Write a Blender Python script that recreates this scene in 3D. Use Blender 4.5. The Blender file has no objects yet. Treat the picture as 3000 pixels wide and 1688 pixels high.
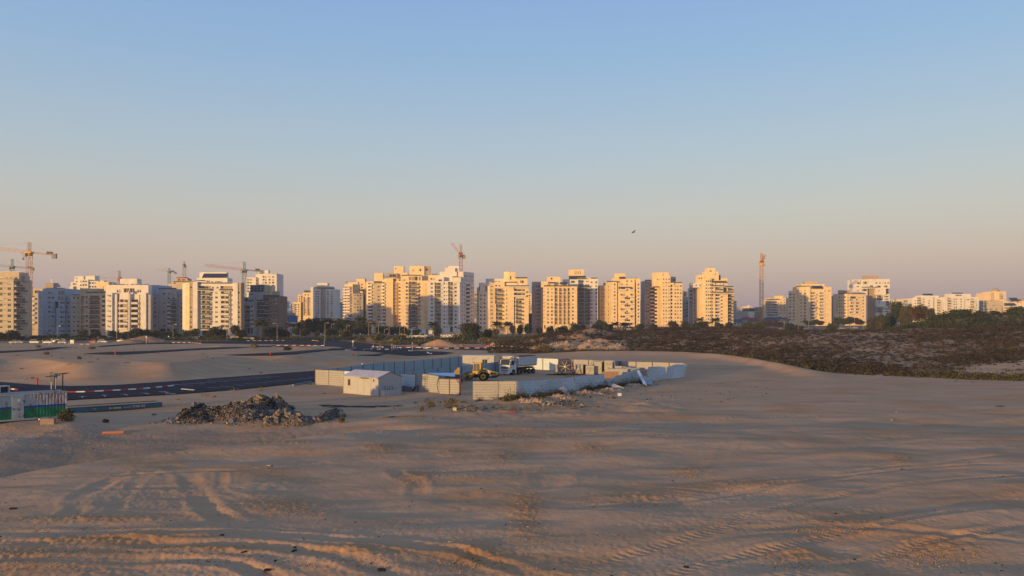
import bpy, math, random
import numpy as np
from mathutils import Vector, Matrix
random.seed(7); rng = np.random.default_rng(7)
scn = bpy.context.scene
R = math.radians
# ---------------------------------------------------------------- camera, sky, sun, exposure
F, H, HY, CX = 2355.0, 10.4, 942.0, 1500.0     # focal length in photo pixels, eye height, horizon row, centre column
cam = bpy.data.cameras.new('camera'); cam_o = bpy.data.objects.new('camera', cam); scn.collection.objects.link(cam_o)
cam.sensor_width = 36; cam.lens = 36*F/3000; cam.shift_y = 98/3000; cam.clip_start = 0.5; cam.clip_end = 12000
cam_o.location = (0, 0, H); cam_o.rotation_euler = (R(90), 0, 0); scn.camera = cam_o
SUN_AZ, SUN_EL = 42.0, 3.4                      # sun low behind the camera's left shoulder
world = bpy.data.worlds.new('World'); scn.world = world; world.use_nodes = True
wn, wl = world.node_tree.nodes, world.node_tree.links
bgn = wn['Background']
sky = wn.new('ShaderNodeTexSky'); sky.sky_type = 'NISHITA'; sky.sun_disc = False
sky.sun_elevation = R(SUN_EL); sky.sun_rotation = R(180+SUN_AZ); sky.altitude = 0
sky.air_density = 1.0; sky.dust_density = 3.0; sky.ozone_density = 1.0
tc = wn.new('ShaderNodeTexCoord'); sep = wn.new('ShaderNodeSeparateXYZ'); wl.new(tc.outputs['Generated'], sep.inputs[0])
rmp = wn.new('ShaderNodeValToRGB'); wl.new(sep.outputs['Z'], rmp.inputs[0])
def lin(r, g, b):
    f = lambda c: (c/255/12.92) if c/255 <= 0.04045 else ((c/255+0.055)/1.055)**2.4
    return (f(r), f(g), f(b), 1)
el = rmp.color_ramp.elements
stops = [(0.0, (186,162,162)), (0.035, (197,174,169)), (0.075, (207,188,177)), (0.13, (200,198,192)), (0.20, (180,197,210)), (0.30, (152,186,222)), (0.42, (132,169,226)), (1.0, (88,126,200))]
el[0].position = 0; el[1].position = 1
for _ in range(len(stops)-2): el.new(0.5)
for e, (p, c) in zip(el, stops): e.position = p; e.color = lin(*c)
mxs = wn.new('ShaderNodeMixRGB'); mxs.inputs[0].default_value = 0.60
scl = wn.new('ShaderNodeMixRGB'); scl.blend_type = 'MULTIPLY'; scl.inputs[0].default_value = 1; scl.inputs[2].default_value = (9, 9, 9, 1)
wl.new(rmp.outputs[0], scl.inputs[1]); wl.new(sky.outputs[0], mxs.inputs[1]); wl.new(scl.outputs[0], mxs.inputs[2])
wl.new(mxs.outputs[0], bgn.inputs[0]); bgn.inputs[1].default_value = 0.131
sun = bpy.data.lights.new('sun', 'SUN'); sun.energy = 4.7; sun.angle = R(0.6); sun.color = (1.0, 0.615, 0.21)
sun_o = bpy.data.objects.new('sun', sun); scn.collection.objects.link(sun_o)
Ld = Vector((math.sin(R(SUN_AZ))*math.cos(R(SUN_EL)), math.cos(R(SUN_AZ))*math.cos(R(SUN_EL)), -math.sin(R(SUN_EL))))
sun_o.rotation_euler = Ld.to_track_quat('-Z', 'Y').to_euler(); sun_o.location = (-60, -60, 60)
vs = scn.view_settings; vs.view_transform = 'Standard'; vs.look = 'None'; vs.gamma = 1; vs.exposure = 0.22; vs.use_curve_mapping = False
scn.cycles.max_bounces = 4; scn.cycles.use_denoising = True
# ---------------------------------------------------------------- helpers
COL = scn.collection
def PX(px, Y): return (px-CX)*Y/F
def PZ(py, Y): return H-(py-HY)*Y/F
def mat(name, col, rough=0.85, metal=0.0, noise=0.0, nscale=3.0, bump=0.0, bscale=20.0, col2=None, spec=0.3, lines=None):
    m = bpy.data.materials.new(name); m.use_nodes = True
    nt = m.node_tree; n, l = nt.nodes, nt.links; b = n['Principled BSDF']
    b.inputs['Roughness'].default_value = rough; b.inputs['Metallic'].default_value = metal
    b.inputs['Specular IOR Level'].default_value = spec
    c = (*col, 1); b.inputs['Base Color'].default_value = c
    t = None
    if noise or col2 or bump or lines: t = n.new('ShaderNodeTexCoord')
    if noise or col2:
        nz = n.new('ShaderNodeTexNoise'); nz.inputs['Scale'].default_value = nscale; nz.inputs['Detail'].default_value = 5
        l.new(t.outputs['Object'], nz.inputs['Vector'])
        cr = n.new('ShaderNodeValToRGB'); l.new(nz.outputs['Fac'], cr.inputs[0])
        c2 = col2 or tuple(x*(1-noise) for x in col); k = 1+noise*0.5 if not col2 else 1
        cr.color_ramp.elements[0].position = 0.32; cr.color_ramp.elements[1].position = 0.66
        cr.color_ramp.elements[0].color = (*c2, 1); cr.color_ramp.elements[1].color = (*[min(1, x*k) for x in col], 1)
        l.new(cr.outputs[0], b.inputs['Base Color'])
    if bump:
        nb = n.new('ShaderNodeTexNoise'); nb.inputs['Scale'].default_value = bscale; nb.inputs['Detail'].default_value = 6
        l.new(t.outputs['Object'], nb.inputs['Vector'])
        bp = n.new('ShaderNodeBump'); bp.inputs['Strength'].default_value = 1; bp.inputs['Distance'].default_value = bump
        l.new(nb.outputs['Fac'], bp.inputs['Height']); l.new(bp.outputs[0], b.inputs['Normal'])
    return m
class MB:
    """collects faces and links them as one mesh object"""
    def __init__(s): s.v = []; s.f = []; s.m = []; s.M = None
    def vert(s, p): s.v.append(tuple(p)); return len(s.v)-1
    def face(s, pts, mi=0):
        i = len(s.v); s.v += [tuple(p) for p in pts]; s.f.append(tuple(range(i, i+len(pts)))); s.m.append(mi)
    def box(s, c, d, mi=0, rz=0.0, M=None):
        x, y, z = d[0]/2, d[1]/2, d[2]/2; i = len(s.v); ca, sa = math.cos(rz), math.sin(rz)
        for a, b_, e in ((-x,-y,-z),(x,-y,-z),(x,y,-z),(-x,y,-z),(-x,-y,z),(x,-y,z),(x,y,z),(-x,y,z)):
            p = Vector((a*ca-b_*sa, a*sa+b_*ca, e))
            if M is not None: p = M @ Vector((a, b_, e))
            s.v.append((p[0]+c[0], p[1]+c[1], p[2]+c[2]))
        for q in ((0,3,2,1),(4,5,6,7),(0,1,5,4),(1,2,6,5),(2,3,7,6),(3,0,4,7)): s.f.append(tuple(i+k for k in q)); s.m.append(mi)
    def tube(s, p, q, r, n=6, mi=0, r2=None, caps=True):
        p, q = Vector(p), Vector(q); d = (q-p)
        if d.length < 1e-6: return
        d.normalize(); u = d.orthogonal().normalized(); w = d.cross(u); i = len(s.v); r2 = r if r2 is None else r2
        for k in range(n):
            a = 2*math.pi*k/n; o = u*math.cos(a)+w*math.sin(a); s.v.append(tuple(p+o*r)); s.v.append(tuple(q+o*r2))
        for k in range(n):
            a, b_ = i+2*k, i+2*((k+1) % n); s.f.append((a, b_, b_+1, a+1)); s.m.append(mi)
        if caps:
            s.f.append(tuple(i+2*k for k in range(n))[::-1]); s.m.append(mi); s.f.append(tuple(i+2*k+1 for k in range(n))); s.m.append(mi)
    def path(s, pts, r, n=5, mi=0):
        for a, b_ in zip(pts[:-1], pts[1:]): s.tube(a, b_, r, n, mi)
    def prism(s, poly, z0, z1, mi=0, mtop=None):
        """poly: xy list counter-clockwise"""
        n = len(poly); i = len(s.v); mtop = mi if mtop is None else mtop
        s.v += [(x, y, z0) for x, y in poly]+[(x, y, z1) for x, y in poly]
        for k in range(n): s.f.append((i+k, i+(k+1) % n, i+n+(k+1) % n, i+n+k)); s.m.append(mi)
        s.f.append(tuple(i+n+k for k in range(n))); s.m.append(mtop); s.f.append(tuple(i+k for k in range(n))[::-1]); s.m.append(mi)
    def extr(s, prof, w0, w1, mi=0, ax='y'):
        """profile of (a, z) pairs extruded along the other horizontal axis from w0 to w1"""
        n = len(prof); i = len(s.v)
        f = (lambda a, z, w: (a, w, z)) if ax == 'y' else (lambda a, z, w: (w, a, z))
        s.v += [f(a, z, w0) for a, z in prof]+[f(a, z, w1) for a, z in prof]
        for k in range(n): s.f.append((i+k, i+(k+1) % n, i+n+(k+1) % n, i+n+k)); s.m.append(mi)
        s.f.append(tuple(i+k for k in range(n))[::-1]); s.m.append(mi); s.f.append(tuple(i+n+k for k in range(n))); s.m.append(mi)
    def mesh(s, name, mats):
        me = bpy.data.meshes.new(name); me.from_pydata(s.v, [], s.f)
        for m in (mats if isinstance(mats, (list, tuple)) else [mats]): me.materials.append(m)
        if any(s.m): me.polygons.foreach_set('material_index', s.m)
        me.update(); return me
    def build(s, name, mats, parent=None, smooth=False, **kw):
        me = s.mesh(name, mats)
        if smooth: me.polygons.foreach_set('use_smooth', [True]*len(me.polygons))
        return inst(name, me, parent, **kw)
def inst(name, me, parent=None, loc=(0, 0, 0), rz=0.0, scale=None, rot=None):
    o = bpy.data.objects.new(name, me); COL.objects.link(o); o.location = loc
    o.rotation_euler = rot if rot else (0, 0, rz)
    if scale: o.scale = scale if isinstance(scale, (tuple, list)) else (scale,)*3
    if parent: o.parent = parent
    return o
def tag(o, label, cat, group=None, kind=None):
    o['label'] = label; o['category'] = cat
    if group: o['group'] = group
    if kind: o['kind'] = kind
    return o
def empty(name, loc=(0, 0, 0), rz=0.0, label=None, cat=None, group=None):
    o = bpy.data.objects.new(name, None); COL.objects.link(o); o.location = loc; o.rotation_euler = (0, 0, rz); o.empty_display_size = 0.5
    if label: tag(o, label, cat, group)
    return o
def copy_tree(o, parent=None):
    c = o.copy(); COL.objects.link(c); c.parent = parent
    for ch in list(o.children): copy_tree(ch, c)
    return c
def stuff(o): o['kind'] = 'stuff'; return o
def structure(o): o['kind'] = 'structure'; return o
def ss(x, a, b):
    t = np.clip((np.asarray(x, float)-a)/(b-a), 0, 1); return t*t*(3-2*t)
_lat = {}
def vn(x, y, seed=0):
    """smooth value noise, -1..1"""
    if seed not in _lat: _lat[seed] = np.random.default_rng(100+seed).uniform(-1, 1, (256, 256))
    L = _lat[seed]; xi = np.floor(x).astype(int); yi = np.floor(y).astype(int); fx = x-xi; fy = y-yi
    fx = fx*fx*(3-2*fx); fy = fy*fy*(3-2*fy); a = xi & 255; b_ = yi & 255; a1 = (a+1) & 255; b1 = (b_+1) & 255
    return (L[a, b_]*(1-fx)+L[a1, b_]*fx)*(1-fy)+(L[a, b1]*(1-fx)+L[a1, b1]*fx)*fy
def fbm(x, y, seed=0, octs=4):
    s = 0; a = 1.0
    for k in range(octs): s = s+a*vn(x*2**k+13.7*k, y*2**k+7.1*k, seed+k); a *= 0.5
    return s/1.9
# ---------------------------------------------------------------- terrain
_sm = {}
def ip(px, tab):
    if id(tab) not in _sm:
        g = np.arange(-6200, 9201, 10.0); v = np.interp(g, [t[0] for t in tab], [t[1] for t in tab]); k = np.exp(-(np.arange(-18, 19)/8.0)**2); k /= k.sum()
        _sm[id(tab)] = (g, np.convolve(np.pad(v, 18, 'edge'), k, 'valid'), tab)
    return np.interp(px, _sm[id(tab)][0], _sm[id(tab)][1])
SAND_EDGE = [(-2000, 262), (1450, 262), (1660, 258), (2000, 252), (2170, 218), (2330, 163), (2500, 156), (3000, 137), (5000, 110)]
HILL_TOP_Z = [(1440, 0), (1520, 2.6), (1600, 5.4), (1660, 6.0), (1850, 6.2), (1960, 7.0), (2080, 8.0), (2200, 7.2), (2320, 6.3), (2500, 6.8), (2700, 7.6), (3000, 8.2), (6000, 9)]
HILL_TOP_Y = [(1440, 310), (1660, 325), (2080, 330), (2400, 310), (3000, 290), (6000, 250)]
RIM = [(-2500, 36), (-100, 48.5), (0, 49.3), (300, 55), (600, 60), (900, 65.5), (1100, 70.5), (1300, 74)]
BANK_TOP = [(-2500, 50), (0, 66), (150, 73), (300, 78), (600, 79), (900, 82), (1300, 84)]
LOT_FAR = [(-2500, 150), (0, 138), (100, 131.5), (200, 129), (330, 131.5), (500, 139), (700, 153), (930, 171), (1100, 184), (1400, 200), (5000, 210)]
def dome(x, y, px, py, w, h, z0=0.0, asp=0.6, pw=1.0):
    Y = (H-z0)*F/(py-HY); cx = PX(px, Y); hw = w*Y/F/2
    d = np.sqrt(((x-cx)/hw)**2+((y-Y-hw*asp*0.6)/(hw*asp))**2)
    return h*Y/F*np.clip(1-d, 0, 1)**pw*(1.0)
def terr_low(x, y):
    x = np.asarray(x, float); y = np.asarray(y, float); yy = np.maximum(y, 15.0); px = np.clip(CX+F*x/yy, -6000, 9000)
    z = np.zeros_like(yy)
    # upper sand plateau left of the site, beyond the lot
    lf = ip(px, LOT_FAR)
    wb = 25+9*np.sin(px*0.0085+1.2)+5*np.sin(px*0.021); bk = np.clip((yy-lf-1.0)/wb, 0, 1.0)
    z += 2.5*(bk*bk*(3-2*bk)*.55+.45*bk**2.2)*(1-ss(px, 900, 1180))*(1-ss(yy, 235, 330))
    # raised pad of the container
    z += 0.62*np.exp(-(((yy-80)/6.5)**4))*(1-ss(px, 190, 330))*ss(px, -900, -500)
    # scrub hill
    se = ip(px, SAND_EDGE); ty = ip(px, HILL_TOP_Y); tz = ip(px, HILL_TOP_Z)
    z += tz*ss(yy, se, ty)*(1-0.75*ss(yy, ty+10, ty+90))*(px > 1440)
    z += 1.1*np.exp(-((yy-se+3)/9)**2)*ss(px, 1550, 1750)*(1-ss(px, 2300, 2500))
    # green hill on the far right
    z += 9.0*ss(px, 2585, 2760)*ss(yy, 318, 372)*(1-0.4*ss(yy, 470, 650))
    z += 1.6*ss(px, 2700, 2800)*ss(yy, 318, 372)*(1-ss(yy, 430, 500))
    # town ground rises to the right
    z += 4.6*ss(px, 1500, 1880)*ss(yy, 500, 640)*(1-0.75*ss(px, 2640, 2760)) - 1.2*ss(px, 1440, 1600)*ss(yy, 420, 520)*(1-ss(yy, 540, 640))
    # foreground plateau, dip and bank
    rim = ip(px, RIM); bt = ip(px, BANK_TOP); k = 1-ss(px, 980, 1330)
    z += 0.95*(1-ss(yy, rim-0.6, rim+2.4))*ss(yy, -50, 30)*(k+(1-k)*0.6)
    z -= 1.35*k*ss(yy, rim+0.5, rim+3.5)*np.clip(1-(yy-rim-3)/np.maximum(bt+1.0-rim-3, 1), 0, 1)**.8
    z += 0.35*(1-k)*(1-ss(yy, 60, 76))
    # camera end
    z += 0.0
    return z
MOUNDS = [(415,1004,175,19,.5),(370,1005,110,10,.5),(285,1007,90,5,.5),(1095,1001,150,15,.6),(1160,1004,120,13,.6),(1285,1014,130,19,.5),(1380,1018,150,20,.5),(1425,1018,100,14,.5),
          (1470,1015,90,10,.6),(720,1029,140,6,.7),(770,1030,120,7,.7),(635,1018,100,5,.7),(930,1040,90,6,.7),(1695,1024,90,17,.5),(1650,1023,80,10,.6),(1590,1024,90,8,.6),
          (1760,1026,90,9,.6),(1010,1046,100,8,.4),(1130,1050,260,9,.35),(870,1048,150,6,.5),(1560,1023,60,7,.6),(1740,1019,150,12,.7)]
def terr_mounds(x, y):
    z = np.zeros_like(np.asarray(x, float)); 
    for m in MOUNDS:
        z = np.maximum(z, dome(x, y, m[0], m[1], m[2], m[3]*1.15, 0.0, m[4]))
    return z
def tz(x, y): return float(terr_low(np.array([x]), np.array([y]))[0])
_ys = np.concatenate([np.arange(25, 120, 0.25), np.arange(120, 900, 1.0)])
def GP(px, py):
    """point where the line of sight through a photo pixel meets the smooth ground"""
    t = terr_low((px-CX)*_ys/F, _ys); r = H-(py-HY)*_ys/F
    k = np.argmax(t >= r)
    if not (t >= r).any(): k = len(_ys)-1
    Y = _ys[k]; 
    if k > 0:
        a, b_ = (r-t)[k-1], (r-t)[k]; Y = _ys[k-1]+(_ys[k]-_ys[k-1])*a/(a-b_+1e-9)
    return (PX(px, Y), float(Y), tz(PX(px, Y), Y))
# roads: polygons of photo pixels on the ground
ROADS = {
 'parking_lot': [(-260,1108),(0,1120),(100,1128),(200,1132),(330,1129),(500,1118),(700,1103),(930,1086),(1030,1079),(1040,1092),(930,1117),(700,1141),(500,1156),(195,1172),(0,1190),(-260,1215)],
 'upper_road': [(-250,1046),(0,1029),(100,1025),(300,1013),(420,1005),(520,1003.5),(640,1001),(730,997.5),(860,995.5),(935,995.5),(1000,999),(1075,1006),(1160,1014),(1260,1019.5),(1400,1016.5),(1540,1016.5),(1540,1021),(1270,1022),(1180,1027),(1290,1030),(1329,1034),(1300,1039),(1200,1043),(1090,1042.5),(1040,1041),(1095,1038.5),(1130,1034.5),(1080,1029),(1020,1026),(960,1027),(930,1031),(870,1038),(800,1042),(720,1042),(655,1040.5),(720,1037.5),(800,1034),(880,1029),(960,1024.5),(1008,1019),(980,1015),(850,1014),(700,1020),(560,1026),(430,1034.5),(360,1039),(330,1039),(243,1036.5),(320,1032),(450,1028),(640,1018.5),(760,1014),(850,1010.5),(905,1008.5),(820,1009),(730,1008),(600,1006),(520,1007),(400,1009),(300,1016.5),(150,1025),(0,1034),(-250,1052)],
}
def poly_world(pts): return [GP(a, b_) for a, b_ in pts]
def pip(x, y, poly):
    ins = np.zeros(x.shape, bool); n = len(poly)
    for i in range(n):
        x0, y0 = poly[i][0], poly[i][1]; x1, y1 = poly[(i+1) % n][0], poly[(i+1) % n][1]
        if y0 == y1: continue
        c = ((y0 > y) != (y1 > y)) & (x < (x1-x0)*(y-y0)/(y1-y0)+x0); ins ^= c
    return ins
road_w = {k: poly_world(v) for k, v in ROADS.items()}
# raster mask of roads (0.8 m cells) blurred
MX0, MY0, MCEL = -260.0, 80.0, 0.8; MNX, MNY = 700, 480
gx, gy = np.meshgrid(MX0+MCEL*(np.arange(MNX)+.5), MY0+MCEL*(np.arange(MNY)+.5), indexing='ij')
rm = np.zeros(gx.shape)
for k, p in road_w.items(): rm = np.maximum(rm, pip(gx, gy, p).astype(float))
rb = rm.copy()
for _ in range(4):
    q = rb.copy(); q[1:-1, 1:-1] = np.maximum.reduce([rb[1:-1, 1:-1], rb[:-2, 1:-1], rb[2:, 1:-1], rb[1:-1, :-2], rb[1:-1, 2:]]); rb = (q*0.8+rb*0.2)
def mask_at(x, y, M):
    i = np.clip(((x-MX0)/MCEL-.5), 0, MNX-1.01); j = np.clip(((y-MY0)/MCEL-.5), 0, MNY-1.01); a = i.astype(int); b_ = j.astype(int); fa = i-a; fb = j-b_
    v = (M[a, b_]*(1-fa)+M[a+1, b_]*fa)*(1-fb)+(M[a, b_+1]*(1-fa)+M[a+1, b_+1]*fa)*fb
    return v*((x > MX0) & (x < MX0+MCEL*MNX) & (y > MY0) & (y < MY0+MCEL*MNY))
# wheel ruts in the near sand: (points, half width, depth, tread)
SOFT = 0.33
RUTS = [([(1380,1760),(1700,1650),(2050,1570),(2300,1490),(2600,1430),(3050,1390)], .34, .13, 1), ([(1500,1800),(1900,1690),(2250,1610),(2550,1545),(3050,1480)], .34, .12, 1),
        ([(2200,1720),(2450,1650),(2700,1590),(3060,1530)], .34, .14, 1), ([(-60,1590),(300,1592),(700,1610),(1000,1640),(1250,1700)], .5, .22, 0), ([(-60,1640),(300,1640),(700,1665),(900,1710)], .45, .22, 0),
        ([(-50,1560),(400,1565),(900,1580),(1300,1610),(1600,1690)], .4, .16, 0),
        ([(180,1530),(230,1470),(290,1420),(400,1395)], .5, .17, 0), ([(330,1510),(360,1450),(420,1400)], .35, .1, 0), ([(560,1390),(580,1440),(620,1500),(700,1540)], .55, .17, 0), ([(640,1385),(660,1430),(720,1470)], .3, .09, 0),
        ([(1150,1370),(1210,1410),(1245,1450)], .5, .22, 0), ([(0,1462),(200,1440),(420,1430),(600,1420)], .4, .14, 0), ([(0,1400),(300,1400),(700,1385),(1000,1350),(1400,1310)], .4, .12, 0),
        ([(1350,1310),(1600,1290),(1800,1282),(2300,1280)], .35, .13, 1), ([(1450,1345),(1700,1310),(2000,1275),(2400,1235),(3000,1200)], .35, .12, 0), ([(1650,1500),(1950,1475),(2200,1445),(2500,1385),(3000,1330)], .4, .18, 0),
        ([(1900,1430),(2100,1445),(2450,1400),(2700,1370),(3000,1360)], .35, .15, 0), ([(1750,1250),(1960,1225),(2150,1200),(2500,1190)], .35, .1, 1), ([(2450,1320),(2700,1290),(3050,1280)], .4, .12, 0),
        ([(1300,1560),(1500,1490),(1620,1400),(1700,1340)], .9, .09, 0), ([(2150,1560),(2400,1540),(2700,1560),(3050,1600)], .4, .15, 0), ([(1230,1290),(1500,1275),(1640,1270)], .5, .15, 0), ([(2050,1400),(2110,1340),(2150,1290)], .4, .05, 0)]
def rut_height(x, y):
    z = np.zeros(x.shape)
    for pts, hw, dp, tread in RUTS:
        W = [G0(a, b_) for a, b_ in pts]; best = np.full(x.shape, 1e9); along = np.zeros(x.shape); side = np.zeros(x.shape); L = 0
        for (x0, y0), (x1, y1) in zip(W[:-1], W[1:]):
            dx, dy = x1-x0, y1-y0; l2 = dx*dx+dy*dy; l = math.sqrt(l2)
            t = np.clip(((x-x0)*dx+(y-y0)*dy)/l2, 0, 1); ex = x-x0-t*dx; ey = y-y0-t*dy; d = np.hypot(ex, ey); m = d < best
            best = np.where(m, d, best); along = np.where(m, L+t*l, along); side = np.where(m, np.sign(dx*ey-dy*ex), side); L += l
        wob = 0.28*vn(along*0.35, along*0+hw*50, 31)+0.12*vn(x*0.9, y*0.9, 33); d = np.abs(best*side+wob)/hw
        env = np.clip(along/2.5, 0, 1)*np.clip((L-along)/2.5, 0, 1)*(0.75+0.45*vn(along*0.22, along*0+3, 35))
        p = -np.exp(-(d/0.85)**4)+0.75*np.exp(-((d-1.55)/0.5)**2)
        h = dp*SOFT*p*env
        if tread: h += 0.022*env*np.exp(-(d/0.9)**4)*np.sign(np.sin(along*2*math.pi/0.42+side*best*5))
        z += np.where(best < hw*4+0.6, h, 0)
    return z
def G0(px, py, z=0.9):
    Y = (H-z)*F/(py-HY); return (PX(px, Y), Y)
CLODS = [(830,1500,170,22,520),(1215,1412,60,16,260),(1470,1352,60,14,220),(1330,1335,50,10,120),(1520,1282,220,8,320),(250,1545,330,12,420),(250,1615,330,14,420),(650,1650,200,16,220),(1050,1655,200,14,260),(1850,1478,150,12,380),(2020,1392,60,12,160),(2740,1625,160,26,420),(2640,1360,60,10,140),(1540,1530,60,60,260),(1380,1650,120,22,260),(1120,1330,60,8,120),(820,1320,120,6,160),(420,1345,160,6,160),(2200,1440,160,14,200),(2450,1555,120,14,160),(1730,1325,60,8,120),(2350,1650,120,16,160),(60,1655,120,20,220)]
def terr_detail(x, y):
    yy = np.maximum(y, 15.0); px = np.clip(CX+F*x/yy, -6000, 9000)
    se = ip(px, SAND_EDGE); scrub = ss(yy, se+2, se+14)*(px > 1430)
    near = 1-ss(yy, 70, 125)
    z = np.zeros_like(yy)
    # wind shaped undulations in the near sand, stretched along x
    u = x*0.94+y*0.34; v = -x*0.34+y*0.94
    z += near*(0.36*fbm(u*0.12+3, v*0.24, 1, 3)+0.040*fbm(u*0.4, v*0.8, 5, 2))
    patch = ss(fbm(x*0.13+9, y*0.28+4, 9, 3), 0.12, 0.55)
    z += near*patch*(0.07*fbm(x*1.7, y*1.7, 12, 4))
    rough = np.clip(ss(fbm(x*0.09+4, y*0.16+2, 61, 3), .12, .5)+0.75*(1-ss(yy+3*fbm(x*.1, y*.1, 62, 2), 33, 39)), 0, 1)*near
    z += rough*(0.032*np.abs(fbm(x*2.3, y*2.3, 63, 3))+0.014*vn(x*7.5, y*6.5, 66))
    pyy = HY+(H-.5)*F/yy; cl = np.zeros_like(yy)
    for cx_, cy_, wx_, wy_, _n in CLODS: cl = np.maximum(cl, np.exp(-((px-cx_)/(wx_*.9))**2-((pyy-cy_)/(wy_*1.1))**2))
    z += near*cl*(0.075*np.abs(fbm(x*2.1, y*2.1, 64, 4))+0.03*vn(x*6.3, y*6.1, 67)+.03)
    # old footprints, wheel edges, small steps running across the sand
    z += near*0.022*(np.abs(((x*0.25+y*1.0+1.4*fbm(x*.18, y*.18, 68, 3))*0.42) % 1.0-.5)*2)**6*ss(fbm(x*.2, y*.2, 69, 2), 0, .4)
    z += (1-near)*(0.12*fbm(x*0.08, y*0.10, 15, 4)+0.02*fbm(x*.6, y*.6, 16, 2))*(1-ss(yy, 400, 480))
    # left bank lumps
    k = 1-ss(px, 1050, 1300)
    z += k*ss(yy, 84, 130)*(1-ss(yy, 250, 320))*(0.28*fbm(x*0.045, y*0.06, 17, 3))
    z += scrub*(0.75*fbm(x*0.05, y*0.06, 20, 4)+0.2*fbm(x*0.25, y*0.25, 24, 3))*(1-ss(yy, 400, 470))
    z += scrub*ss(px, 2560, 2700)*ss(yy, 300, 350)*0.8*fbm(x*0.07, y*0.07, 28, 4)*(1-ss(yy, 400, 470))
    site = ss(px, 1330, 1420)*(1-ss(px, 1950, 2050))*ss(yy, 84, 92)*(1-ss(yy, 100, 118))
    z += 0.45*np.abs(fbm(x*0.25, y*0.3, 40, 4))*site
    return z
def ground_z(x, y):
    """final ground height"""
    x = np.asarray(x, float); y = np.asarray(y, float)
    r = mask_at(x, y, rb); z = terr_low(x, y)
    z = z+(1-r)*(terr_detail(x, y)+terr_mounds(x, y))-0.07*r
    n = (y < 90) & (y > 15)
    if n.any():
        zr = np.zeros_like(z); zr[n] = rut_height(x[n], y[n]); z = z+zr
    return z
_ras = []
def _raster(x0, x1, y0, y1, c):
    nx, ny = int((x1-x0)/c)+2, int((y1-y0)/c)+2; X, Y = np.meshgrid(x0+c*np.arange(nx), y0+c*np.arange(ny), indexing='ij'); _ras.append((x0, y0, c, nx, ny, ground_z(X, Y).astype(np.float32)))
def gz(x, y):
    if not _ras: _raster(-75, 60, 28, 135, .2); _raster(-260, 260, 100, 460, .8)
    for x0, y0, c, nx, ny, A in _ras:
        i, j = (x-x0)/c, (y-y0)/c
        if 0 <= i < nx-1.01 and 0 <= j < ny-1.01:
            a, b_ = int(i), int(j); u, v = i-a, j-b_
            return float((A[a, b_]*(1-u)+A[a+1, b_]*u)*(1-v)+(A[a, b_+1]*(1-u)+A[a+1, b_+1]*u)*v)
    return float(ground_z(np.array([x]), np.array([y]))[0])
def GG(px, py):
    """line of sight through a pixel onto the final ground"""
    x, Y, z = GP(px, py)
    for _ in range(6):
        z = gz(PX(px, Y), Y); Yn = (H-z)*F/(py-HY); Y = Y+(max(Y-6, min(Y+6, Yn))-Y)*.6
    return (PX(px, Y), Y, gz(PX(px, Y), Y))
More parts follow.
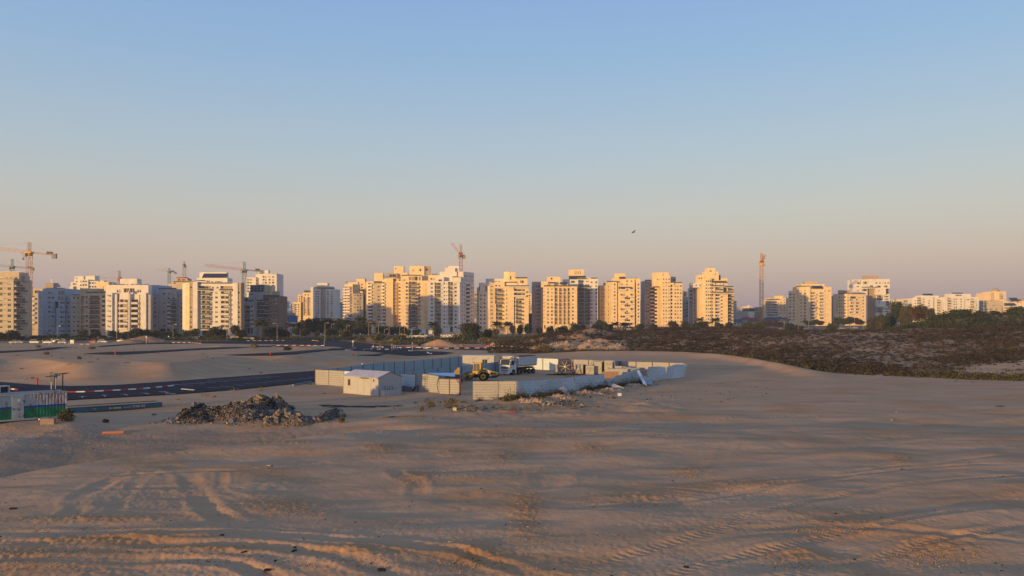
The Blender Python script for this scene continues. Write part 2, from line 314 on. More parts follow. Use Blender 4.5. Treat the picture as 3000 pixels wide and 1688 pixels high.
def make_terrain():
    pys = np.concatenate([np.arange(2300, 1840, -12), np.arange(1840, 1240, -1.9), np.arange(1240, 1062, -1.5)])
    Ys = np.concatenate([[16], H*F/(pys-HY)]); last = Ys[-1]
    Ys = np.concatenate([Ys, np.arange(last+1.0, 470, 1.25), np.arange(470, 760, 6), np.geomspace(770, 6000, 24)])
    pxs = np.concatenate([np.linspace(-4500, -200, 90)[:-1], np.arange(-200, 3200, 3.4), np.linspace(3200, 7500, 90)])
    PXg, Yg = np.meshgrid(pxs, Ys, indexing='ij'); X = (PXg-CX)*Yg/F
    Z = ground_z(X, Yg)
    nx, ny = X.shape; co = np.stack([X, Yg, Z], -1).reshape(-1, 3)
    i = np.arange(nx-1)[:, None]*ny+np.arange(ny-1)[None, :]
    f = np.stack([i, i+ny, i+ny+1, i+1], -1).reshape(-1, 4)
    # near apron under and behind the camera
    me = bpy.data.meshes.new('ground'); me.vertices.add(len(co)); me.vertices.foreach_set('co', co.ravel().astype(np.float32))
    me.loops.add(f.size); me.loops.foreach_set('vertex_index', f.ravel().astype(np.int32)); me.polygons.add(len(f))
    me.polygons.foreach_set('loop_start', np.arange(0, f.size, 4, dtype=np.int32)); me.polygons.foreach_set('loop_total', np.full(len(f), 4, np.int32))
    me.update(calc_edges=True); me.polygons.foreach_set('use_smooth', np.ones(len(f), bool))
    # ground kinds: r scrub soil, g gravel, b loose orange sand, a darker soil, with the dip's shade put into its colour
    x, y = X.ravel(), Yg.ravel(); px = np.clip(CX+F*x/y, -6000, 9000); se = ip(px, SAND_EDGE)
    r = ss(y+6*fbm(x*.1, y*.1, 50, 3), se, se+6)*ss(px, 1400, 1520)*np.clip(0.75+0.5*fbm(x*0.06, y*0.05, 52, 3), 0, 1)
    r = np.maximum(r, ss(y, 372, 400)*(1-ss(y, 4000, 5000)))
    r *= 1-0.9*ss(px, 2740, 2840)*ss(y, 151, 155)*(1-ss(y, 163+0.05*(px-2700), 172+0.05*(px-2700)))
    r *= 1-0.9*np.exp(-(((px-1730)/110)**2+((y-283)/12)**2)**2)
    bt = ip(px, BANK_TOP)
    g = 0.35*np.exp(-((px-110)/230)**4)*ss(y, bt-7, bt-2)*(1-ss(y, bt+6, bt+10))*np.clip(0.7+fbm(x*.5, y*.5, 54, 3), 0, 1)
    cl = np.zeros_like(y); pyy = HY+(H-.5)*F/y
    for cx_, cy_, wx_, wy_, _n in CLODS: cl = np.maximum(cl, np.exp(-((px-cx_)/(wx_*.9))**2-((pyy-cy_)/(wy_*1.1))**2)*(y < 90))
    b_ = np.clip(0.8*cl+0.55*ss(fbm(x*0.12+9, y*0.26+4, 9, 3), 0.0, 0.5)+0.5*ss(terr_mounds(x, y), .2, .8), 0, 1)
    k = 1-ss(px, 1050, 1300)
    rimv = ip(px, RIM); dipm = (1-ss(px, 900, 1250))*ss(y, rimv+1.5, rimv+4)*(1-ss(y, bt-4+3*fbm(x*.2, y*.2, 58, 3), bt+1))
    a = dipm*0.8+ss(px, 1180, 1260)*(1-ss(px, 1800, 1900))*ss(y, 78, 86)*(1-ss(y, 100, 108))*0.6*np.clip(.5+fbm(x*.3, y*.3, 57, 3), 0, 1)
    ca = me.color_attributes.new('kinds', 'FLOAT_COLOR', 'POINT'); ca.data.foreach_set('color', np.stack([r, g, b_, a], -1).ravel().astype(np.float32))
    m = bpy.data.materials.new('sand'); m.use_nodes = True; n, l = m.node_tree.nodes, m.node_tree.links; bs = n['Principled BSDF']
    bs.inputs['Roughness'].default_value = 1.0; bs.inputs['Specular IOR Level'].default_value = 0.1
    vc = n.new('ShaderNodeVertexColor'); vc.layer_name = 'kinds'; sp = n.new('ShaderNodeSeparateColor'); l.new(vc.outputs[0], sp.inputs[0])
    t = n.new('ShaderNodeTexCoord')
    def noise(sc, det=6, strx=1.0):
        q = n.new('ShaderNodeTexNoise'); q.inputs['Scale'].default_value = sc; q.inputs['Detail'].default_value = det
        if strx != 1.0:
            mp = n.new('ShaderNodeMapping'); mp.inputs['Scale'].default_value = (strx, 1, 1); mp.inputs['Rotation'].default_value = (0, 0, R(-15)); l.new(t.outputs['Object'], mp.inputs[0]); l.new(mp.outputs[0], q.inputs['Vector'])
        else: l.new(t.outputs['Object'], q.inputs['Vector'])
        return q
    def ramp(src, a0, a1, c0, c1):
        q = n.new('ShaderNodeValToRGB'); q.color_ramp.elements[0].position = a0; q.color_ramp.elements[1].position = a1; q.color_ramp.elements[0].color = (*c0, 1); q.color_ramp.elements[1].color = (*c1, 1); l.new(src, q.inputs[0]); return q
    def mix(fac, c1, c2):
        q = n.new('ShaderNodeMixRGB'); l.new(fac, q.inputs[0]); l.new(c1, q.inputs[1]); l.new(c2, q.inputs[2]); return q.outputs[0]
    base = ramp(noise(0.35, 7, 0.4).outputs['Fac'], 0.3, 0.7, SAND_A, SAND_B).outputs[0]
    orange = ramp(noise(2.0, 5).outputs['Fac'], 0.35, 0.65, SAND_O1, SAND_O2).outputs[0]
    soil = ramp(noise(0.9, 6).outputs['Fac'], 0.35, 0.62, (0.14, 0.088, 0.054), (0.34, 0.22, 0.13)).outputs[0]
    grav = ramp(noise(9.0, 4).outputs['Fac'], 0.4, 0.62, (0.24, 0.175, 0.125), (0.42, 0.34, 0.27)).outputs[0]
    dark = ramp(noise(3.0, 4).outputs['Fac'], 0.4, 0.6, (0.30, 0.19, 0.105), (0.38, 0.25, 0.15)).outputs[0]
    c = mix(sp.outputs[2], base, orange); c = mix(sp.outputs[1], c, grav); c = mix(vc.outputs[1], c, dark); c = mix(sp.outputs[0], c, soil)
    speck = ramp(noise(5.5, 2).outputs['Fac'], 0.70, 0.74, (0, 0, 0), (0.6, 0.6, 0.6)); dk = n.new('ShaderNodeRGB'); dk.outputs[0].default_value = (0.09, 0.07, 0.055, 1)
    c = mix(speck.outputs[0], c, dk.outputs[0]); l.new(c, bs.inputs['Base Color'])
    b1 = noise(1.6, 8); b2 = noise(14, 4); bp = n.new('ShaderNodeBump'); bp.inputs['Distance'].default_value = 0.10; bp.inputs['Strength'].default_value = 0.55; l.new(b1.outputs['Fac'], bp.inputs['Height'])
    bp2 = n.new('ShaderNodeBump'); bp2.inputs['Distance'].default_value = 0.012; bp2.inputs['Strength'].default_value = 0.6; l.new(b2.outputs['Fac'], bp2.inputs['Height']); l.new(bp.outputs[0], bp2.inputs['Normal']); l.new(bp2.outputs[0], bs.inputs['Normal'])
    me.materials.append(m); o = bpy.data.objects.new('ground', me); COL.objects.link(o); structure(o); o['label'] = 'rolling pale sand with wheel ruts, scrub soil beyond it'
    ex = np.concatenate([np.linspace(-2500, -90, 40), np.linspace(-85, 70, 110), np.linspace(80, 2500, 30)]); ey = np.concatenate([np.linspace(-1500, -60, 24), np.linspace(-55, 21.5, 90)])
    EX, EY = np.meshgrid(ex, ey, indexing='ij'); crest = 2.0+5*vn(EX*.03, EX*0+2, 44)+2.0*vn(EX*.11, EX*0+5, 45)
    EZ = -.25+.5*fbm(EX*.02, EY*.02, 46, 3)*ss(15-EY, 0, 20)+.12*fbm(EX*.3, EY*.3, 48, 3)*ss(20-EY, 0, 10)
    EZ = np.minimum(EZ, 8.9); co = np.stack([EX, EY, EZ], -1).reshape(-1, 3); ny = len(ey); i = np.arange(len(ex)-1)[:, None]*ny+np.arange(ny-1)[None, :]
    f = np.stack([i, i+ny, i+ny+1, i+1], -1).reshape(-1, 4); d = bpy.data.meshes.new('sand_flat'); d.from_pydata(co.tolist(), [], f.tolist()); d.polygons.foreach_set('use_smooth', [True]*len(f)); d.materials.append(m)
    q = inst('sand_flat', d); structure(q); q['label'] = 'open sand below the viewpoint'
    return m
SAND_A, SAND_B = (0.475, 0.278, 0.143), (0.555, 0.342, 0.190)
SAND_O1, SAND_O2 = (0.41, 0.195, 0.074), (0.50, 0.262, 0.112)
M_SAND = make_terrain()
asph = mat('asphalt', (0.028, 0.029, 0.036), 0.95, spec=0.1, noise=0.3, nscale=0.5, bump=0.004, bscale=30)
M_WPAINT = mat('white_road_paint', (0.72, 0.70, 0.67), 0.7, noise=0.2, nscale=4); M_RPAINT = mat('red_road_paint', (0.42, 0.035, 0.03), 0.7, noise=0.25, nscale=4)
from mathutils.geometry import tessellate_polygon
def sheet(name, world_pts, m, off=0.05, cell=3.0, parent=None):
    """flat sheet that follows the smooth ground: polygon rasterised into cells near its outline kept exact"""
    poly = [(p[0], p[1]) for p in world_pts]; xs = [p[0] for p in poly]; ys = [p[1] for p in poly]
    import bmesh
    bm = bmesh.new(); vs_ = [bm.verts.new((x, y, 0)) for x, y in poly]; es = [bm.edges.new((vs_[i], vs_[(i+1) % len(vs_)])) for i in range(len(vs_))]
    tri = tessellate_polygon([[Vector((x, y, 0)) for x, y in poly]])
    for a, b_, c in tri:
        try: bm.faces.new((vs_[a], vs_[b_], vs_[c]))
        except ValueError: pass
    for axis, lo, hi in ((0, min(xs), max(xs)), (1, min(ys), max(ys))):
        k = lo+cell
        while k < hi:
            co = (k, 0, 0) if axis == 0 else (0, k, 0); no = (1, 0, 0) if axis == 0 else (0, 1, 0)
            bmesh.ops.bisect_plane(bm, geom=bm.verts[:]+bm.edges[:]+bm.faces[:], plane_co=co, plane_no=no); k += cell
    V = np.array([v.co[:] for v in bm.verts]); zz = terr_low(V[:, 0], V[:, 1])+off
    for v, q in zip(bm.verts, zz): v.co.z = q
    bmesh.ops.recalc_face_normals(bm, faces=bm.faces[:])
    me = bpy.data.meshes.new(name); bm.to_mesh(me); bm.free(); me.materials.append(m)
    if len(me.polygons) and me.polygons[0].normal.z < 0: me.flip_normals()
    return inst(name, me, parent)
lot = structure(sheet('parking_lot', road_w['parking_lot'], asph)); lot['label'] = 'dark asphalt strip with white bay lines curving behind the container'
upr = structure(sheet('road', road_w['upper_road'], asph)); upr['label'] = 'dark asphalt lanes meeting at a junction on the sand plateau'
# ================================================================ buildings
WALL = {
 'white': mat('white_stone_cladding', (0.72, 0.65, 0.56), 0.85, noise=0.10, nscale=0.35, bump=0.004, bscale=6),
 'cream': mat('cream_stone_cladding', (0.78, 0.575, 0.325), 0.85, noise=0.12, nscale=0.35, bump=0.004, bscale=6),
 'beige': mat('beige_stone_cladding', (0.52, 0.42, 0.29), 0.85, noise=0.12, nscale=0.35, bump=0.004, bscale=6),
 'shaded_white': mat('shade_blue_white_plaster', (0.36, 0.43, 0.50), 0.88, noise=0.08, nscale=0.35),  # white plaster with the blue of shade put into its colour
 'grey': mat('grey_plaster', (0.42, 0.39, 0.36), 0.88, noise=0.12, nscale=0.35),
 'tan': mat('tan_stone', (0.42, 0.31, 0.21), 0.88, noise=0.15, nscale=0.5),
 'brown': mat('brown_stone', (0.24, 0.16, 0.11), 0.88, noise=0.15, nscale=0.5),
 'dark': mat('dark_cladding', (0.08, 0.08, 0.09), 0.6, noise=0.2, nscale=0.5),
 'blue': mat('blue_wall', (0.07, 0.14, 0.27), 0.8, noise=0.1, nscale=0.5),
 'red': mat('red_roof_tiles', (0.33, 0.07, 0.05), 0.85, noise=0.25, nscale=1.5),
 'slate': mat('slate_roof_tiles', (0.10, 0.10, 0.11), 0.9, noise=0.25, nscale=1.5)}
M_GLASS = mat('window_glass', (0.035, 0.04, 0.05), 0.12, spec=0.6)
M_FRAME = mat('window_frame', (0.45, 0.43, 0.40), 0.6)
M_BLIND = mat('roller_blind', (0.50, 0.46, 0.42), 0.8)
M_BLIND2 = mat('awning_cloth', (0.40, 0.29, 0.22), 0.9)
M_RAILG = mat('smoked_rail_glass', (0.06, 0.075, 0.085), 0.45, spec=0.3)
M_SLAB = mat('balcony_concrete', (0.64, 0.59, 0.53), 0.85, noise=0.08, nscale=1)
M_SOLAR = mat('solar_panel_glass', (0.035, 0.042, 0.07), 0.4, spec=0.25, noise=0.2, nscale=1)
M_METAL = mat('galvanised_metal', (0.45, 0.46, 0.47), 0.5, 0.6)
M_CURT = mat('curtain', (0.36, 0.25, 0.15), 0.9)
STRIP = {1: (0, 680), 2: (450, 680), 3: (900, 680), 4: (1350, 680), 5: (1800, 680), 6: (2200, 680), 7: (2500, 760)}
K = 4.026
_wc = {}
def window_mesh(w, h, v):
    key = ('w', round(w, 1), round(h, 1), v)
    if key not in _wc:
        b = MB(); w, h = key[1], key[2]; t = 0.07
        b.face([(-w/2, 0, -h/2), (w/2, 0, -h/2), (w/2, 0, h/2), (-w/2, 0, h/2)], 0)
        for c, d in (((0, -0.03, h/2-t/2), (w, .06, t)), ((0, -0.03, -h/2+t/2), (w, .06, t)), ((-w/2+t/2, -0.03, 0), (t, .06, h-2*t-.004)), ((w/2-t/2, -0.03, 0), (t, .06, h-2*t-.004))): b.box(c, d, 1)
        if w > 1.1: b.box((0, -0.03, 0), (t, .06, h-2*t-.004), 1)
        if v: hh = (h-2*t)*(0.35 if v == 1 else 0.75); b.box((0, -0.022, h/2-t-hh/2), (w-2*t-.01, .02, hh), 2)
        b.box((0, -0.12, -h/2-0.06), (w+0.1, .3, .1), 3)
        _wc[key] = b.mesh('window', [M_GLASS, M_FRAME, M_BLIND, M_SLAB])
    return _wc[key]
def door_mesh(w, h, v):
    key = ('d', round(w, 1), round(h, 1), v)
    if key not in _wc:
        b = MB(); w, h = key[1], key[2]
        n = max(1, round(w/1.6)); pw = w/n; 
        for k in range(n):
            c = -w/2+pw*(k+.5); lit = (k+v) % 3 == 0
            b.box((c, 0, 0), (pw-.08, .05, h), 3 if lit and v != 2 else 0); b.box((c-pw/2+.04, -0.03, 0), (.07, .06, h), 1)
        if v: hh = h*(0.3 if v == 1 else 0.62); b.box((0, -0.06, h/2-hh/2), (w*.96, .04, hh), 2)
        _wc[key] = b.mesh('balcony_door', [M_GLASS, M_FRAME, M_BLIND if v == 1 else M_BLIND2, M_CURT])
    return _wc[key]
def balcony_mesh(w, p, style):
    key = ('b', round(w, 1), round(p, 1), style)
    if key not in _wc:
        b = MB(); w, p = key[1], key[2]
        b.box((0, -p/2, -0.14), (w, p, 0.28), 0)
        if style == 's':
            b.box((0, -p+.06, .5), (w, .12, 1.0), 0); 
            for s in (-1, 1): b.box((s*(w/2-.06), -p/2+.06, .5), (.12, p-.13, 1.0), 0)
        elif style == 'g':
            b.box((0, -p+.05, .5), (w-.1, .03, .9), 1); b.box((0, -p+.05, 1.0), (w-.02, .07, .06), 2)
            for s in (-1, 1): b.box((s*(w/2-.05), -p/2, .5), (.03, p-.15, .9), 1)
        else:
            b.box((0, -p+.05, 1.0), (w-.02, .07, .07), 2)
            n = max(2, int(w/0.45))
            for k in range(n+1): b.box((-w/2+.05+(w-.1)*k/n, -p+.05, .48), (.05, .05, .94), 2)
            for s in (-1, 1): b.box((s*(w/2-.05), -p/2, 1.0), (.05, p-.15, .06), 2)
        _wc[key] = b.mesh('balcony', [M_SLAB, M_RAILG, M_METAL])
    return _wc[key]
class Bld:
    def __init__(s, strip, Y, label, m='white', name='apartment_building', group='apartment towers along the horizon', join=False, cat='building'):
        s.ox, s.oy = STRIP[strip]; s.Y = Y; s.m = m; s.join = join; s.jw = MB(); s.k = 0; s.bits = []
        s.e = None; s.lab = (name, label, cat, group)
    def px(s, X): return s.ox+X/K
    def z(s, Yz, Y=None): return PZ(s.oy+Yz/K, Y or s.Y)
    def root(s, x, y):
        if s.e is None:
            s.base = tz(x, y); s.e = empty(s.lab[0], (x, y, s.base), 0, s.lab[1], s.lab[2], s.lab[3]); s.O = Vector((x, y, s.base))
        return s.e
    def blk(s, X, top, d=None, D=20.0, bot=None, m=None, f=None, cop=True, name='wall'):
        d = d or [0]*len(X); d = [q+0.011*(s.k % 7) for q in d]; s.k += 1
        P = [(PX(s.px(x), s.Y+q), s.Y+q) for x, q in zip(X, d)]
        s.root(*P[0]); Ym = sum(p[1] for p in P)/len(P)
        z1 = s.z(top, P[0][1]); z0 = s.z(bot, P[0][1]) if bot is not None else min(tz(*P[0]), tz(*P[-1]))-2.0
        if len(P) == 2:
            ux, uy = P[1][0]-P[0][0], P[1][1]-P[0][1]; L = math.hypot(ux, uy); nx, ny = -uy/L*D, ux/L*D
            foot = [P[0], P[1], (P[1][0]+nx, P[1][1]+ny), (P[0][0]+nx, P[0][1]+ny)]
        elif len(P) == 3: foot = P+[(P[0][0]+P[2][0]-P[1][0], P[0][1]+P[2][1]-P[1][1])]
        else: foot = P
        b = MB(); f = f or []; hb = z0-s.O[2]
        for i in range(len(foot)):
            A, B = foot[i], foot[(i+1) % len(foot)]; fe = f[i] if i < len(f) and i < len(P)-1 else []
            s.facade(b, A, B, z0, z1, fe)
        o = s.O; b.face([(q[0]-o[0], q[1]-o[1], z1-o[2]-(0.5 if cop else 0)) for q in foot], 0)
        if cop:
            cx = sum(q[0] for q in foot)/len(foot); cy = sum(q[1] for q in foot)/len(foot)
            for i in range(len(foot)):
                A, B = foot[i], foot[(i+1) % len(foot)]; L = math.hypot(B[0]-A[0], B[1]-A[1]); a = math.atan2(B[1]-A[1], B[0]-A[0])
                ox_, oy_ = math.sin(a), -math.cos(a)
                b.box(((A[0]+B[0])/2-o[0]-ox_*.14, (A[1]+B[1])/2-o[1]-oy_*.14, z1-o[2]+0.055), (L-.31, .34, .12), 0, a)
                b.face([(A[0]-o[0]-ox_*.3, A[1]-o[1]-oy_*.3, z1-o[2]-.5), (A[0]-o[0]-ox_*.3, A[1]-o[1]-oy_*.3, z1-o[2]), (B[0]-o[0]-ox_*.3, B[1]-o[1]-oy_*.3, z1-o[2]), (B[0]-o[0]-ox_*.3, B[1]-o[1]-oy_*.3, z1-o[2]-.5)], 0)
        b.build(name, WALL[m or s.m], s.e)
        s.last = (foot, z1); return s
    def facade(s, b, A, B, z0, z1, feats):
        L = math.hypot(B[0]-A[0], B[1]-A[1]); ux, uy = (B[0]-A[0])/L, (B[1]-A[1])/L; nx, ny = uy, -ux; o = s.O; Ym = (A[1]+B[1])/2; ang = math.atan2(uy, ux)
        def U(X):
            k = (s.px(X)-CX)/F; return ((k*A[1]-A[0])/((B[0]-A[0])-k*(B[1]-A[1])))*L
        def P(u, w, dd=0.0): return (A[0]+ux*u-nx*dd-o[0], A[1]+uy*u-ny*dd-o[1], w-o[2])
        ops = []
        for ft in feats:
            if ft[0] == 'w':
                _, Xs, (w, h), r0, p, n = ft[:6]
                for X in Xs:
                    uc = U(X)
                    if uc-w/2 < .15 or uc+w/2 > L-.15: uc = min(max(uc, w/2+.2), L-w/2-.2)
                    for k in range(n):
                        zc = s.z(r0+k*p, Ym)
                        if zc+h/2 > z1-.2 or zc-h/2 < z0+.5: continue
                        ops.append((uc-w/2, uc+w/2, zc-h/2, zc+h/2, 0.22, 'w'))
            elif ft[0] == 'b':
                _, X0, X1, st, pr, r0, p, n = ft[:8]; alt = ft[8] if len(ft) > 8 else None
                for k in range(n):
                    a0, a1 = (X0, X1)
                    if alt and k % 2: a0, a1 = alt
                    u0, u1 = U(a0), U(a1); zs = s.z(r0+k*p, Ym); hh = p/K*Ym/F-0.38
                    u0 = max(u0, .15); u1 = min(u1, L-.15)
                    if u1-u0 < .6 or zs+hh > z1-.1 or zs < z0+.3: continue
                    q0, q1 = (u0+.15, u1-.15)
                    ops.append((q0, q1, zs+.02, zs+hh, 1.5, 'd'))
                    bm_ = balcony_mesh(u1-u0, pr, st); inst('balcony', bm_, s.e, P((u0+u1)/2, zs), ang)
            elif ft[0] == 'o':
                _, X0, X1, t, bt, dp = ft[:6]; u0, u1 = max(.1, U(X0)), min(L-.1, U(X1)); ops.append((u0, u1, max(z0+.2, s.z(bt, Ym)), min(z1-.1, s.z(t, Ym)), dp, ft[6] if len(ft) > 6 else 'o'))
        # clear overlaps
        keep = []
        for q in ops:
            if q[1]-q[0] < .1 or q[3]-q[2] < .1: continue
            if all(q[1] <= r[0] or q[0] >= r[1] or q[3] <= r[2] or q[2] >= r[3] for r in keep): keep.append(q)
        us = sorted({0.0, L, *[q[0] for q in keep], *[q[1] for q in keep]}); zs_ = sorted({z0, z1, *[q[2] for q in keep], *[q[3] for q in keep]})
        us = [u for i, u in enumerate(us) if i == 0 or u-us[i-1] > 1e-4]; zs_ = [w for i, w in enumerate(zs_) if i == 0 or w-zs_[i-1] > 1e-4]
        if keep:
            q = np.array([k_[:4] for k_ in keep])
            for j in range(len(zs_)-1):
                zc = (zs_[j]+zs_[j+1])/2; run = None
                for i in range(len(us)-1):
                    uc = (us[i]+us[i+1])/2; hole = ((q[:, 0] < uc) & (q[:, 1] > uc) & (q[:, 2] < zc) & (q[:, 3] > zc)).any()
                    if not hole and run is None: run = us[i]
                    if hole and run is not None: b.face([P(run, zs_[j]), P(us[i], zs_[j]), P(us[i], zs_[j+1]), P(run, zs_[j+1])]); run = None
                if run is not None: b.face([P(run, zs_[j]), P(L, zs_[j]), P(L, zs_[j+1]), P(run, zs_[j+1])])
        else: b.face([P(0, z0), P(L, z0), P(L, z1), P(0, z1)])
        for (u0, u1, w0, w1, dp, kd) in keep:
            for (a, c) in (((u0, w0), (u1, w0)), ((u1, w0), (u1, w1)), ((u1, w1), (u0, w1)), ((u0, w1), (u0, w0))):
                b.face([P(a[0], a[1]), P(c[0], c[1]), P(c[0], c[1], dp), P(a[0], a[1], dp)])
            cu, cz = (u0+u1)/2, (w0+w1)/2
            if kd == 'w':
                v = random.choice((0, 0, 1, 2)); me = window_mesh(u1-u0, w1-w0, v)
                if s.join: s.jj(me, P(cu, cz, dp-.01), ang)
                else: inst('window', me, s.e, P(cu, cz, dp-.01), ang)
                b.face([P(u0, w0, dp), P(u1, w0, dp), P(u1, w1, dp), P(u0, w1, dp)])
            else:
                b.face([P(u0, w0, dp), P(u1, w0, dp), P(u1, w1, dp), P(u0, w1, dp)])
                if kd == 'd':
                    v = random.choice((0, 0, 1, 2)); hh = min(w1-w0-.3, 2.3); me = door_mesh((u1-u0)*.82, hh, v); pos = P(cu, w0+hh/2+.03, dp-.06)
                    if s.join: s.jj(me, pos, ang)
                    else: inst('balcony_door', me, s.e, pos, ang)
                elif kd == 'g': me = door_mesh((u1-u0)*.96, (w1-w0)*.96, 0); inst('glazed_bay', me, s.e, P(cu, cz, dp-.06), ang)
                elif kd == 'k':
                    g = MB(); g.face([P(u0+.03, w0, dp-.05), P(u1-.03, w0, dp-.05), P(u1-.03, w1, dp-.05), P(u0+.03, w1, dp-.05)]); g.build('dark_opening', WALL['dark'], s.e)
    def jj(s, me, pos, ang):
        ca, sa = math.cos(ang), math.sin(ang); vs_ = me.vertices; i = len(s.jw.v)
        for v in vs_: x, y, zc = v.co; s.jw.v.append((x*ca-y*sa+pos[0], x*sa+y*ca+pos[1], zc+pos[2]))
        for p in me.polygons: s.jw.f.append(tuple(i+q for q in p.vertices)); s.jw.m.append(p.material_index)
    def slope(s, X0, X1, t, bt, d0=0.0, D=6.0, name='solar_array', m=None, panels=8, rows=3):
        """array of panels rising away from the viewer, between two photo rows"""
        Y0 = s.Y+d0; Y1 = Y0+D; x0, x1 = PX(s.px(X0), Y0), PX(s.px(X1), Y0); za, zb = s.z(bt, Y0), s.z(t, Y1); o = s.O
        a = math.atan2(zb-za, D); fr = MB(); 
        fr.face([(x0-o[0], Y0-o[1], za-o[2]-.2), (x1-o[0], Y0-o[1], za-o[2]-.2), (x1-o[0], Y1-o[1], zb-o[2]-.2), (x0-o[0], Y1-o[1], zb-o[2]-.2)])
        fr.face([(x0-o[0], Y1-o[1], zb-o[2]-.2), (x1-o[0], Y1-o[1], zb-o[2]-.2), (x1-o[0], Y1-o[1], za-o[2]-.5), (x0-o[0], Y1-o[1], za-o[2]-.5)])
        fr.face([(x0-o[0], Y0-o[1], za-o[2]-.2), (x0-o[0], Y1-o[1], zb-o[2]-.2), (x0-o[0], Y1-o[1], za-o[2]-.5)]); fr.face([(x1-o[0], Y0-o[1], za-o[2]-.2), (x1-o[0], Y1-o[1], zb-o[2]-.2), (x1-o[0], Y1-o[1], za-o[2]-.5)])
        e = fr.build(name, M_METAL, s.e); w = (x1-x0)/panels; lw = math.hypot(D, zb-za)/rows
        pm = MB(); pm.box((0, 0, 0), (w-.12, lw-.1, .05)); me = pm.mesh('panel', M_SOLAR if m is None else m)
        for i in range(panels):
            for j in range(rows):
                t_ = (j+.5)/rows; q = inst('panel', me, e, (x0-o[0]+w*(i+.5), Y0-o[1]+D*t_, za-o[2]+(zb-za)*t_-.12)); q.rotation_euler = (a, 0, 0)
        return s
    def tanks(s, X0, X1, top, d=3.0, n=4):
        o = s.O
        for k in range(n):
            X = X0+(X1-X0)*(k+.5)/n+random.uniform(-4, 4); Y = s.Y+d+random.uniform(0, 3); x = PX(s.px(X), Y); z = s.z(top, s.Y)-.3
            if s.kk() not in _wc:
                b = MB(); b.tube((-.7, 0, 1.0), (.7, 0, 1.0), .32, 8, 0)
                for sx in (-.5, .5): b.box((sx, 0, .4), (.06, .5, .8), 1)
                b.face([(-.9, -1.5, .1), (.9, -1.5, .1), (.9, -.4, 1.0), (-.9, -.4, 1.0)], 2); _wc['tank'] = b.mesh('water_heater', [mat('white_tank', (.6, .6, .58)), M_METAL, M_SOLAR])
            inst('water_heater', _wc['tank'], s.e, (x-o[0], Y-o[1], z-o[2]), random.uniform(-.4, .4))
        return s
    def kk(s): return 'tank'
    def rail(s, X0, X1, Yz, d=0.2, m=None):
        Y = s.Y+d; x0, x1 = PX(s.px(X0), Y), PX(s.px(X1), Y); z = s.z(Yz, Y); o = s.O; b = MB(); L = x1-x0
        b.box(((x0+x1)/2-o[0], Y-o[1], z-o[2]+1.0), (L, .08, .08), 0); b.box(((x0+x1)/2-o[0], Y-o[1], z-o[2]+.5), (L, .03, .8), 1)
        n = max(2, int(L/1.5))
        for k in range(n+1): b.box((x0+L*k/n-o[0], Y-o[1]-.05, z-o[2]+.5), (.07, .06, 1.0), 0)
        b.build('railing', [M_METAL, M_RAILG], s.e); return s
    def mast(s, X, t, bt, d=4):
        Y = s.Y+d; x = PX(s.px(X), Y); o = s.O; b = MB(); b.tube((x-o[0], Y-o[1], s.z(bt, Y)-o[2]), (x-o[0], Y-o[1], s.z(t, Y)-o[2]), .08, 4)
        for k in (0, 1, 2): b.box((x-o[0], Y-o[1], s.z(t, Y)-o[2]-.3-k*.5), (1.2-.2*k, .05, .05))
        b.build('antenna', M_METAL, s.e); return s
    def done(s):
        if s.jw.f: stuff(s.jw.build('windows', [M_GLASS, M_FRAME, M_BLIND, M_SLAB], s.e))
        return s
W = lambda Xs, wh, r0, p, n: ('w', Xs, wh, r0, p, n)
# ---- left row
a = Bld(1, 455, 'cream apartment block with stepped balconies cut off by the left picture edge', 'beige')  # beige mixes the brownish cream stone with partial shade over the front
a.blk([-1000, 160, 378], 560, [0, 0, 14], f=[[W([-150, -70, 10, 110], (1.9, 1.7), 605, 64, 9), W([-110, 57], (.9, .6), 597, 64, 9)], [('b', 163, 242, 'g', 1.6, 645, 64, 9, (163, 300)), W([340], (.8, .9), 640, 64, 0)]])
a.blk([-200, 225], 475, [3, 3], D=9, bot=575, f=[[W([80, 190], (1.6, 1.3), 545, 60, 1), ('o', 115, 160, 530, 556, .4, 'g')]]).rail(-200, 165, 563, .3).rail(-100, 240, 490, 3.5)
a.blk([240, 300], 520, [6, 6], D=4, bot=580, m='grey').tanks(20, 200, 475, 5, 3); a.blk([245, 372], 562, [8.5, 17], D=5, bot=600, m='beige')
a = Bld(1, 530, 'pinkish block with a curved awning, squeezed between two shaded blocks', 'beige')
a.blk([380, 530], 668, f=[[W([400], (1.4, 1.3), 760, 55, 8), ('o', 410, 470, 690, 720, 1.5, 'g'), ('b', 375, 420, 's', 1.2, 795, 56, 6)]]); a.blk([425, 470], 695, [-2, -2], D=1.5, bot=720, m='dark', cop=False)
a = Bld(1, 500, 'blue-shaded white block with small square windows and a dark stair slot', 'shaded_white')
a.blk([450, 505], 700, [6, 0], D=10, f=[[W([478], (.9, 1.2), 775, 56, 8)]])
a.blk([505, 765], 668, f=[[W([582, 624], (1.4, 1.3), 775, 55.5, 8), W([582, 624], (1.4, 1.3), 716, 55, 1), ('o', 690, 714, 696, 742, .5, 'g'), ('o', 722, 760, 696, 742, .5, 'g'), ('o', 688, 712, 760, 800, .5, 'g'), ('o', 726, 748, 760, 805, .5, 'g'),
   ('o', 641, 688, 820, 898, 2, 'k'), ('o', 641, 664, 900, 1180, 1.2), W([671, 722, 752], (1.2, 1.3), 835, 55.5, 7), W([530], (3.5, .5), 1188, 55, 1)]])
a.blk([765, 836], 752, [1.5, 1.5], f=[[W([776, 808], (1.3, 1.3), 778, 55.5, 8)]]); a.blk([537, 630], 602, [4, 4], D=6, bot=680, m='tan'); a.blk([630, 658], 622, [5, 5], D=5, bot=680, m='grey').mast(608, 555, 602).tanks(680, 760, 668, 4, 3)
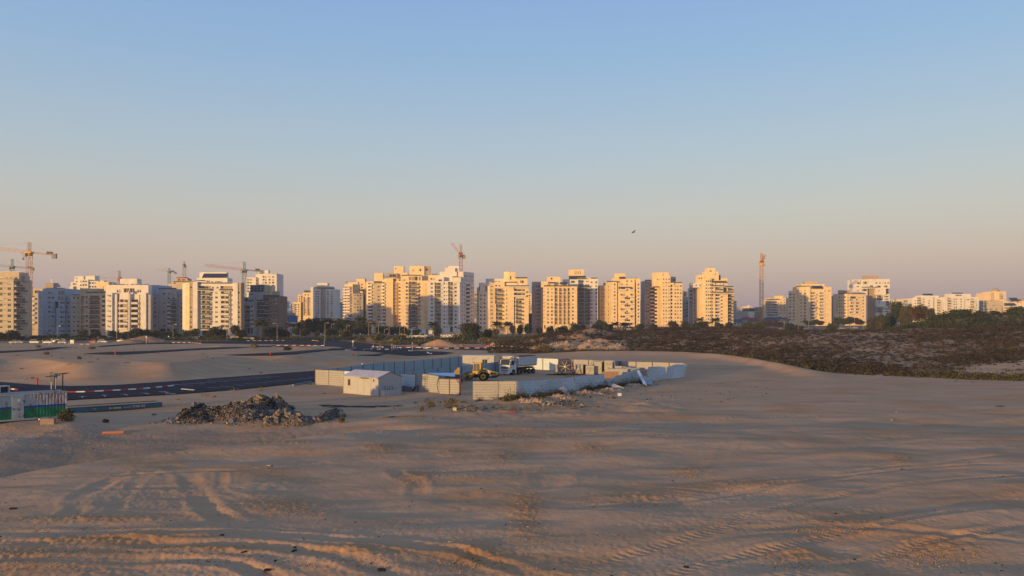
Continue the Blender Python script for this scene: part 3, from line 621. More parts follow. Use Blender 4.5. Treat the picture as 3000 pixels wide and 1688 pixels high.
a = Bld(1, 495, 'shaded beige block with recessed balconies left of the striped white block', 'beige')
a.blk([836, 948], 742, [2, 2], f=[[W([873, 920], (1.3, 1.3), 776, 55.5, 8)]])
a.blk([948, 1246], 722, f=[[('o', 953, 994, 755, 1190, 1.6), W([1022], (1.0, 1.6), 770, 56, 8), ('b', 1060, 1176, 'g', .9, 800, 56, 7), ('b', 1198, 1243, 's', .3, 795, 56, 7), ('o', 1060, 1176, 1150, 1230, 3, 'k')]]).rail(1010, 1240, 722, .3)
for k in range(4): a.blk([950, 1052], 860+k*112, [-.7, -.7], D=.6, bot=868+k*112, m='cream', cop=False, name='ledge')
a.blk([945, 1150], 668, [4, 4], D=8, bot=740); a.tanks(860, 940, 742, 3, 3)
a = Bld(1, 520, 'bright yellow stair tower behind the shaded beige block', 'cream'); a.blk([1138, 1282], 590, D=9, f=[[('o', 1215, 1250, 640, 720, .3)]]).blk([1180, 1225], 575, [2, 2], D=4, bot=600)
a = Bld(1, 487, 'pinkish white block with twin balcony stacks and a tall central fin', 'white')
a.blk([1250, 1750, 1795], 625, [1.5, 1.5, 12], f=[[W([1388, 1415, 1630, 1655], (1.0, 1.8), 694, 99, 1), ('o', 1460, 1522, 665, 713, 1.2, 'g'), ('o', 1530, 1586, 665, 713, 1.2, 'g')], [W([1772], (1, 1.2), 760, 60, 7)]])
a.blk([1245, 1322], 718, [-2, -2], D=4, f=[[W([1275], (.7, .9), 748, 60.5, 8), W([1300], (1.2, 1.0), 752, 60.5, 7)]]); a.blk([1322, 1378], 735, [-.8, -.8], D=3)
a.blk([1378, 1408], 735, [.6, .6], D=2, m='brown', f=[[W([1390], (.8, .8), 780, 60.5, 7)]]); a.blk([1408, 1664], 735, [-.2, -.2], D=3, f=[[('b', 1410, 1512, 's', 1.5, 787, 60.2, 7), ('b', 1532, 1634, 's', 1.5, 787, 60.2, 7), ('o', 1640, 1660, 740, 1200, .6)]])
a.blk([1512, 1519], 690, [-2.3, -2.3], D=2.4, bot=1180, cop=False, name='fin'); a.blk([1525, 1532], 725, [-2.3, -2.3], D=2.4, bot=1180, cop=False, name='fin')
a.blk([1664, 1722], 718, [-.8, -.8], D=3); a.blk([1722, 1776], 740, [.2, .2], D=3, m='grey', f=[[W([1733], (1, .9), 752, 60.5, 8)]])
a.blk([1415, 1617], 555, [5, 5], D=6, bot=640).blk([1445, 1612], 550, [5.5, 5.5], D=5, bot=556, m='cream', cop=False).tanks(1300, 1720, 625, 3, 7); a.slope(1282, 1408, 604, 622, 3, 3, panels=6, rows=1); a.slope(1600, 1728, 612, 627, 3, 3, panels=6, rows=1)
a = Bld(1, 510, 'blue-shaded wing with plain walls right of the striped white block', 'shaded_white')
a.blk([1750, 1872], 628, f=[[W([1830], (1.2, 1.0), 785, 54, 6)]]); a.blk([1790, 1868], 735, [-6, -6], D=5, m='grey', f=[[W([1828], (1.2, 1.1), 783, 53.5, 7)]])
# white cluster behind
a = Bld(1, 700, 'white stepped tower cluster rising behind the shaded blocks on the left', 'white', join=True)
for X0, X1, t, d, cs in ((820, 862, 640, -2, []), (835, 945, 592, 0, [870, 895, 915]), (875, 985, 522, 3, [905]), (940, 1040, 560, -1, [955, 985, 1015]), (1007, 1118, 515, 3, []), (1038, 1168, 580, 0, [1065, 1095, 1125, 1155])):
    a.blk([X0, X1], t, [d, d], D=8, f=[[W(cs, (1.6, 1.6), t+22, 21.5, 9)]] if cs else None)
a.tanks(1010, 1110, 515, 4, 2); a.done()
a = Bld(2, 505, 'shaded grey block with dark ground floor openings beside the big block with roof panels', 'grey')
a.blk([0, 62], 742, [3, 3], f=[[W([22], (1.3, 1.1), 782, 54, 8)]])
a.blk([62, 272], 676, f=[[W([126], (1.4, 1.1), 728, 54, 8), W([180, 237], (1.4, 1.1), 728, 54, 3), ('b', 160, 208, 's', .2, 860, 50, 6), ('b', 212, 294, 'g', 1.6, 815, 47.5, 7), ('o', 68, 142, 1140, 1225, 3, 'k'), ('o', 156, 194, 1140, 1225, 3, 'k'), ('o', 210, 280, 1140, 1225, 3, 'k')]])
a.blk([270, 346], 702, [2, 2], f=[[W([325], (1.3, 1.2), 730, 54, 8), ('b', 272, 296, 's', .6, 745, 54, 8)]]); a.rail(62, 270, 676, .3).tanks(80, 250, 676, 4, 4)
a = Bld(2, 545, 'beige stepped penthouse with red pyramid roof and roof garden', 'beige')
a.blk([173, 345], 612); a.blk([222, 420], 590, [1, 1], D=9, f=[[('o', 240, 262, 590, 610, 1, 'g')]]); a.blk([262, 400], 548, [2, 2], D=7, f=[[('o', 285, 320, 556, 580, 1, 'g'), ('o', 335, 375, 556, 580, 1, 'g')]]); a.blk([268, 372], 535, [2.5, 2.5], D=6, m='red').rail(230, 420, 590, .5)
a = Bld(2, 480, 'large pinkish block with solar roof and two tall balcony stacks', 'white')
a.blk([340, 378], 612, [9, 1], D=9, bot=1150); a.blk([378, 424], 600, [.6, -.6], D=8, bot=1158, m='cream'); a.blk([424, 462], 585, [-.4, -.4], D=8, m='tan', bot=1160, f=[[W([441], (1.0, 1.2), 652, 58.5, 9)]])
a.blk([362, 462], 1150, [1.5, 1.5], D=6, m='white'); a.blk([462, 517], 590, [-1.2, -1.2], D=6)
a.blk([517, 937], 612, [.4, .4], f=[[('b', 519, 682, 'g', 1.6, 687, 60, 1), ('b', 785, 955, 'g', 1.6, 690, 60, 1), ('o', 519, 562, 700, 1215, 1.0, 'o'), ('b', 566, 668, 'g', 1.5, 746, 57.4, 8), W([683, 742], (1.5, 1.2), 715, 57, 7), W([700, 755], (1.3, 1.1), 655, 57, 1), ('b', 790, 892, 's', 1.5, 750, 56.6, 8), ('o', 895, 932, 700, 1120, 1.0), ('o', 566, 780, 1160, 1225, 3, 'k'), W([905], (1.4, 1), 1168, 50, 1)]])
a.blk([937, 992], 602, [-.9, -.9], D=6, f=[[W([], (1, 1), 0, 1, 0)]]); a.blk([992, 1032], 600, [-.4, -.4], D=6, m='tan', f=[[W([1003], (1.1, 1.1), 660, 57.5, 9)]])
a.blk([507, 870], 543, [4, 4], D=9, bot=640, f=[[('o', 628, 662, 580, 606, .3, 'g'), ('o', 680, 702, 580, 606, .3, 'g'), ('o', 725, 780, 580, 606, .3, 'g'), ('o', 785, 810, 580, 606, .3, 'g')]]).rail(520, 930, 612, .8)
a.blk([540, 862], 476, [9.5, 9.5], D=3, bot=560).slope(560, 852, 487, 556, 5.2, 4, panels=13, rows=3).mast(778, 455, 476, 10).blk([490, 585], 567, [.5, .5], D=3, bot=571, m='dark', cop=False, name='awning')
a = Bld(2, 497, 'shaded grey block of open balconies left of the sloped roof block', 'grey')
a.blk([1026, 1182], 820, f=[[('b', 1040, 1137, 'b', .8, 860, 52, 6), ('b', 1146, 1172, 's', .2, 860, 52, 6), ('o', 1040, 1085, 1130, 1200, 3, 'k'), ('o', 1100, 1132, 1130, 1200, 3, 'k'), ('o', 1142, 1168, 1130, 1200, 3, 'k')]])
a.blk([1030, 1130], 770, [3, 3], D=8, bot=830, f=[[('o', 1045, 1110, 782, 806, 1, 'g')]]).rail(1030, 1180, 820, .2)
a = Bld(2, 505, 'shaded grey block with a steep blue solar roof and zigzag balconies', 'grey')
a.blk([1122, 1342], 708, f=[[W([1158, 1184], (1.7, .8), 738, 49, 1), W([1255], (2, .8), 740, 49, 1), W([1203], (1.0, 1.0), 788, 49, 7), ('b', 1225, 1322, 'g', 1.8, 818, 94, 3), ('b', 1258, 1358, 'g', 1.8, 865, 94, 3)]])
a.blk([1292, 1472], 752, [-2, -2], m='brown', f=[[W([1385, 1445], (1.3, 1.2), 796, 48.5, 7), W([1408, 1420], (.6, 1), 796, 48.5, 7), ('b', 1296, 1356, 'g', 1.5, 865, 94, 3), ('o', 1296, 1350, 1070, 1130, 2, 'k')]]).blk([1292, 1472], 742, [-2.3, -2.3], D=3, bot=760, m='dark', cop=False, name='cornice')
a.blk([1340, 1398], 632, [4, 4], D=7, bot=770, m='cream'); a.blk([1395, 1455], 700, [5, 5], D=6, bot=770)
# slanted solar gable
o_ = a.O; b = MB(); Y0 = a.Y+.3; xs = [PX(a.px(q), Y0) for q in (1135, 1218, 1320, 1342)]
prof = [(xs[0], a.z(706)), (xs[1], a.z(618)), (xs[2], a.z(618)), (xs[3], a.z(640)), (xs[3], a.z(706))]
b.v = []; n = len(prof)
for yy in (Y0, Y0+9): b.v += [(q[0]-o_[0], yy-o_[1], q[1]-o_[2]) for q in prof]
b.f = [(0, 1, 2, 3, 4)[::-1], (5, 6, 7, 8, 9)]+[(i, (i+1) % n, n+(i+1) % n, n+i) for i in range(n)]; b.m = [0]*len(b.f); b.build('gable', WALL['beige'], a.e)
a.slope(1140, 1300, 622, 704, -.4, .35, panels=4, rows=3, name='solar_array')
for q in [c for c in a.e.children if c.name.startswith('solar_array')]: pass
a = Bld(2, 680, 'pink lit white tower behind the green crane mast', 'white', join=True)
a.blk([1086, 1206], 537, [3, 3], f=[[W([1116, 1146], (1.7, 1.4), 562, 34, 5)]]); a.blk([1203, 1262], 500, [5, 5], D=8, f=[[('b', 1206, 1226, 's', 1.4, 560, 34, 4)]]); a.blk([1258, 1452], 490, f=[[W([1297, 1325, 1368], (1.6, 1.4), 528, 34.5, 6), W([1410, 1427], (1.9, 1.4), 528, 34.5, 6)]]); a.blk([1312, 1352], 452, [3, 3], D=5, bot=500); a.blk([1238, 1282], 472, [3, 3], D=5, bot=510); a.done()
a = Bld(2, 600, 'plain blue wall of a public building beyond the palms', 'blue', cat='building'); a.blk([1490, 1696], 985, [0, 3], D=14)
a = Bld(2, 640, 'round pale hall with a crown of small arches above the blue wall', 'tan'); a.blk([1500, 1640], 955, D=8)
b = MB(); cx = PX(a.px(1570), a.Y+5)-a.O[0]; r_ = 70/K*a.Y/F; zb = a.z(958)-a.O[2]; zt = a.z(930)-a.O[2]
pts = [(cx+r_*math.cos(2*math.pi*k/24), 5+r_*math.sin(2*math.pi*k/24)) for k in range(24)]; b.prism(pts, zb, zt)
for k in range(24):
    q = pts[k]; b.box(((q[0]), q[1], zb+(zt-zb)*.55), (.7, .7, (zt-zb)*.6), 0, 2*math.pi*k/24)
b.tube((cx, 5, zt), (cx, 5, zt+1.8), r_*.95, 24, 0, r_*.3); b.build('rotunda', WALL['white'], a.e)
a = Bld(2, 575, 'low white pavilion wall below the blue wall', 'white', cat='building'); a.blk([1478, 1712], 1068, D=8, f=[[('o', 1500, 1525, 1100, 1120, .5, 'k'), ('o', 1600, 1680, 1095, 1115, .5, 'g')]]); a.blk([1482, 1565], 1052, [3, 3], D=4)
hz = mat('haze_tinted_facade', (0.20, 0.24, 0.33), 0.9, noise=0.15, nscale=.05); WALL['far'] = hz  # distance haze put into the facade colour as a blue tint
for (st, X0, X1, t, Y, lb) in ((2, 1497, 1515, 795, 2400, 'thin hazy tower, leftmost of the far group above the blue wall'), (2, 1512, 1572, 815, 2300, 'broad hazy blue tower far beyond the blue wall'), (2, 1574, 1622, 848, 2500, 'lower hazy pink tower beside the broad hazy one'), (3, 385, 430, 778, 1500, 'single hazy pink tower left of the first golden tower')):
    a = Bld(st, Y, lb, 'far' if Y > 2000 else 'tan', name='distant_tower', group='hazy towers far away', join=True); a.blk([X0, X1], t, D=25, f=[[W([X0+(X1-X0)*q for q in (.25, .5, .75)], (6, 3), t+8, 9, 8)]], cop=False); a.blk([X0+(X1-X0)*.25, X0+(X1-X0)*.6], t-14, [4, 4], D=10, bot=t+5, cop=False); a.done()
# ---- centre
a = Bld(2, 765, 'cluster of stepped cream flats with many balconies left of the half shaded white tower', 'cream', join=True)
a.blk([1640, 1735], 828, f=[[W([1680, 1712], (1.4, 1.2), 858, 27, 7), ('b', 1642, 1664, 's', 1.2, 868, 27, 6)]]); a.blk([1700, 1762], 740, [4, 4], f=[[W([1720], (1.4, 1.2), 760, 27, 3), ('b', 1735, 1760, 'b', 1.2, 770, 27, 9)]]); a.blk([1758, 1852], 715, [2, 2], f=[[('b', 1765, 1800, 'b', 1.4, 790, 27, 8), ('b', 1812, 1845, 'b', 1.4, 790, 27, 8), W([1790, 1825], (1.6, 1.4), 740, 27, 1)]]); a.blk([1775, 1850], 690, [5, 5], D=6, bot=720, m='dark'); a.blk([1850, 1885], 735, [3, 3], m='beige', f=[[('b', 1853, 1880, 'b', 1.2, 770, 27, 9)]]); a.done()
a = Bld(3, 745, 'white tower whose lower two thirds lie in shade behind the dark trees', 'white')
a.blk([40, 72], 650, [4, 4], D=8); a.blk([70, 156], 672, f=[[W([107, 132], (1.5, 1.2), 702, 28.4, 12)]]); a.blk([156, 222], 668, [2.5, 2.5], m='beige', f=[[W([164], (1.1, 1.2), 702, 28.4, 4)]]); a.blk([220, 334], 674, [-.3, -.3], f=[[W([243], (1.5, 1.2), 702, 28.4, 12), W([290, 308], (1.6, 1.2), 702, 28.4, 12)]])
a.blk([118, 238], 602, [4, 4], D=8, bot=690, f=[[('o', 160, 170, 615, 650, .3)]]); a.blk([90, 300], 645, [3, 3], D=8, bot=690, m='beige').rail(110, 300, 668, 1).tanks(225, 330, 670, 3, 4).mast(235, 590, 602)
a = Bld(3, 770, 'low shaded block of dark balconies right of the half shaded tower', 'grey', join=True); a.blk([333, 392], 826, f=[[('b', 334, 386, 'g', 1.2, 858, 23, 7)]]); a.done()
a = Bld(3, 900, 'low orange lit flats glimpsed in the gap before the golden towers', 'tan', join=True); a.blk([392, 470], 885, f=[[W([405, 425, 445], (1.6, 1.2), 905, 24, 6)]]); a.blk([400, 440], 855, [5, 5], D=6); a.blk([435, 475], 850, [12, 12], D=6, f=[[W([450], (1.6, 1.2), 870, 24, 4)]]); a.done()
a = Bld(3, 585, 'long low white pavilion with dark flat roof and columns', 'white', cat='building'); a.blk([120, 440], 1040, [1, 1], D=8, f=[[('o', 130+34*k, 152+34*k, 1045, 1075, 1, 'k') for k in range(9)]]); a.blk([108, 458], 1016, [-1.5, -1.5], D=12, bot=1030, m='dark', cop=False, name='flat_roof')
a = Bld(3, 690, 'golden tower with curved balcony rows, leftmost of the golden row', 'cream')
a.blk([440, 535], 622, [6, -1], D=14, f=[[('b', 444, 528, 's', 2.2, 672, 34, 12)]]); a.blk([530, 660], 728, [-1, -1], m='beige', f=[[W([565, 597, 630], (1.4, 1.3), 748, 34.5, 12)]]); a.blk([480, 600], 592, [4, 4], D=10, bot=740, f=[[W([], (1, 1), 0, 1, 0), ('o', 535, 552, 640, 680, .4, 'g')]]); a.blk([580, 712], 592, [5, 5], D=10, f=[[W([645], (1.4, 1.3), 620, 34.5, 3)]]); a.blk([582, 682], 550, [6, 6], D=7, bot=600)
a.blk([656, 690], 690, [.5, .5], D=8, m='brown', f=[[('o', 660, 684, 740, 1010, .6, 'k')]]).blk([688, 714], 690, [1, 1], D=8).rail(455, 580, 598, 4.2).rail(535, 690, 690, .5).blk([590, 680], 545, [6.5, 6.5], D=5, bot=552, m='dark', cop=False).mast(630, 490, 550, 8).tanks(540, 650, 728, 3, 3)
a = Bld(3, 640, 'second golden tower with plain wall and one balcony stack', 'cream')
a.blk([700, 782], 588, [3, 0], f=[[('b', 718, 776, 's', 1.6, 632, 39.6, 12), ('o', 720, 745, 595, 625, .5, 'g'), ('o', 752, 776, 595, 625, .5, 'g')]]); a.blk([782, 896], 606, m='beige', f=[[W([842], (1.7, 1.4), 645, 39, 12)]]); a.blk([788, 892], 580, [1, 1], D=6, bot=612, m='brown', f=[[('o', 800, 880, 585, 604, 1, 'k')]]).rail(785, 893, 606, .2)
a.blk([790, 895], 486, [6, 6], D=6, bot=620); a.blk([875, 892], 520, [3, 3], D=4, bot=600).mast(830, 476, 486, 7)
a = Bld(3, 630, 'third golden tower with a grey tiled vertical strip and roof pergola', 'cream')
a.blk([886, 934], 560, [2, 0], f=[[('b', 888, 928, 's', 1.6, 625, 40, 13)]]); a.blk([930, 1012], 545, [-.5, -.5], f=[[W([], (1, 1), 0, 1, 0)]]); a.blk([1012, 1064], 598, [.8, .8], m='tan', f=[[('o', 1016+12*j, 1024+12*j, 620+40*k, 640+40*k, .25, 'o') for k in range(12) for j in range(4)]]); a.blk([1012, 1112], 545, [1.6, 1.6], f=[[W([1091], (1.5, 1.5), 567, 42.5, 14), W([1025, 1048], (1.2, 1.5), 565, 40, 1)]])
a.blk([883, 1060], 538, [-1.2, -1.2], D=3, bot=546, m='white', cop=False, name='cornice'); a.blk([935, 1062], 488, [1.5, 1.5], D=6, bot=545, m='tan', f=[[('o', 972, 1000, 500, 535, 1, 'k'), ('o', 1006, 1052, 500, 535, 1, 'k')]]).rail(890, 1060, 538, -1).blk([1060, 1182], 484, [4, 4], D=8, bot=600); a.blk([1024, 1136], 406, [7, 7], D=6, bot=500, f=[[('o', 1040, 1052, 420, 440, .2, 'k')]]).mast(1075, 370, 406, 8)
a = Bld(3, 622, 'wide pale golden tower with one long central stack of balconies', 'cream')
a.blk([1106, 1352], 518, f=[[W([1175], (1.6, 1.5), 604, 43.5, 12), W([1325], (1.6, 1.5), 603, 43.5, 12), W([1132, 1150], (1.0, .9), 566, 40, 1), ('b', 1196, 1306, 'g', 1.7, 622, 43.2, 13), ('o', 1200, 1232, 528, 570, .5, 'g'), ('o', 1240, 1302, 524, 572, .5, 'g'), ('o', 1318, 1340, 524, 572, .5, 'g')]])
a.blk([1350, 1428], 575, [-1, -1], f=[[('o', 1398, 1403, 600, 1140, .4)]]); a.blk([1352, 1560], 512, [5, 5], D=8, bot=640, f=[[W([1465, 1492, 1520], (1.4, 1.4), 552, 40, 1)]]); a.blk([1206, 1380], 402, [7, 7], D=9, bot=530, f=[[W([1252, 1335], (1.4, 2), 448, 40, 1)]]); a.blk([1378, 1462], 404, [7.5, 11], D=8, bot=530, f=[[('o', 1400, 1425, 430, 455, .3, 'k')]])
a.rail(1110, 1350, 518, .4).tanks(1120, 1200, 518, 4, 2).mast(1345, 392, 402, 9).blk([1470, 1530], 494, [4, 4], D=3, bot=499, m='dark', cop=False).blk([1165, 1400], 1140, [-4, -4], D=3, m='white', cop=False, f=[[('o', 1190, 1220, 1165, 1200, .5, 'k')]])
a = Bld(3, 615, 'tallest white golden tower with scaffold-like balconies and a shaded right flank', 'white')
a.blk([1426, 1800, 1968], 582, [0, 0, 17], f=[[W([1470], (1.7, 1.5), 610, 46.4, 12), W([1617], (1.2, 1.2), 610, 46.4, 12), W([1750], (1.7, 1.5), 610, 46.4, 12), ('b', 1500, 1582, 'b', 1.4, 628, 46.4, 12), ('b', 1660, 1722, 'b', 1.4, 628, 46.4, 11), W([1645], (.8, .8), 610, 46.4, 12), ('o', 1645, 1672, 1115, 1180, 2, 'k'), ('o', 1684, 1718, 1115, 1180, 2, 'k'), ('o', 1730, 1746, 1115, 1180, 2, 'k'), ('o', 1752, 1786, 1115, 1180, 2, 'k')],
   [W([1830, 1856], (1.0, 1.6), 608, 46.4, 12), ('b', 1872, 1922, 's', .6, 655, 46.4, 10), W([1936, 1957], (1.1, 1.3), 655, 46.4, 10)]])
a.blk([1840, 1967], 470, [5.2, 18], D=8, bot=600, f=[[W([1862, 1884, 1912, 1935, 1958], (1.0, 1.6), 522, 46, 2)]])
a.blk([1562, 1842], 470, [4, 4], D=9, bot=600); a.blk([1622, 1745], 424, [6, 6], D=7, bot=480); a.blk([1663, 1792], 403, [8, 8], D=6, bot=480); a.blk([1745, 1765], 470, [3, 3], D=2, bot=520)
a.blk([1706, 1812], 535, [-.6, -.6], D=5, bot=590, cop=False).blk([1712, 1780], 522, [0, 0], D=3, bot=536, m='brown', cop=False).blk([1512, 1612], 530, [-.4, -.4], D=5, bot=600, f=[[('o', 1550, 1590, 560, 585, .6, 'k')]]).mast(1448, 470, 582, 3)
a = Bld(4, 900, 'far orange lit flats seen in the gap right of the tallest white tower', 'tan', join=True); a.blk([152, 210], 720, f=[[W([170, 190], (1.8, 1.2), 740, 22, 12)]]); a.blk([150, 186], 820, [-60, -60], D=8, m='grey', f=[[('b', 158, 184, 'g', 1, 860, 26, 7)]]); a.done()
a = Bld(4, 625, 'golden tower with a blue-shaded left wing and a tall square roof block', 'cream')
a.blk([190, 216], 655, [14, 14], m='cream', f=[[W([197, 208], (1, 1.2), 690, 47, 9)]]); a.blk([214, 342], 600, [13, 13], m='white', f=[[W([237, 280], (1.3, 1.5), 747, 46.8, 9), ('o', 290, 306, 635, 702, .4, 'k'), ('o', 217, 226, 635, 700, .4, 'k')]])
a.blk([340, 402], 588, [9, 9], m='beige', f=[[W([357, 372], (.8, 1.4), 640, 46.8, 11)]]); a.blk([293, 508], 552, [20, 20], D=8, bot=620, m='white')
a.blk([400, 517], 588, [1.5, 1.5], f=[[('b', 398, 513, 'g', 2.0, 705, 47, 4), ('b', 412, 497, 'g', 1.4, 893, 47, 6), W([418, 457], (1.5, 1.3), 632, 40, 1)]]); a.blk([516, 627], 655, [-1, -1], f=[[W([543], (.9, 1.6), 688, 46.8, 10)]])
a.blk([625, 800], 655, f=[[('b', 627, 770, 's', 1.8, 712, 48, 2), ('b', 650, 727, 'g', 1.6, 800, 46.6, 7), W([634], (1.2, 1.4), 780, 46.6, 7)]]); a.blk([512, 808], 642, [-1.6, -1.6], D=5, bot=653, m='white', cop=False, name='cornice').rail(515, 806, 642, -1.4)
a.blk([470, 670], 600, [3, 3], D=8, bot=650, f=[[('o', 486, 506, 620, 645, .3, 'g')]]).rail(470, 665, 600, 3.2).blk([640, 786], 545, [3.5, 3.5], D=8, bot=650, f=[[('o', 700, 742, 572, 602, .4, 'g')]]).blk([642, 786], 532, [3, 3], D=8, bot=546, m='dark', cop=False)
a.blk([508, 570], 472, [8, 5], D=8, bot=600); a.blk([568, 645], 472, [5, 5], D=8, bot=600, f=[[('o', 581, 595, 518, 560, .3, 'k')]]); a.tanks(360, 470, 588, 5, 3)
a = Bld(4, 840, 'far cream flats between two golden towers in the middle', 'cream', join=True); a.blk([800, 846], 725, f=[[W([812, 828], (1.6, 1.4), 750, 24, 9)]]); a.blk([798, 845], 960, [-150, -150], D=10, m='dark'); a.done()
a = Bld(4, 632, 'golden tower with an open concrete grid of balconies', 'cream')
a.blk([843, 950], 588, [15, 15], m='grey', f=[[('b', 884, 905, 's', .1, 670, 43, 10), ('b', 914, 935, 's', .1, 670, 43, 10), ('o', 886, 902, 610, 650, .4, 'k')]]); a.blk([945, 980], 600, [8, 8], D=8, m='beige', f=[[('w', [965], (1, 1.2), 670, 44, 10)]])
a.blk([972, 1106], 642, f=[[W([1030, 1075], (1.4, 1.5), 668, 44.3, 10), W([982], (.8, 1.0), 700, 44.3, 9), ('o', 985, 1000, 1100, 1140, 1.5, 'k'), ('o', 1060, 1090, 1105, 1140, 1.5, 'k')]])
a.blk([1106, 1302], 640, [.5, .5], m='cream', f=[[('b', X0, X1, 'b', .3, 697, 43.6, 10) for X0, X1 in ((1106, 1150), (1158, 1204), (1210, 1250), (1258, 1296))]]); a.blk([1300, 1372], 642, [0, 0], f=[[W([1322], (1.4, 1.4), 672, 44, 10)]])
for k in range(4): a.blk([1104, 1300], 738+k*87, [-.6, -.6], D=1, bot=745+k*87, m='white', cop=False, name='ledge')
a.rail(980, 1380, 642, -.2).blk([1018, 1176], 530, [7, 7], D=8, bot=650, f=[[('o', 1060, 1082, 540, 560, .3, 'k')]]).blk([950, 1100], 585, [3, 3], D=6, bot=650, f=[[('o', 1018, 1060, 618, 640, .5, 'g')]]).slope(1030, 1098, 582, 600, 1, 3, panels=4, rows=1); a.slope(1170, 1258, 590, 606, 1, 3, panels=5, rows=1); a.blk([1176, 1262], 600, [4, 4], D=5, bot=650, f=[[('o', 1185, 1250, 612, 638, .5, 'g')]])
a = Bld(4, 652, 'stepped tower with lit top, shaded balcony flank and a slotted roof box', 'white')
a.blk([1208, 1385], 560, [-4, -4], D=8, bot=660, f=[[('o', 1300, 1345, 575, 600, .3, 'k')]]); a.blk([1372, 1530], 545, [1, 1], f=[[W([1395, 1442, 1494], (1.9, .8), 583, 40, 1), ('b', 1380, 1458, 'g', 1.8, 655, 43.3, 11), ('b', 1464, 1526, 'g', 1.8, 655, 43.3, 11)]]); a.blk([1528, 1618], 552, [.2, .2], f=[[W([1543], (1.6, 1.2), 592, 43, 12), W([1598], (1.4, 1.5), 592, 43, 12)]])
a.blk([1380, 1532], 540, [-.2, -.2], D=3, bot=546, cop=False, name='cornice'); a.slope(1276, 1478, 514, 548, -1, 4, panels=12, rows=2); a.blk([1276, 1450], 445, [4, 4], D=7, bot=560, m='cream', f=[[('o', 1345, 1352, 460, 500, .3, 'k'), ('o', 1366, 1373, 460, 500, .3, 'k'), ('o', 1385, 1390, 460, 500, .3, 'k'), ('o', 1408, 1415, 460, 500, .3, 'k')]]).rail(1535, 1615, 552, .4)
a = Bld(5, 642, 'golden tower with staggered cross balconies and dark vertical grooves', 'cream')
a.blk([-176, -92], 632, [17, 17], m='beige', f=[[W([-150, -120], (.9, 1.3), 680, 42, 10)]]); a.blk([-100, -38], 592, [14, 14], m='beige', f=[[W([-68], (.9, 1.3), 640, 42, 11)]])
a.blk([-40, 32], 590, [0, 0], f=[[W([4], (1.3, 1.5), 620, 42, 12)]]); a.blk([32, 44], 592, [1.2, 1.2], D=6, m='brown'); a.blk([44, 240], 598, [0, 0], f=[[('b', 25, 138, 's', 2.0, 688, 50, 1), ('b', 182, 236, 's', 1.8, 690, 50, 1), ('b', 70, 138, 's', 1.6, 765, 43, 9, (120, 198)), ('b', 188, 236, 's', 1.9, 765, 43, 9, (186, 236)), W([80, 205], (1.5, 1.6), 735, 86, 5), W([148], (1, 1.3), 620, 42, 1), W([66, 90], (1, 1.2), 618, 40, 1)]])
a.blk([240, 257], 560, [1.4, 1.4], D=6, m='brown'); a.blk([257, 304], 552, [-.2, -.2], f=[[W([284], (1.3, 1.4), 620, 42, 12)]]); a.blk([120, 304], 548, [2.5, 2.5], D=8, bot=640, f=[[W([150, 204], (1.2, 1.2), 580, 40, 1)]])
a.blk([-20, 132], 545, [3, 3], D=8, bot=620); a.blk([8, 130], 490, [6, 6], D=6, bot=560).mast(40, 482, 490, 8); a.slope(60, 135, 526, 548, 2, 3, panels=5, rows=1); a.slope(150, 282, 540, 552, 3, 3, panels=8, rows=1); a.rail(-90, 40, 590, .3).rail(50, 180, 660, -1.6)
a = Bld(5, 880, 'far pale flats in the gap right of the cross balcony tower', 'white', join=True); a.blk([306, 356], 785, f=[[('b', 330, 354, 'b', 1, 830, 28, 7), W([316], (1.5, 1.2), 850, 28, 6)]]); a.blk([308, 352], 1020, [-60, -60], D=8, m='tan'); a.done()
a = Bld(5, 642, 'golden tower with shaded balcony wing on its left and a black window slot', 'cream')
a.blk([358, 474], 575, [19, 19], m='grey', f=[[W([375, 397], (1.1, 1.4), 600, 42, 13), ('b', 420, 470, 's', 1.6, 655, 42, 12)]]); a.blk([468, 552], 605, [18, 18], m='grey', f=[[W([538], (1, 1.4), 628, 42, 12), ('b', 472, 522, 's', 2.0, 668, 42, 11), W([505], (1.2, 1.3), 628, 42, 1)]])
a.blk([550, 662], 520, [0, 0], f=[[W([582, 612], (1.0, 1.2), 556, 41.5, 14), W([645], (1.1, 1.2), 556, 41.5, 14)]]); a.blk([660, 688], 605, [1, 1], m='brown', f=[[('b', 664, 684, 's', 1.0, 662, 41.5, 12)]]); a.blk([686, 802], 605, [0, 0], f=[[W([720, 750, 783], (1.3, 1.3), 638, 41.5, 12)]])
a.blk([466, 642], 478, [2.5, 2.5], D=10, bot=640, f=[[W([510, 535, 558], (1.0, 1.3), 556, 40, 1), ('o', 575, 580, 490, 520, .2, 'k')]]); a.blk([642, 662], 520, [4, 4], D=6, bot=600); a.blk([660, 734], 527, [6, 6], D=8, bot=620, m='grey', f=[[('o', 698, 720, 555, 575, .3, 'k')]]); a.blk([666, 705], 600, [-.9, -.9], D=2, bot=622, cop=False)
a.rail(362, 470, 575, 19.3).rail(690, 800, 605, .3).tanks(370, 460, 575, 21, 3).mast(540, 440, 478, 5).mast(620, 466, 478, 5).tanks(730, 800, 605, 3, 2)
a = Bld(5, 720, 'shaded low block with balconies between two golden towers on the right', 'grey', join=True); a.blk([803, 892], 770, f=[[W([820], (1.3, 1.3), 810, 37, 8), ('b', 842, 884, 'b', 1.2, 850, 37, 6)]]); a.blk([806, 862], 700, [16, 16], D=8, m='cream', f=[[('o', 820, 845, 712, 760, 1, 'g')]]); a.blk([888, 935], 770, [4, 4], m='white', f=[[('b', 892, 925, 'g', 1.2, 830, 37, 7)]]); a.done()
a = Bld(5, 650, 'stepped golden tower with planted terraces and balconies wrapping its right side', 'cream')
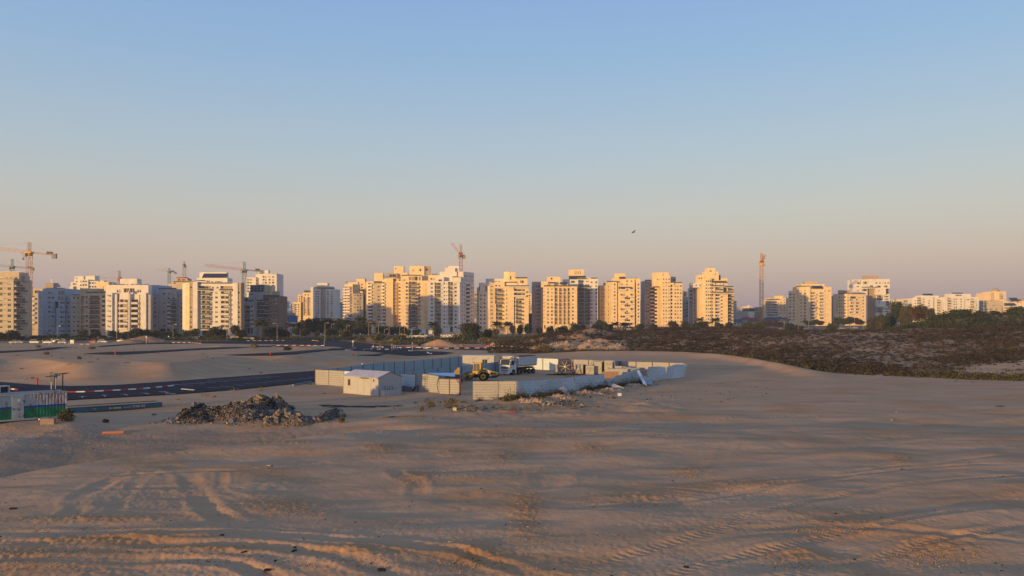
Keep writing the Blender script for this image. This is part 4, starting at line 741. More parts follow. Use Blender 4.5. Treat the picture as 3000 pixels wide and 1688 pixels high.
a.blk([884, 935], 605, [21, 19], D=8, m='grey', f=[[('b', 886, 932, 's', 1.8, 640, 42, 5)]]); a.blk([928, 1006], 655, [17, 17], m='white', f=[[W([947, 970, 993], (1.2, 1.5), 675, 41.2, 10)]])
a.blk([942, 1020], 605, [-.6, -.6], D=14, bot=655, m='white', f=[[W([965, 980, 1008], (1.1, 1.2), 627, 40, 1)]]); a.blk([1004, 1068], 612, [0, 0], f=[[W([], (1, 1), 0, 1, 0)]]); a.blk([1066, 1145], 545, [-.8, -.8], f=[[W([1087, 1112, 1135], (1.1, 1.3), 580, 40.6, 13)]])
a.blk([990, 1232], 508, [3, 3], D=10, bot=620, f=[[W([1003, 1030], (1.2, 1.3), 545, 40, 1), W([1075], (1.5, 1.0), 541, 40, 1)]]); a.blk([1062, 1225], 468, [5, 5], D=8, bot=520, f=[[W([1190], (1.4, .8), 495, 40, 1)]]); a.blk([1090, 1190], 428, [6, 6], D=7, bot=475, f=[[('o', 1120, 1150, 455, 490, .4, 'k')]]); a.blk([1228, 1252], 508, [6, 6], D=5, bot=600, m='dark')
a.blk([1143, 1190], 600, [0, 0], f=[[W([1160], (1, 1.3), 620, 40.5, 12)]]); a.blk([1188, 1252], 598, [1, 1], f=[[('b', 1188, 1252, 's', 1.8, 770, 40.5, 9), ('b', 1150, 1300, 'g', 2.2, 683, 40, 1)]]); a.blk([1250, 1284], 600, [1.2, 1.2], m='white', f=[[W([1272], (1, 1.3), 640, 40.5, 12)]]); a.blk([1282, 1338], 735, [-.8, -.8]); a.blk([1336, 1400], 640, [2, 2], f=[[('b', 1336, 1398, 'g', 2.4, 690, 40, 11)]])
a.blk([1158, 1335], 568, [2, 2], D=8, bot=640, f=[[('o', 1165, 1325, 575, 596, 1, 'k')]]).rail(1158, 1335, 600, -.3).blk([1135, 1418], 718, [-2.4, -2.4], D=4, bot=727, m='white', cop=False, name='terrace').rail(1136, 1416, 718, -2.2).blk([1135, 1300], 640, [-1.6, -1.6], D=4, bot=648, m='white', cop=False, name='terrace').rail(1136, 1298, 640, -1.5).blk([1310, 1408], 650, [-1, -1], D=6, bot=656, m='white', cop=False, name='terrace').rail(1310, 1406, 650, -.9).blk([1255, 1335], 548, [5, 5], D=6, bot=600, m='cream')
a = Bld(5, 820, 'low cream flats peeping out right of the terraced tower', 'cream', join=True); a.blk([1372, 1442], 800, f=[[W([1395, 1420], (1.6, 1.3), 830, 30, 4), ('b', 1375, 1388, 's', .8, 850, 30, 4)]]); a.blk([1372, 1440], 880, [-40, -40], D=10, m='grey'); a.done()
# ---- houses on the right
def house(strip, Y, X0, X1, eave, ridge, label, roofm, m='white', D=9, hip=.25, wins=None):
    a = Bld(strip, Y, label, m, name='house', group='low houses below the towers', cat='house'); a.blk([X0, X1], eave, D=D, cop=False, f=[wins or [W([X0+(X1-X0)*q for q in (.2, .5, .8)], (1.6, 1.2), eave+18, 26, 2)]])
    o = a.O; x0, x1 = PX(a.px(X0), Y)-o[0]-.5, PX(a.px(X1), Y)-o[0]+.5; ze, zr = a.z(eave)-o[2], a.z(ridge)-o[2]; w = x1-x0; b = MB()
    p = [(x0, -.6, ze), (x1, -.6, ze), (x1, D+.6, ze), (x0, D+.6, ze), (x0+w*hip, D/2, zr), (x1-w*hip, D/2, zr)]
    b.face([p[0], p[1], p[5], p[4]]); b.face([p[1], p[2], p[5]]); b.face([p[2], p[3], p[4], p[5]]); b.face([p[3], p[0], p[4]]); b.face([p[3], p[2], p[1], p[0]]); b.build('roof', WALL[roofm], a.e); return a
a = Bld(5, 900, 'dark shaded warehouse behind the red roofed houses', 'dark', join=True); a.blk([1400, 1660], 935, D=10, m='grey', f=[[W([1440, 1500], (2, 1.5), 960, 20, 1)]]); a.blk([1530, 1655], 900, [8, 8], m='dark', f=[[('o', 1570, 1610, 905, 925, .4, 'g')]]); a.blk([1440, 1510], 893, [12, 12], m='grey', f=[[('o', 1465, 1485, 910, 932, .4, 'g')]]); a.blk([1650, 1785], 885, [20, 20], m='tan', f=[[W([1680, 1700], (2, 1.5), 910, 25, 1)]]); a.blk([1592, 1650], 940, [-6, -6], D=6, m='white'); a.done()
a = Bld(5, 1100, 'small yellow lit house with a domed turret left of the tall orange crane', 'cream', name='house', cat='house', group='low houses below the towers'); a.blk([1525, 1625], 880, D=10); b = MB(); cx = PX(a.px(1585), 1103)-a.O[0]; b.tube((cx, 3, a.z(880)-a.O[2]), (cx, 3, a.z(862)-a.O[2]), 3.5, 10, 0, 1.2); b.build('turret', WALL['white'], a.e)
house(5, 740, 1404, 1522, 1062, 1030, 'white house with a slate blue roof beside the terraced tower', 'slate')
house(5, 760, 1515, 1625, 1030, 998, 'grey walled house with dark red roof, left of the two', 'red', 'grey')
house(5, 730, 1600, 1716, 1055, 1010, 'house with bright red hipped roof left of the crane foot', 'red', 'grey', hip=.35)
house(6, 740, 165, 330, 1050, 1005, 'cream house with grey tiled gable right of the crane foot', 'slate', 'cream', hip=.2)
house(6, 745, 300, 405, 1045, 1000, 'second grey roofed cream house, nearest the shaded flats', 'slate', 'cream', hip=.3)
house(6, 760, 395, 450, 1030, 1003, 'narrow orange lit house wedged against the big right tower', 'red', 'tan', hip=.4)
# ---- right
a = Bld(6, 860, 'lit seven storey flats with stepped balconies right of the orange crane', 'cream')
a.blk([172, 342], 802, [2, 0], f=[[('b', 182, 248, 's', 1.6, 845, 30.5, 6), ('b', 252, 318, 's', 1.6, 845, 30.5, 6)]]); a.blk([340, 412, 446], 778, [0, 0, 12], f=[[W([355, 395], (1.3, 1.2), 800, 30.5, 6)], []]); a.blk([296, 382], 752, [5, 5], D=6, bot=800); a.blk([200, 345], 782, [4, 4], D=8, bot=815, f=[[('o', 215, 330, 788, 802, .6, 'g')]]).rail(180, 340, 802, .2)
a = Bld(6, 775, 'broad golden block with zigzag balconies under a slanted solar roof', 'cream')
a.blk([444, 532], 697, [6, 2], D=16, f=[[W([462], (1.8, 1.6), 735, 37.3, 9), W([505], (1.6, 1.5), 735, 37.3, 9)]]); a.blk([530, 702], 645, [2, 0], D=16, f=[[W([555], (1.4, 1.0), 690, 37.3, 1), ('o', 549, 570, 715, 1080, .5), W([592], (1.2, 1.2), 688, 37.3, 11), W([637], (1.6, 2.0), 688, 37.3, 11)]])
a.blk([700, 868], 672, [1.2, 1.2], D=14, f=[[('b', 704, 765, 's', 2.0, 742, 37, 9, (704, 752)), ('b', 812, 866, 's', 2.0, 742, 37, 9, (806, 866)), ('o', 768, 805, 735, 1070, .4)]]); a.blk([866, 950], 648, [0, 0], D=16, f=[[W([923], (1.7, 1.6), 692, 37, 1), W([873], (1.4, 2), 692, 37, 1)]])
a.blk([645, 790], 580, [7, 7], D=7, bot=650, m='beige'); a.blk([578, 870], 615, [5, 5], D=9, bot=660, f=[[W([], (1, 1), 0, 1, 0)]]); a.slope(735, 852, 632, 664, 0, 4, panels=7, rows=2); a.rail(532, 700, 645, .4).mast(700, 570, 580, 8).tanks(560, 640, 645, 6, 3)
a = Bld(6, 800, 'golden block with recessed brown balconies left of the white tower', 'cream')
a.blk([953, 1020], 757, [15, 15], m='grey'); a.blk([986, 1132], 732, [3, 0], D=14, f=[[W([1045], (1.4, 1.5), 769, 37.2, 7), W([1072], (.9, 1.2), 769, 37.2, 7), W([1110], (1.5, 1.5), 769, 37.2, 7), ('o', 1012, 1018, 800, 960, .4, 'k')]])
a.blk([1130, 1358], 732, [0, 2], D=14, f=[[W([1147], (1.2, 1.3), 769, 37.2, 7), W([1325], (1.4, 1.3), 769, 37.2, 7), ('o', 1172, 1242, 760, 785, 1.2, 'k'), ('b', 1165, 1222, 's', 1.0, 822, 37, 5, (1180, 1232)), ('b', 1238, 1280, 's', 1.0, 822, 37, 5, (1240, 1288)), W([1268, 1285], (1.2, 1.2), 769, 37, 1)]])
a.blk([1060, 1168], 687, [6, 6], D=7, bot=740, m='tan'); a.slope(1040, 1125, 720, 732, 1, 3, panels=5, rows=1); a.slope(1205, 1300, 722, 734, 2, 3, panels=6, rows=1); a.rail(1135, 1355, 732, .6)
a = Bld(6, 880, 'white modern tower of stacked offset boxes with a dark glazed core', 'white')
a.blk([1210, 1375], 560, [0, 0], D=16, f=[[('o', 1250, 1285, 592, 614, .4, 'g'), W([1262], (2.4, 1.2), 645, 48, 2), ('o', 1325, 1370, 585, 612, 1.0, 'g'), ('o', 1290, 1296, 565, 620, .3, 'k'), ('o', 1310, 1370, 672, 698, .6, 'g'), ('o', 1212, 1280, 690, 708, .4, 'g')]])
a.blk([1375, 1637], 556, [.6, .6], D=16, bot=668, f=[[W([1480, 1522], (1.8, 1.6), 600, 48, 1), W([1557], (1, 1.6), 600, 48, 1), W([1584, 1620], (1.6, 1.6), 600, 48, 1), ('o', 1400, 1444, 630, 656, 1, 'g'), ('o', 1484, 1532, 632, 656, .4, 'g'), ('o', 1566, 1610, 632, 652, .4, 'g')]])
a.blk([1308, 1485], 656, [-1, -1], D=3, bot=666, cop=False, name='terrace').rail(1308, 1482, 656, -.8)
a.blk([1370, 1484], 660, [3, 3], D=12, m='tan', f=[[('o', 1375+28*j, 1398+28*j, 675+24*k, 694+24*k, .2, 'g') for k in range(14) for j in range(4)]])
for k, (t, bt_) in enumerate(((666, 741), (805, 886), (955, 1020))): a.blk([1481, 1592], t, [-1.6, -1.6], D=10, bot=bt_, f=[[('o', 1506, 1518, t+10, t+42, .4, 'g')]], name='box_storey')
for k, t in enumerate((741, 886)): a.blk([1484, 1560], t, [1.5, 1.5], D=10, bot=t+66, f=[[('b', 1488, 1550, 'g', 1.6, t+32, 30, 2)]]); 
a.blk([1556, 1637], 735, [0, 0], D=14, bot=812, f=[[('o', 1570, 1625, 755, 770, .4, 'g'), ('o', 1570, 1625, 785, 798, .4, 'g')]]); a.blk([1556, 1642], 880, [0, 0], D=14, bot=962, f=[[('o', 1570, 1630, 900, 915, .4, 'g'), ('o', 1570, 1630, 932, 945, .4, 'g')]]); a.blk([1560, 1632], 660, [3, 3], D=11, m='grey', f=[[('o', 1595, 1628, 672+29*k, 690+29*k, .8, 'g') for k in range(11)]]); a.blk([1338, 1502], 516, [6, 6], D=7, bot=562, m='tan')
a = Bld(6, 1150, 'long low shaded block on the skyline right of the white box tower', 'grey', join=True); a.blk([1712, 1902], 822, D=12, f=[[W([1750, 1800, 1850], (3, 1.5), 850, 25, 4)]]); a.blk([1690, 1800], 795, [30, 30], m='cream'); a.blk([1850, 1960], 785, [40, 40], m='cream', f=[[W([1880, 1920], (2, 1.5), 805, 20, 3)]]); a.done()
def flats(X0, lab, blks, sol, Y=905):
    a = Bld(7, Y, lab, 'white')
    for q in blks: a.blk([q[0], q[1]], q[2], [q[3], q[3]], D=10, bot=q[5] if len(q) > 5 else None, m=q[6] if len(q) > 6 else None, f=[q[4]])
    for s_ in sol: a.slope(*s_, panels=7, rows=1)
    return a
a = flats(0, 'pale lit flats with glinting windows, nearest the white box tower', [(695, 782, 458, 2, [W([730], (1.5, 1.3), 490, 30, 4)]), (750, 850, 447, 0, [('b', 752, 812, 's', 1.6, 475, 30, 6), W([835], (1.3, 1.4), 470, 30, 5)]), (850, 945, 447, -.8, [W([893], (1.5, 1.5), 490, 30, 4)]), (943, 1046, 455, 1.5, [('b', 985, 1045, 's', 1.6, 500, 30, 5)]), (775, 1010, 428, 4, [], 460)], [(830, 948, 404, 424, 5, 3)])
a = flats(0, 'pale lit flats with a raised solar roof, right of the glinting ones', [(1050, 1112, 447, 0, []), (1110, 1172, 445, 1.2, [('b', 1112, 1168, 's', 1.6, 480, 30, 6)]), (1170, 1312, 442, -.4, [W([1190, 1215, 1272], (1.4, 1.5), 470, 30, 5)]), (1312, 1482, 445, 1, [('b', 1380, 1440, 's', 1.8, 490, 30, 5), ('o', 1335, 1370, 470, 482, .4, 'g')]), (1130, 1388, 408, 4, [('o', 1200, 1280, 418, 432, .5, 'g')], 460)], [(1178, 1302, 392, 408, 5, 3)])
a = Bld(7, 1120, 'cream tower with a domed roof standing highest at the right', 'cream')
a.blk([1542, 1625], 398, f=[[('o', 1595, 1602, 410, 470, .3)]]); a.blk([1622, 1802], 380, [2, 2], f=[[('b', 1722, 1778, 's', 1.5, 425, 24, 3), W([1650], (1.6, 1.5), 400, 24, 4)]]); b = MB(); cx = PX(a.px(1677), 1128)-a.O[0]
zb = a.z(378)-a.O[2]; b.tube((cx, 8, zb), (cx, 8, zb+2.5), 5, 12, 0, 4.6); b.tube((cx, 8, zb+2.5), (cx, 8, zb+4.2), 4.6, 12, 0, 2.6); b.tube((cx, 8, zb+4.2), (cx, 8, zb+5), 2.6, 12, 0, .5); b.build('dome', WALL['tan'], a.e)
a = Bld(7, 930, 'shaded beige low flats below the domed tower', 'beige', join=True); a.blk([1538, 1762], 492, f=[[W([1580, 1620, 1690], (2, 1.6), 590, 32, 1), W([1660], (4, 1), 540, 30, 1)]]); a.blk([1482, 1545], 488, [-8, -8], D=8, m='grey', f=[[W([1500, 1520], (1.2, 1.2), 520, 32, 3)]]); a.slope(1560, 1740, 486, 496, 1, 4, panels=9, rows=1); a.done()
a = Bld(7, 930, 'white low villas with blue roof panels at the far right edge', 'cream', join=True); a.blk([1755, 1925], 552, f=[[('o', 1775, 1850, 568, 582, .6, 'g'), ('o', 1775, 1850, 598, 612, .6, 'g')]]); a.blk([1920, 2060], 535, [4, 4], m='white', f=[[('o', 1950, 2000, 550, 575, .6, 'g')]]); a.slope(1800, 1925, 515, 540, 2, 4, panels=6, rows=2); a.blk([1900, 2060], 490, [20, 20], m='cream', f=[[W([1940, 1980], (2, 1.6), 505, 25, 1)]]); a.slope(1860, 1960, 452, 490, 16, 5, panels=5, rows=2); a.blk([1960, 2100], 460, [40, 40], m='tan'); a.done()
# ================================================================ vegetation
def leafmat(name, c1, c2, sc=0.5):
    m = mat(name, c1, 0.9, col2=c2, nscale=sc, spec=0.15); return m
ML = {'dark': leafmat('dark_green_leaves', (0.060, 0.075, 0.032), (0.022, 0.032, 0.016)), 'green': leafmat('mid_green_leaves', (0.085, 0.095, 0.035), (0.035, 0.045, 0.018)),
      'olive': leafmat('olive_leaves', (0.12, 0.11, 0.050), (0.055, 0.052, 0.025)), 'red': leafmat('rusty_leaves', (0.11, 0.060, 0.035), (0.05, 0.032, 0.02)),
      'palm': leafmat('sunlit_palm_leaves', (0.17, 0.145, 0.060), (0.07, 0.065, 0.03)), 'dpalm': leafmat('shaded_palm_leaves', (0.08, 0.08, 0.04), (0.035, 0.04, 0.02)),  # palm leaves in a sunlit and a shaded tone, light put into colour
      'scrub': leafmat('scrub_leaves', (0.078, 0.056, 0.036), (0.034, 0.026, 0.019), 0.06), 'dscrub': leafmat('dark_scrub_leaves', (0.060, 0.052, 0.028), (0.026, 0.025, 0.016), .08), 'hill': leafmat('hill_brush_leaves', (0.062, 0.068, 0.028), (0.026, 0.032, 0.016), 0.05), 'dry': leafmat('dry_weed_leaves', (0.24, 0.17, 0.075), (0.10, 0.085, 0.04), 0.4), 'weed': leafmat('weed_leaves', (0.115, 0.10, 0.042), (0.05, 0.048, 0.024), 0.8)}
M_BARK = mat('bark', (0.13, 0.09, 0.06), 0.95, noise=0.4, nscale=4)
def quads_mesh(name, C, U, V, m):
    """one mesh of many small leaf faces: centres C and half axes U, V"""
    n = len(C); co = np.empty((n, 4, 3), np.float32); co[:, 0] = C-U; co[:, 1] = C-V*0.6; co[:, 2] = C+U; co[:, 3] = C+V*0.9
    me = bpy.data.meshes.new(name); me.vertices.add(n*4); me.vertices.foreach_set('co', co.ravel())
    me.loops.add(n*4); me.loops.foreach_set('vertex_index', np.arange(n*4, dtype=np.int32)); me.polygons.add(n)
    me.polygons.foreach_set('loop_start', np.arange(0, n*4, 4, dtype=np.int32)); me.polygons.foreach_set('loop_total', np.full(n, 4, np.int32)); me.update(calc_edges=True); me.materials.append(m); return me
def rand_axes(n, s, r):
    a = r.normal(size=(n, 3)); a /= np.linalg.norm(a, axis=1)[:, None]; b = r.normal(size=(n, 3)); b -= (a*b).sum(1)[:, None]*a; b /= np.linalg.norm(b, axis=1)[:, None]
    k = s*r.uniform(.6, 1.3, (n, 1)); return a*k, b*k
def crown_pts(r, n, w, h, z0, lobes):
    """points spread through several uneven lobes of a crown, most near the surface"""
    C = []
    L = []
    for k in range(lobes):
        a = r.uniform(0, 6.28); q = r.uniform(.1, .62)*w/2; L.append((q*math.cos(a), q*math.sin(a), z0+h*r.uniform(.3, .75), w*r.uniform(.17, .30), h*r.uniform(.18, .32)))
    L.append((0, 0, z0+h*.5, w*.33, h*.36))
    wt = np.array([l[3]**2 for l in L]); wt /= wt.sum()
    for l, c in zip(L, r.multinomial(n, wt)):
        d = r.normal(size=(c, 3)); d /= np.linalg.norm(d, axis=1)[:, None]; q = r.uniform(.55, 1.08, (c, 1)); d *= q
        C.append(np.stack([l[0]+d[:, 0]*l[3], l[1]+d[:, 1]*l[3], l[2]+d[:, 2]*l[4]], 1))
    return np.concatenate(C)
_tm = {}
def tree_meshes(kind, v):
    key = (kind, v)
    if key in _tm: return _tm[key]
    r = np.random.default_rng(50+v*7+sum(map(ord, kind))); C = crown_pts(r, 1700, 1.0, .88, .14, 10+v % 4); U, V = rand_axes(len(C), .042, r)
    cm = quads_mesh('crown', C, U, V, ML[kind]); b = MB(); lean = r.uniform(-.04, .04)
    b.tube((0, 0, 0), (lean, 0, .36), .035, 7, 0, .024)
    for k in range(5):
        a = 6.28*k/5+r.uniform(-.4, .4); b.tube((lean, 0, r.uniform(.24, .36)), (lean+.24*math.cos(a), .24*math.sin(a), r.uniform(.5, .68)), .016, 5, 0, .006)
    _tm[key] = (cm, b.mesh('trunk', M_BARK)); return _tm[key]
def find_Y(px, py, lo=385, hi=720):
    ys = np.arange(lo, hi, 3.0); z = terr_low((px-CX)*ys/F, ys); p = HY+(H-z)*F/ys
    return float(ys[np.argmin(np.abs(p-py))])
def near_what(px):
    tb = [(0, 'the left edge block'), (95, 'the blue shaded block'), (208, 'the shaded beige block'), (309, 'the twin balcony block'), (448, 'the shaded grey block'), (534, 'the block with two balcony stacks'), (706, 'the sloped solar roof block'), (818, 'the blue wall'), (868, 'the half shaded white tower'), (985, 'the gap before the golden row'), (1009, 'the leftmost golden tower'), (1073, 'the second golden tower'), (1120, 'the tiled strip tower'), (1175, 'the wide golden tower'), (1254, 'the tallest white tower'), (1390, 'the square roof box tower'), (1552, 'the open grid tower'), (1692, 'the slotted roof box tower'), (1757, 'the cross balcony tower'), (1876, 'the window slot tower'), (2000, 'the gap right of the slot tower'), (2020, 'the terraced tower'), (2152, 'the red roofed houses'), (2210, 'the orange crane foot'), (2245, 'the grey roofed houses'), (2310, 'the zigzag balcony block'), (2440, 'the brown balcony block'), (2540, 'the white box tower'), (2610, 'the green hill'), (4000, '')]
    for (a, n), (b_, _) in zip(tb[:-1], tb[1:]):
        if px < b_: return n
    return 'the green hill'
_cnt = {}
ORD = ['', 'second', 'third', 'fourth', 'fifth', 'sixth', 'seventh', 'eighth', 'ninth', 'tenth', 'eleventh', 'twelfth']
def unique(lbl):
    k = _cnt.get(lbl, 0); _cnt[lbl] = k+1
    return lbl if k == 0 else f'{lbl}, {ORD[min(k, 11)]} from the left'
def tree(px, top, wpx, Y, kind='dark', word='round dark tree', zb=None):
    x = PX(px, Y); z = tz(x, Y) if zb is None else zb; h = max(2.2, PZ(top, Y)-z); w = wpx*Y/F; cm, tm = tree_meshes(kind, random.randrange(5))
    e = empty('tree', (x, Y, z-.1), random.uniform(0, 6.28), unique(f'{word} before {near_what(px)}'), 'tree', 'street trees before the towers')
    c = inst('crown', cm, e, scale=(w*1.22, w*1.22, h*1.14)); t = inst('trunk', tm, e, scale=(w*.8, w*.8, h*1.0)); return e
WORD = {'dark': 'round dark green tree', 'green': 'leafy mid green tree', 'olive': 'olive brown tree', 'red': 'rusty leaved tree'}
TREES = [(-20,972,50,440,'dark'),(12,978,44,430,'dark'),(36,970,46,436,'dark'),(60,986,40,440,'dark'),(100,985,42,470,'dark'),(130,984,38,470,'dark'),(158,986,34,470,'dark'),(190,978,26,472,'dark'),(222,986,30,470,'dark'),(243,966,30,474,'green'),(262,984,26,470,'dark'),(282,972,30,472,'dark'),(300,988,22,470,'dark'),
 (332,970,36,458,'dark'),(355,974,34,458,'dark'),(380,972,36,455,'dark'),(400,964,46,452,'dark'),(424,967,38,455,'dark'),(454,970,26,475,'dark'),(478,974,36,478,'dark'),(500,973,40,476,'dark'),(520,978,30,478,'dark'),(548,970,26,466,'green'),(566,966,34,462,'green'),(586,984,24,468,'dark'),(612,972,26,455,'olive'),(632,960,48,452,'green'),(652,966,36,455,'olive'),(658,984,24,440,'red'),(690,957,34,452,'olive'),(708,968,26,455,'olive'),
 (745,988,20,452,'red'),(788,962,32,470,'dark'),(806,958,34,475,'dark'),(826,966,30,478,'dark'),(842,972,26,480,'dark'),(885,944,34,520,'dark'),(906,938,34,530,'dark'),(925,936,30,535,'dark'),(944,942,34,530,'dark'),(962,938,28,535,'dark'),(980,942,30,530,'dark'),(998,936,24,535,'dark'),(1016,938,24,530,'dark'),(1030,948,28,520,'dark'),(870,962,30,500,'dark'),(895,964,34,500,'dark'),(980,962,34,500,'dark'),(960,966,30,495,'dark'),
 (931,970,18,475,'olive'),(1005,968,24,470,'olive'),(1020,970,20,472,'olive'),(1046,952,30,520,'dark'),(1060,944,34,515,'dark'),(1074,950,26,520,'dark'),(1110,958,26,520,'dark'),(1128,956,26,522,'dark'),(1146,960,24,520,'dark'),(1164,957,26,520,'dark'),(1182,958,24,520,'dark'),(1196,966,18,520,'dark'),(1219,965,24,500,'dark'),(1238,978,10,495,'dark'),(1282,961,25,498,'dark'),
 (1430,966,30,440,'olive'),(1452,964,20,520,'olive'),(1503,956,24,530,'olive'),(1525,954,26,540,'dark'),(1546,952,28,540,'dark'),(1580,962,20,545,'red'),(1612,959,26,540,'dark'),(1636,960,22,545,'dark'),(1652,957,30,540,'dark'),(1686,951,32,540,'dark'),(1706,954,26,545,'dark'),(1744,950,28,560,'olive'),(1768,942,36,560,'green'),(1788,952,24,565,'green'),(1875,950,28,575,'dark'),(1915,948,30,570,'green'),
 (1971,941,36,575,'red'),(2008,944,32,580,'green'),(2043,946,30,580,'dark'),(2060,942,34,582,'dark'),(2110,948,28,590,'green'),(2137,946,26,590,'dark'),(2180,948,30,560,'green'),(2205,949,32,470,'green'),(2222,946,34,465,'green'),(2250,943,22,600,'red'),(2272,941,26,600,'red'),(2290,944,22,600,'red'),(2314,950,38,520,'dark'),(2340,955,30,520,'dark'),(2368,940,26,640,'green'),(2388,938,30,640,'green'),(2404,942,26,640,'red'),(2436,946,32,480,'green'),
 (2456,932,30,640,'green'),(2474,934,28,640,'green'),(2490,930,30,640,'dark'),(2508,931,30,640,'red'),(2522,938,22,640,'green'),(2552,934,30,500,'olive'),(2574,929,34,500,'olive'),(2592,926,30,500,'dark'),(2610,920,30,520,'dark'),(2622,886,26,560,'dark'),(2636,890,24,560,'dark'),(2648,905,28,480,'olive'),(2662,898,30,450,'olive'),(2690,896,36,430,'red'),(2706,900,30,430,'olive'),(2728,906,26,430,'olive'),(2792,908,18,430,'dark'),(2812,907,30,425,'dark'),(2832,908,26,425,'dark'),(2868,911,22,430,'dark'),(2915,911,30,430,'dark'),(2960,905,20,430,'dark'),(2982,899,34,425,'dark')]
for px, top, w, Y, k in TREES: tree(px, top, w, Y, k, WORD[k])
# the big spreading tree in the middle distance
def big_tree(px, Y, wpx, top):
    x = PX(px, Y); z = tz(x, Y); w = wpx*Y/F; h = PZ(top, Y)-z; r = np.random.default_rng(3)
    e = empty('tree', (x, Y, z-.1), 0, 'biggest dark spreading tree with drooping olive sides, before the square roof box tower', 'tree')
    C = np.concatenate([crown_pts(r, 5200, w, h*.95, h*.02, 16), crown_pts(r, 1600, w*1.1, h*.35, 0, 8)]); U, V = rand_axes(len(C), .36, r)
    sel = r.uniform(size=len(C)) < .7; inst('crown', quads_mesh('crown', C[sel], U[sel], V[sel], ML['dark']), e); inst('crown', quads_mesh('crown', C[~sel], U[~sel], V[~sel], ML['olive']), e)
    b = MB(); b.tube((0, 0, 0), (.3, 0, h*.4), .5, 8, 0, .3); 
    for k in range(6): a = k*1.05; b.tube((.2, 0, h*.3), (w*.28*math.cos(a), w*.28*math.sin(a), h*.7), .22, 5, 0, .08)
    b.build('trunk', M_BARK, e)
big_tree(1379, 424, 72, 936)
# palms
def frond_mesh(m, s=1.0, droop=1.0):
    b = MB(); n = 8; P = []
    for k in range(n+1):
        t = k/n; P.append((t*3.4*s*(1-.12*t*droop), 0, s*(1.5*t-2.6*droop*t*t)))
    for k in range(n): 
        b.tube(P[k], P[k+1], .045*(1-.7*k/n), 3, 1, caps=False)
        for sgn in (-1, 1):
            for j in (0, .5):
                p = Vector(P[k]).lerp(Vector(P[k+1]), j); L = .85*s*math.sin(min(3.0, .45+2.4*(k+j)/n))+.1
                b.face([p, p+Vector((.22, 0, 0)), p+Vector((.5, sgn*L, -.34*L)), p+Vector((.38, sgn*L*.98, -.38*L))], 0)
    return b.mesh('frond', [ML[m], M_BARK])
_fm = {}
def palm(px, top, Y, kind='palm', word='feathery palm', wpx=None):
    x = PX(px, Y); z = tz(x, Y); h = PZ(top, Y)-z; hc = max(1.5, h-1.6)
    e = empty('palm_tree', (x, Y, z-.1), random.uniform(0, 6), unique(f'{word} before {near_what(px)}'), 'palm', 'palms along the street')
    b = MB(); n = 9
    for k in range(n): b.tube((0.05*math.sin(k), 0, hc*k/n), (.05*math.sin(k+1), 0, hc*(k+1)/n+.05), .30-.01*k, 8, 0, .24-.008*k, caps=False)
    b.build('trunk', M_BARK, e)
    s = (wpx*Y/F/5.6) if wpx else 1.0
    for q, (N, dr, el) in enumerate(((9, .75, .55), (10, 1.0, .25), (9, 1.25, -.15))):
        if (kind, dr) not in _fm: _fm[(kind, dr)] = frond_mesh(kind, 1.0, dr)
        for k in range(N):
            f = inst('frond', _fm[(kind, dr)], e, (0.05, 0, hc)); f.rotation_euler = (random.uniform(-.3, .3), -el*random.uniform(.6, 1.3), 6.283*(k+.5*q+random.uniform(-.2, .2))/N); f.scale = (s,)*3
PALMS = [(764,941,452,'palm',42),(852,946,462,'palm',34),(880,946,465,'palm',30),(1087,940,500,'palm',30),(1058,930,525,'dpalm',34),(1268,944,497,'dpalm',30),(1456,944,500,'dpalm',30),(1488,944,500,'dpalm',30),(1802,944,575,'dpalm',24),(1826,946,580,'dpalm',26),(1838,945,590,'dpalm',24),(2050,931,600,'palm',26),(2095,932,600,'dpalm',28),(1014,936,540,'dpalm',24),(925,934,548,'dpalm',22),(1030,938,540,'dpalm',22)]
for px, top, Y, k, w in PALMS: palm(px, top, Y, k, 'sunlit feathery palm' if k == 'palm' else 'dark feathery palm', w)
# scrub on the dune: nobody could count these bushes
def scatter_scrub(name, n, region, kind, size, blades, seed, leaf=0.16, label=None, flat=.55):
    r = np.random.default_rng(seed); px0, px1, fy0, fy1, dens = region
    px = r.uniform(px0, px1, n*6); t = r.uniform(0, 1, n*6); Y0 = fy0(px); Y1 = fy1(px); Y = Y0*(Y1/Y0)**t; x = (px-CX)*Y/F
    keep = r.uniform(size=len(px)) < dens(x, Y, px); px, x, Y = px[keep][:n], x[keep][:n], Y[keep][:n]
    z = ground_z(x, Y); s = size*np.exp(r.normal(0, .62, len(x))); N = len(x)
    d = r.normal(size=(N, blades, 3)); d /= np.linalg.norm(d, axis=2)[..., None]; d[..., 2] = np.abs(d[..., 2]); q = r.uniform(.3, 1.0, (N, blades, 1))
    C = d*q*s[:, None, None]; C[..., 2] *= flat*1.3; C += np.stack([x, Y, z], 1)[:, None, :]; C = C.reshape(-1, 3)
    U, V = rand_axes(len(C), leaf, r); o = inst(name, quads_mesh(name, C, U, V, ML[kind])); stuff(o); o['label'] = label or name; return o
arr = lambda f: (lambda p: np.asarray(f(p), float))
dens_s = lambda x, y, px: np.clip(0.80+1.5*fbm(x*0.045, y*0.03, 70, 4), 0.22, 1)*(1-ss(px, 1440, 1400))*(1-.96*np.exp(-(((px-1730)/105)**2+((y-283)/11)**2)**2))*(1-.97*ss(px, 2740, 2840)*ss(y, 151, 155)*(1-ss(y, 163+0.05*(px-2700), 172+0.05*(px-2700))))*np.clip((px-1420)/90, 0, 1)
scatter_scrub('scrub_bushes', 15000, (1430, 3350, lambda p: ip(p, SAND_EDGE)+1.5, lambda p: np.full_like(p, 400.), dens_s), 'scrub', 0.66, 26, 11, .17, 'brown grey dune scrub covering the slope beyond the bare sand', .5)
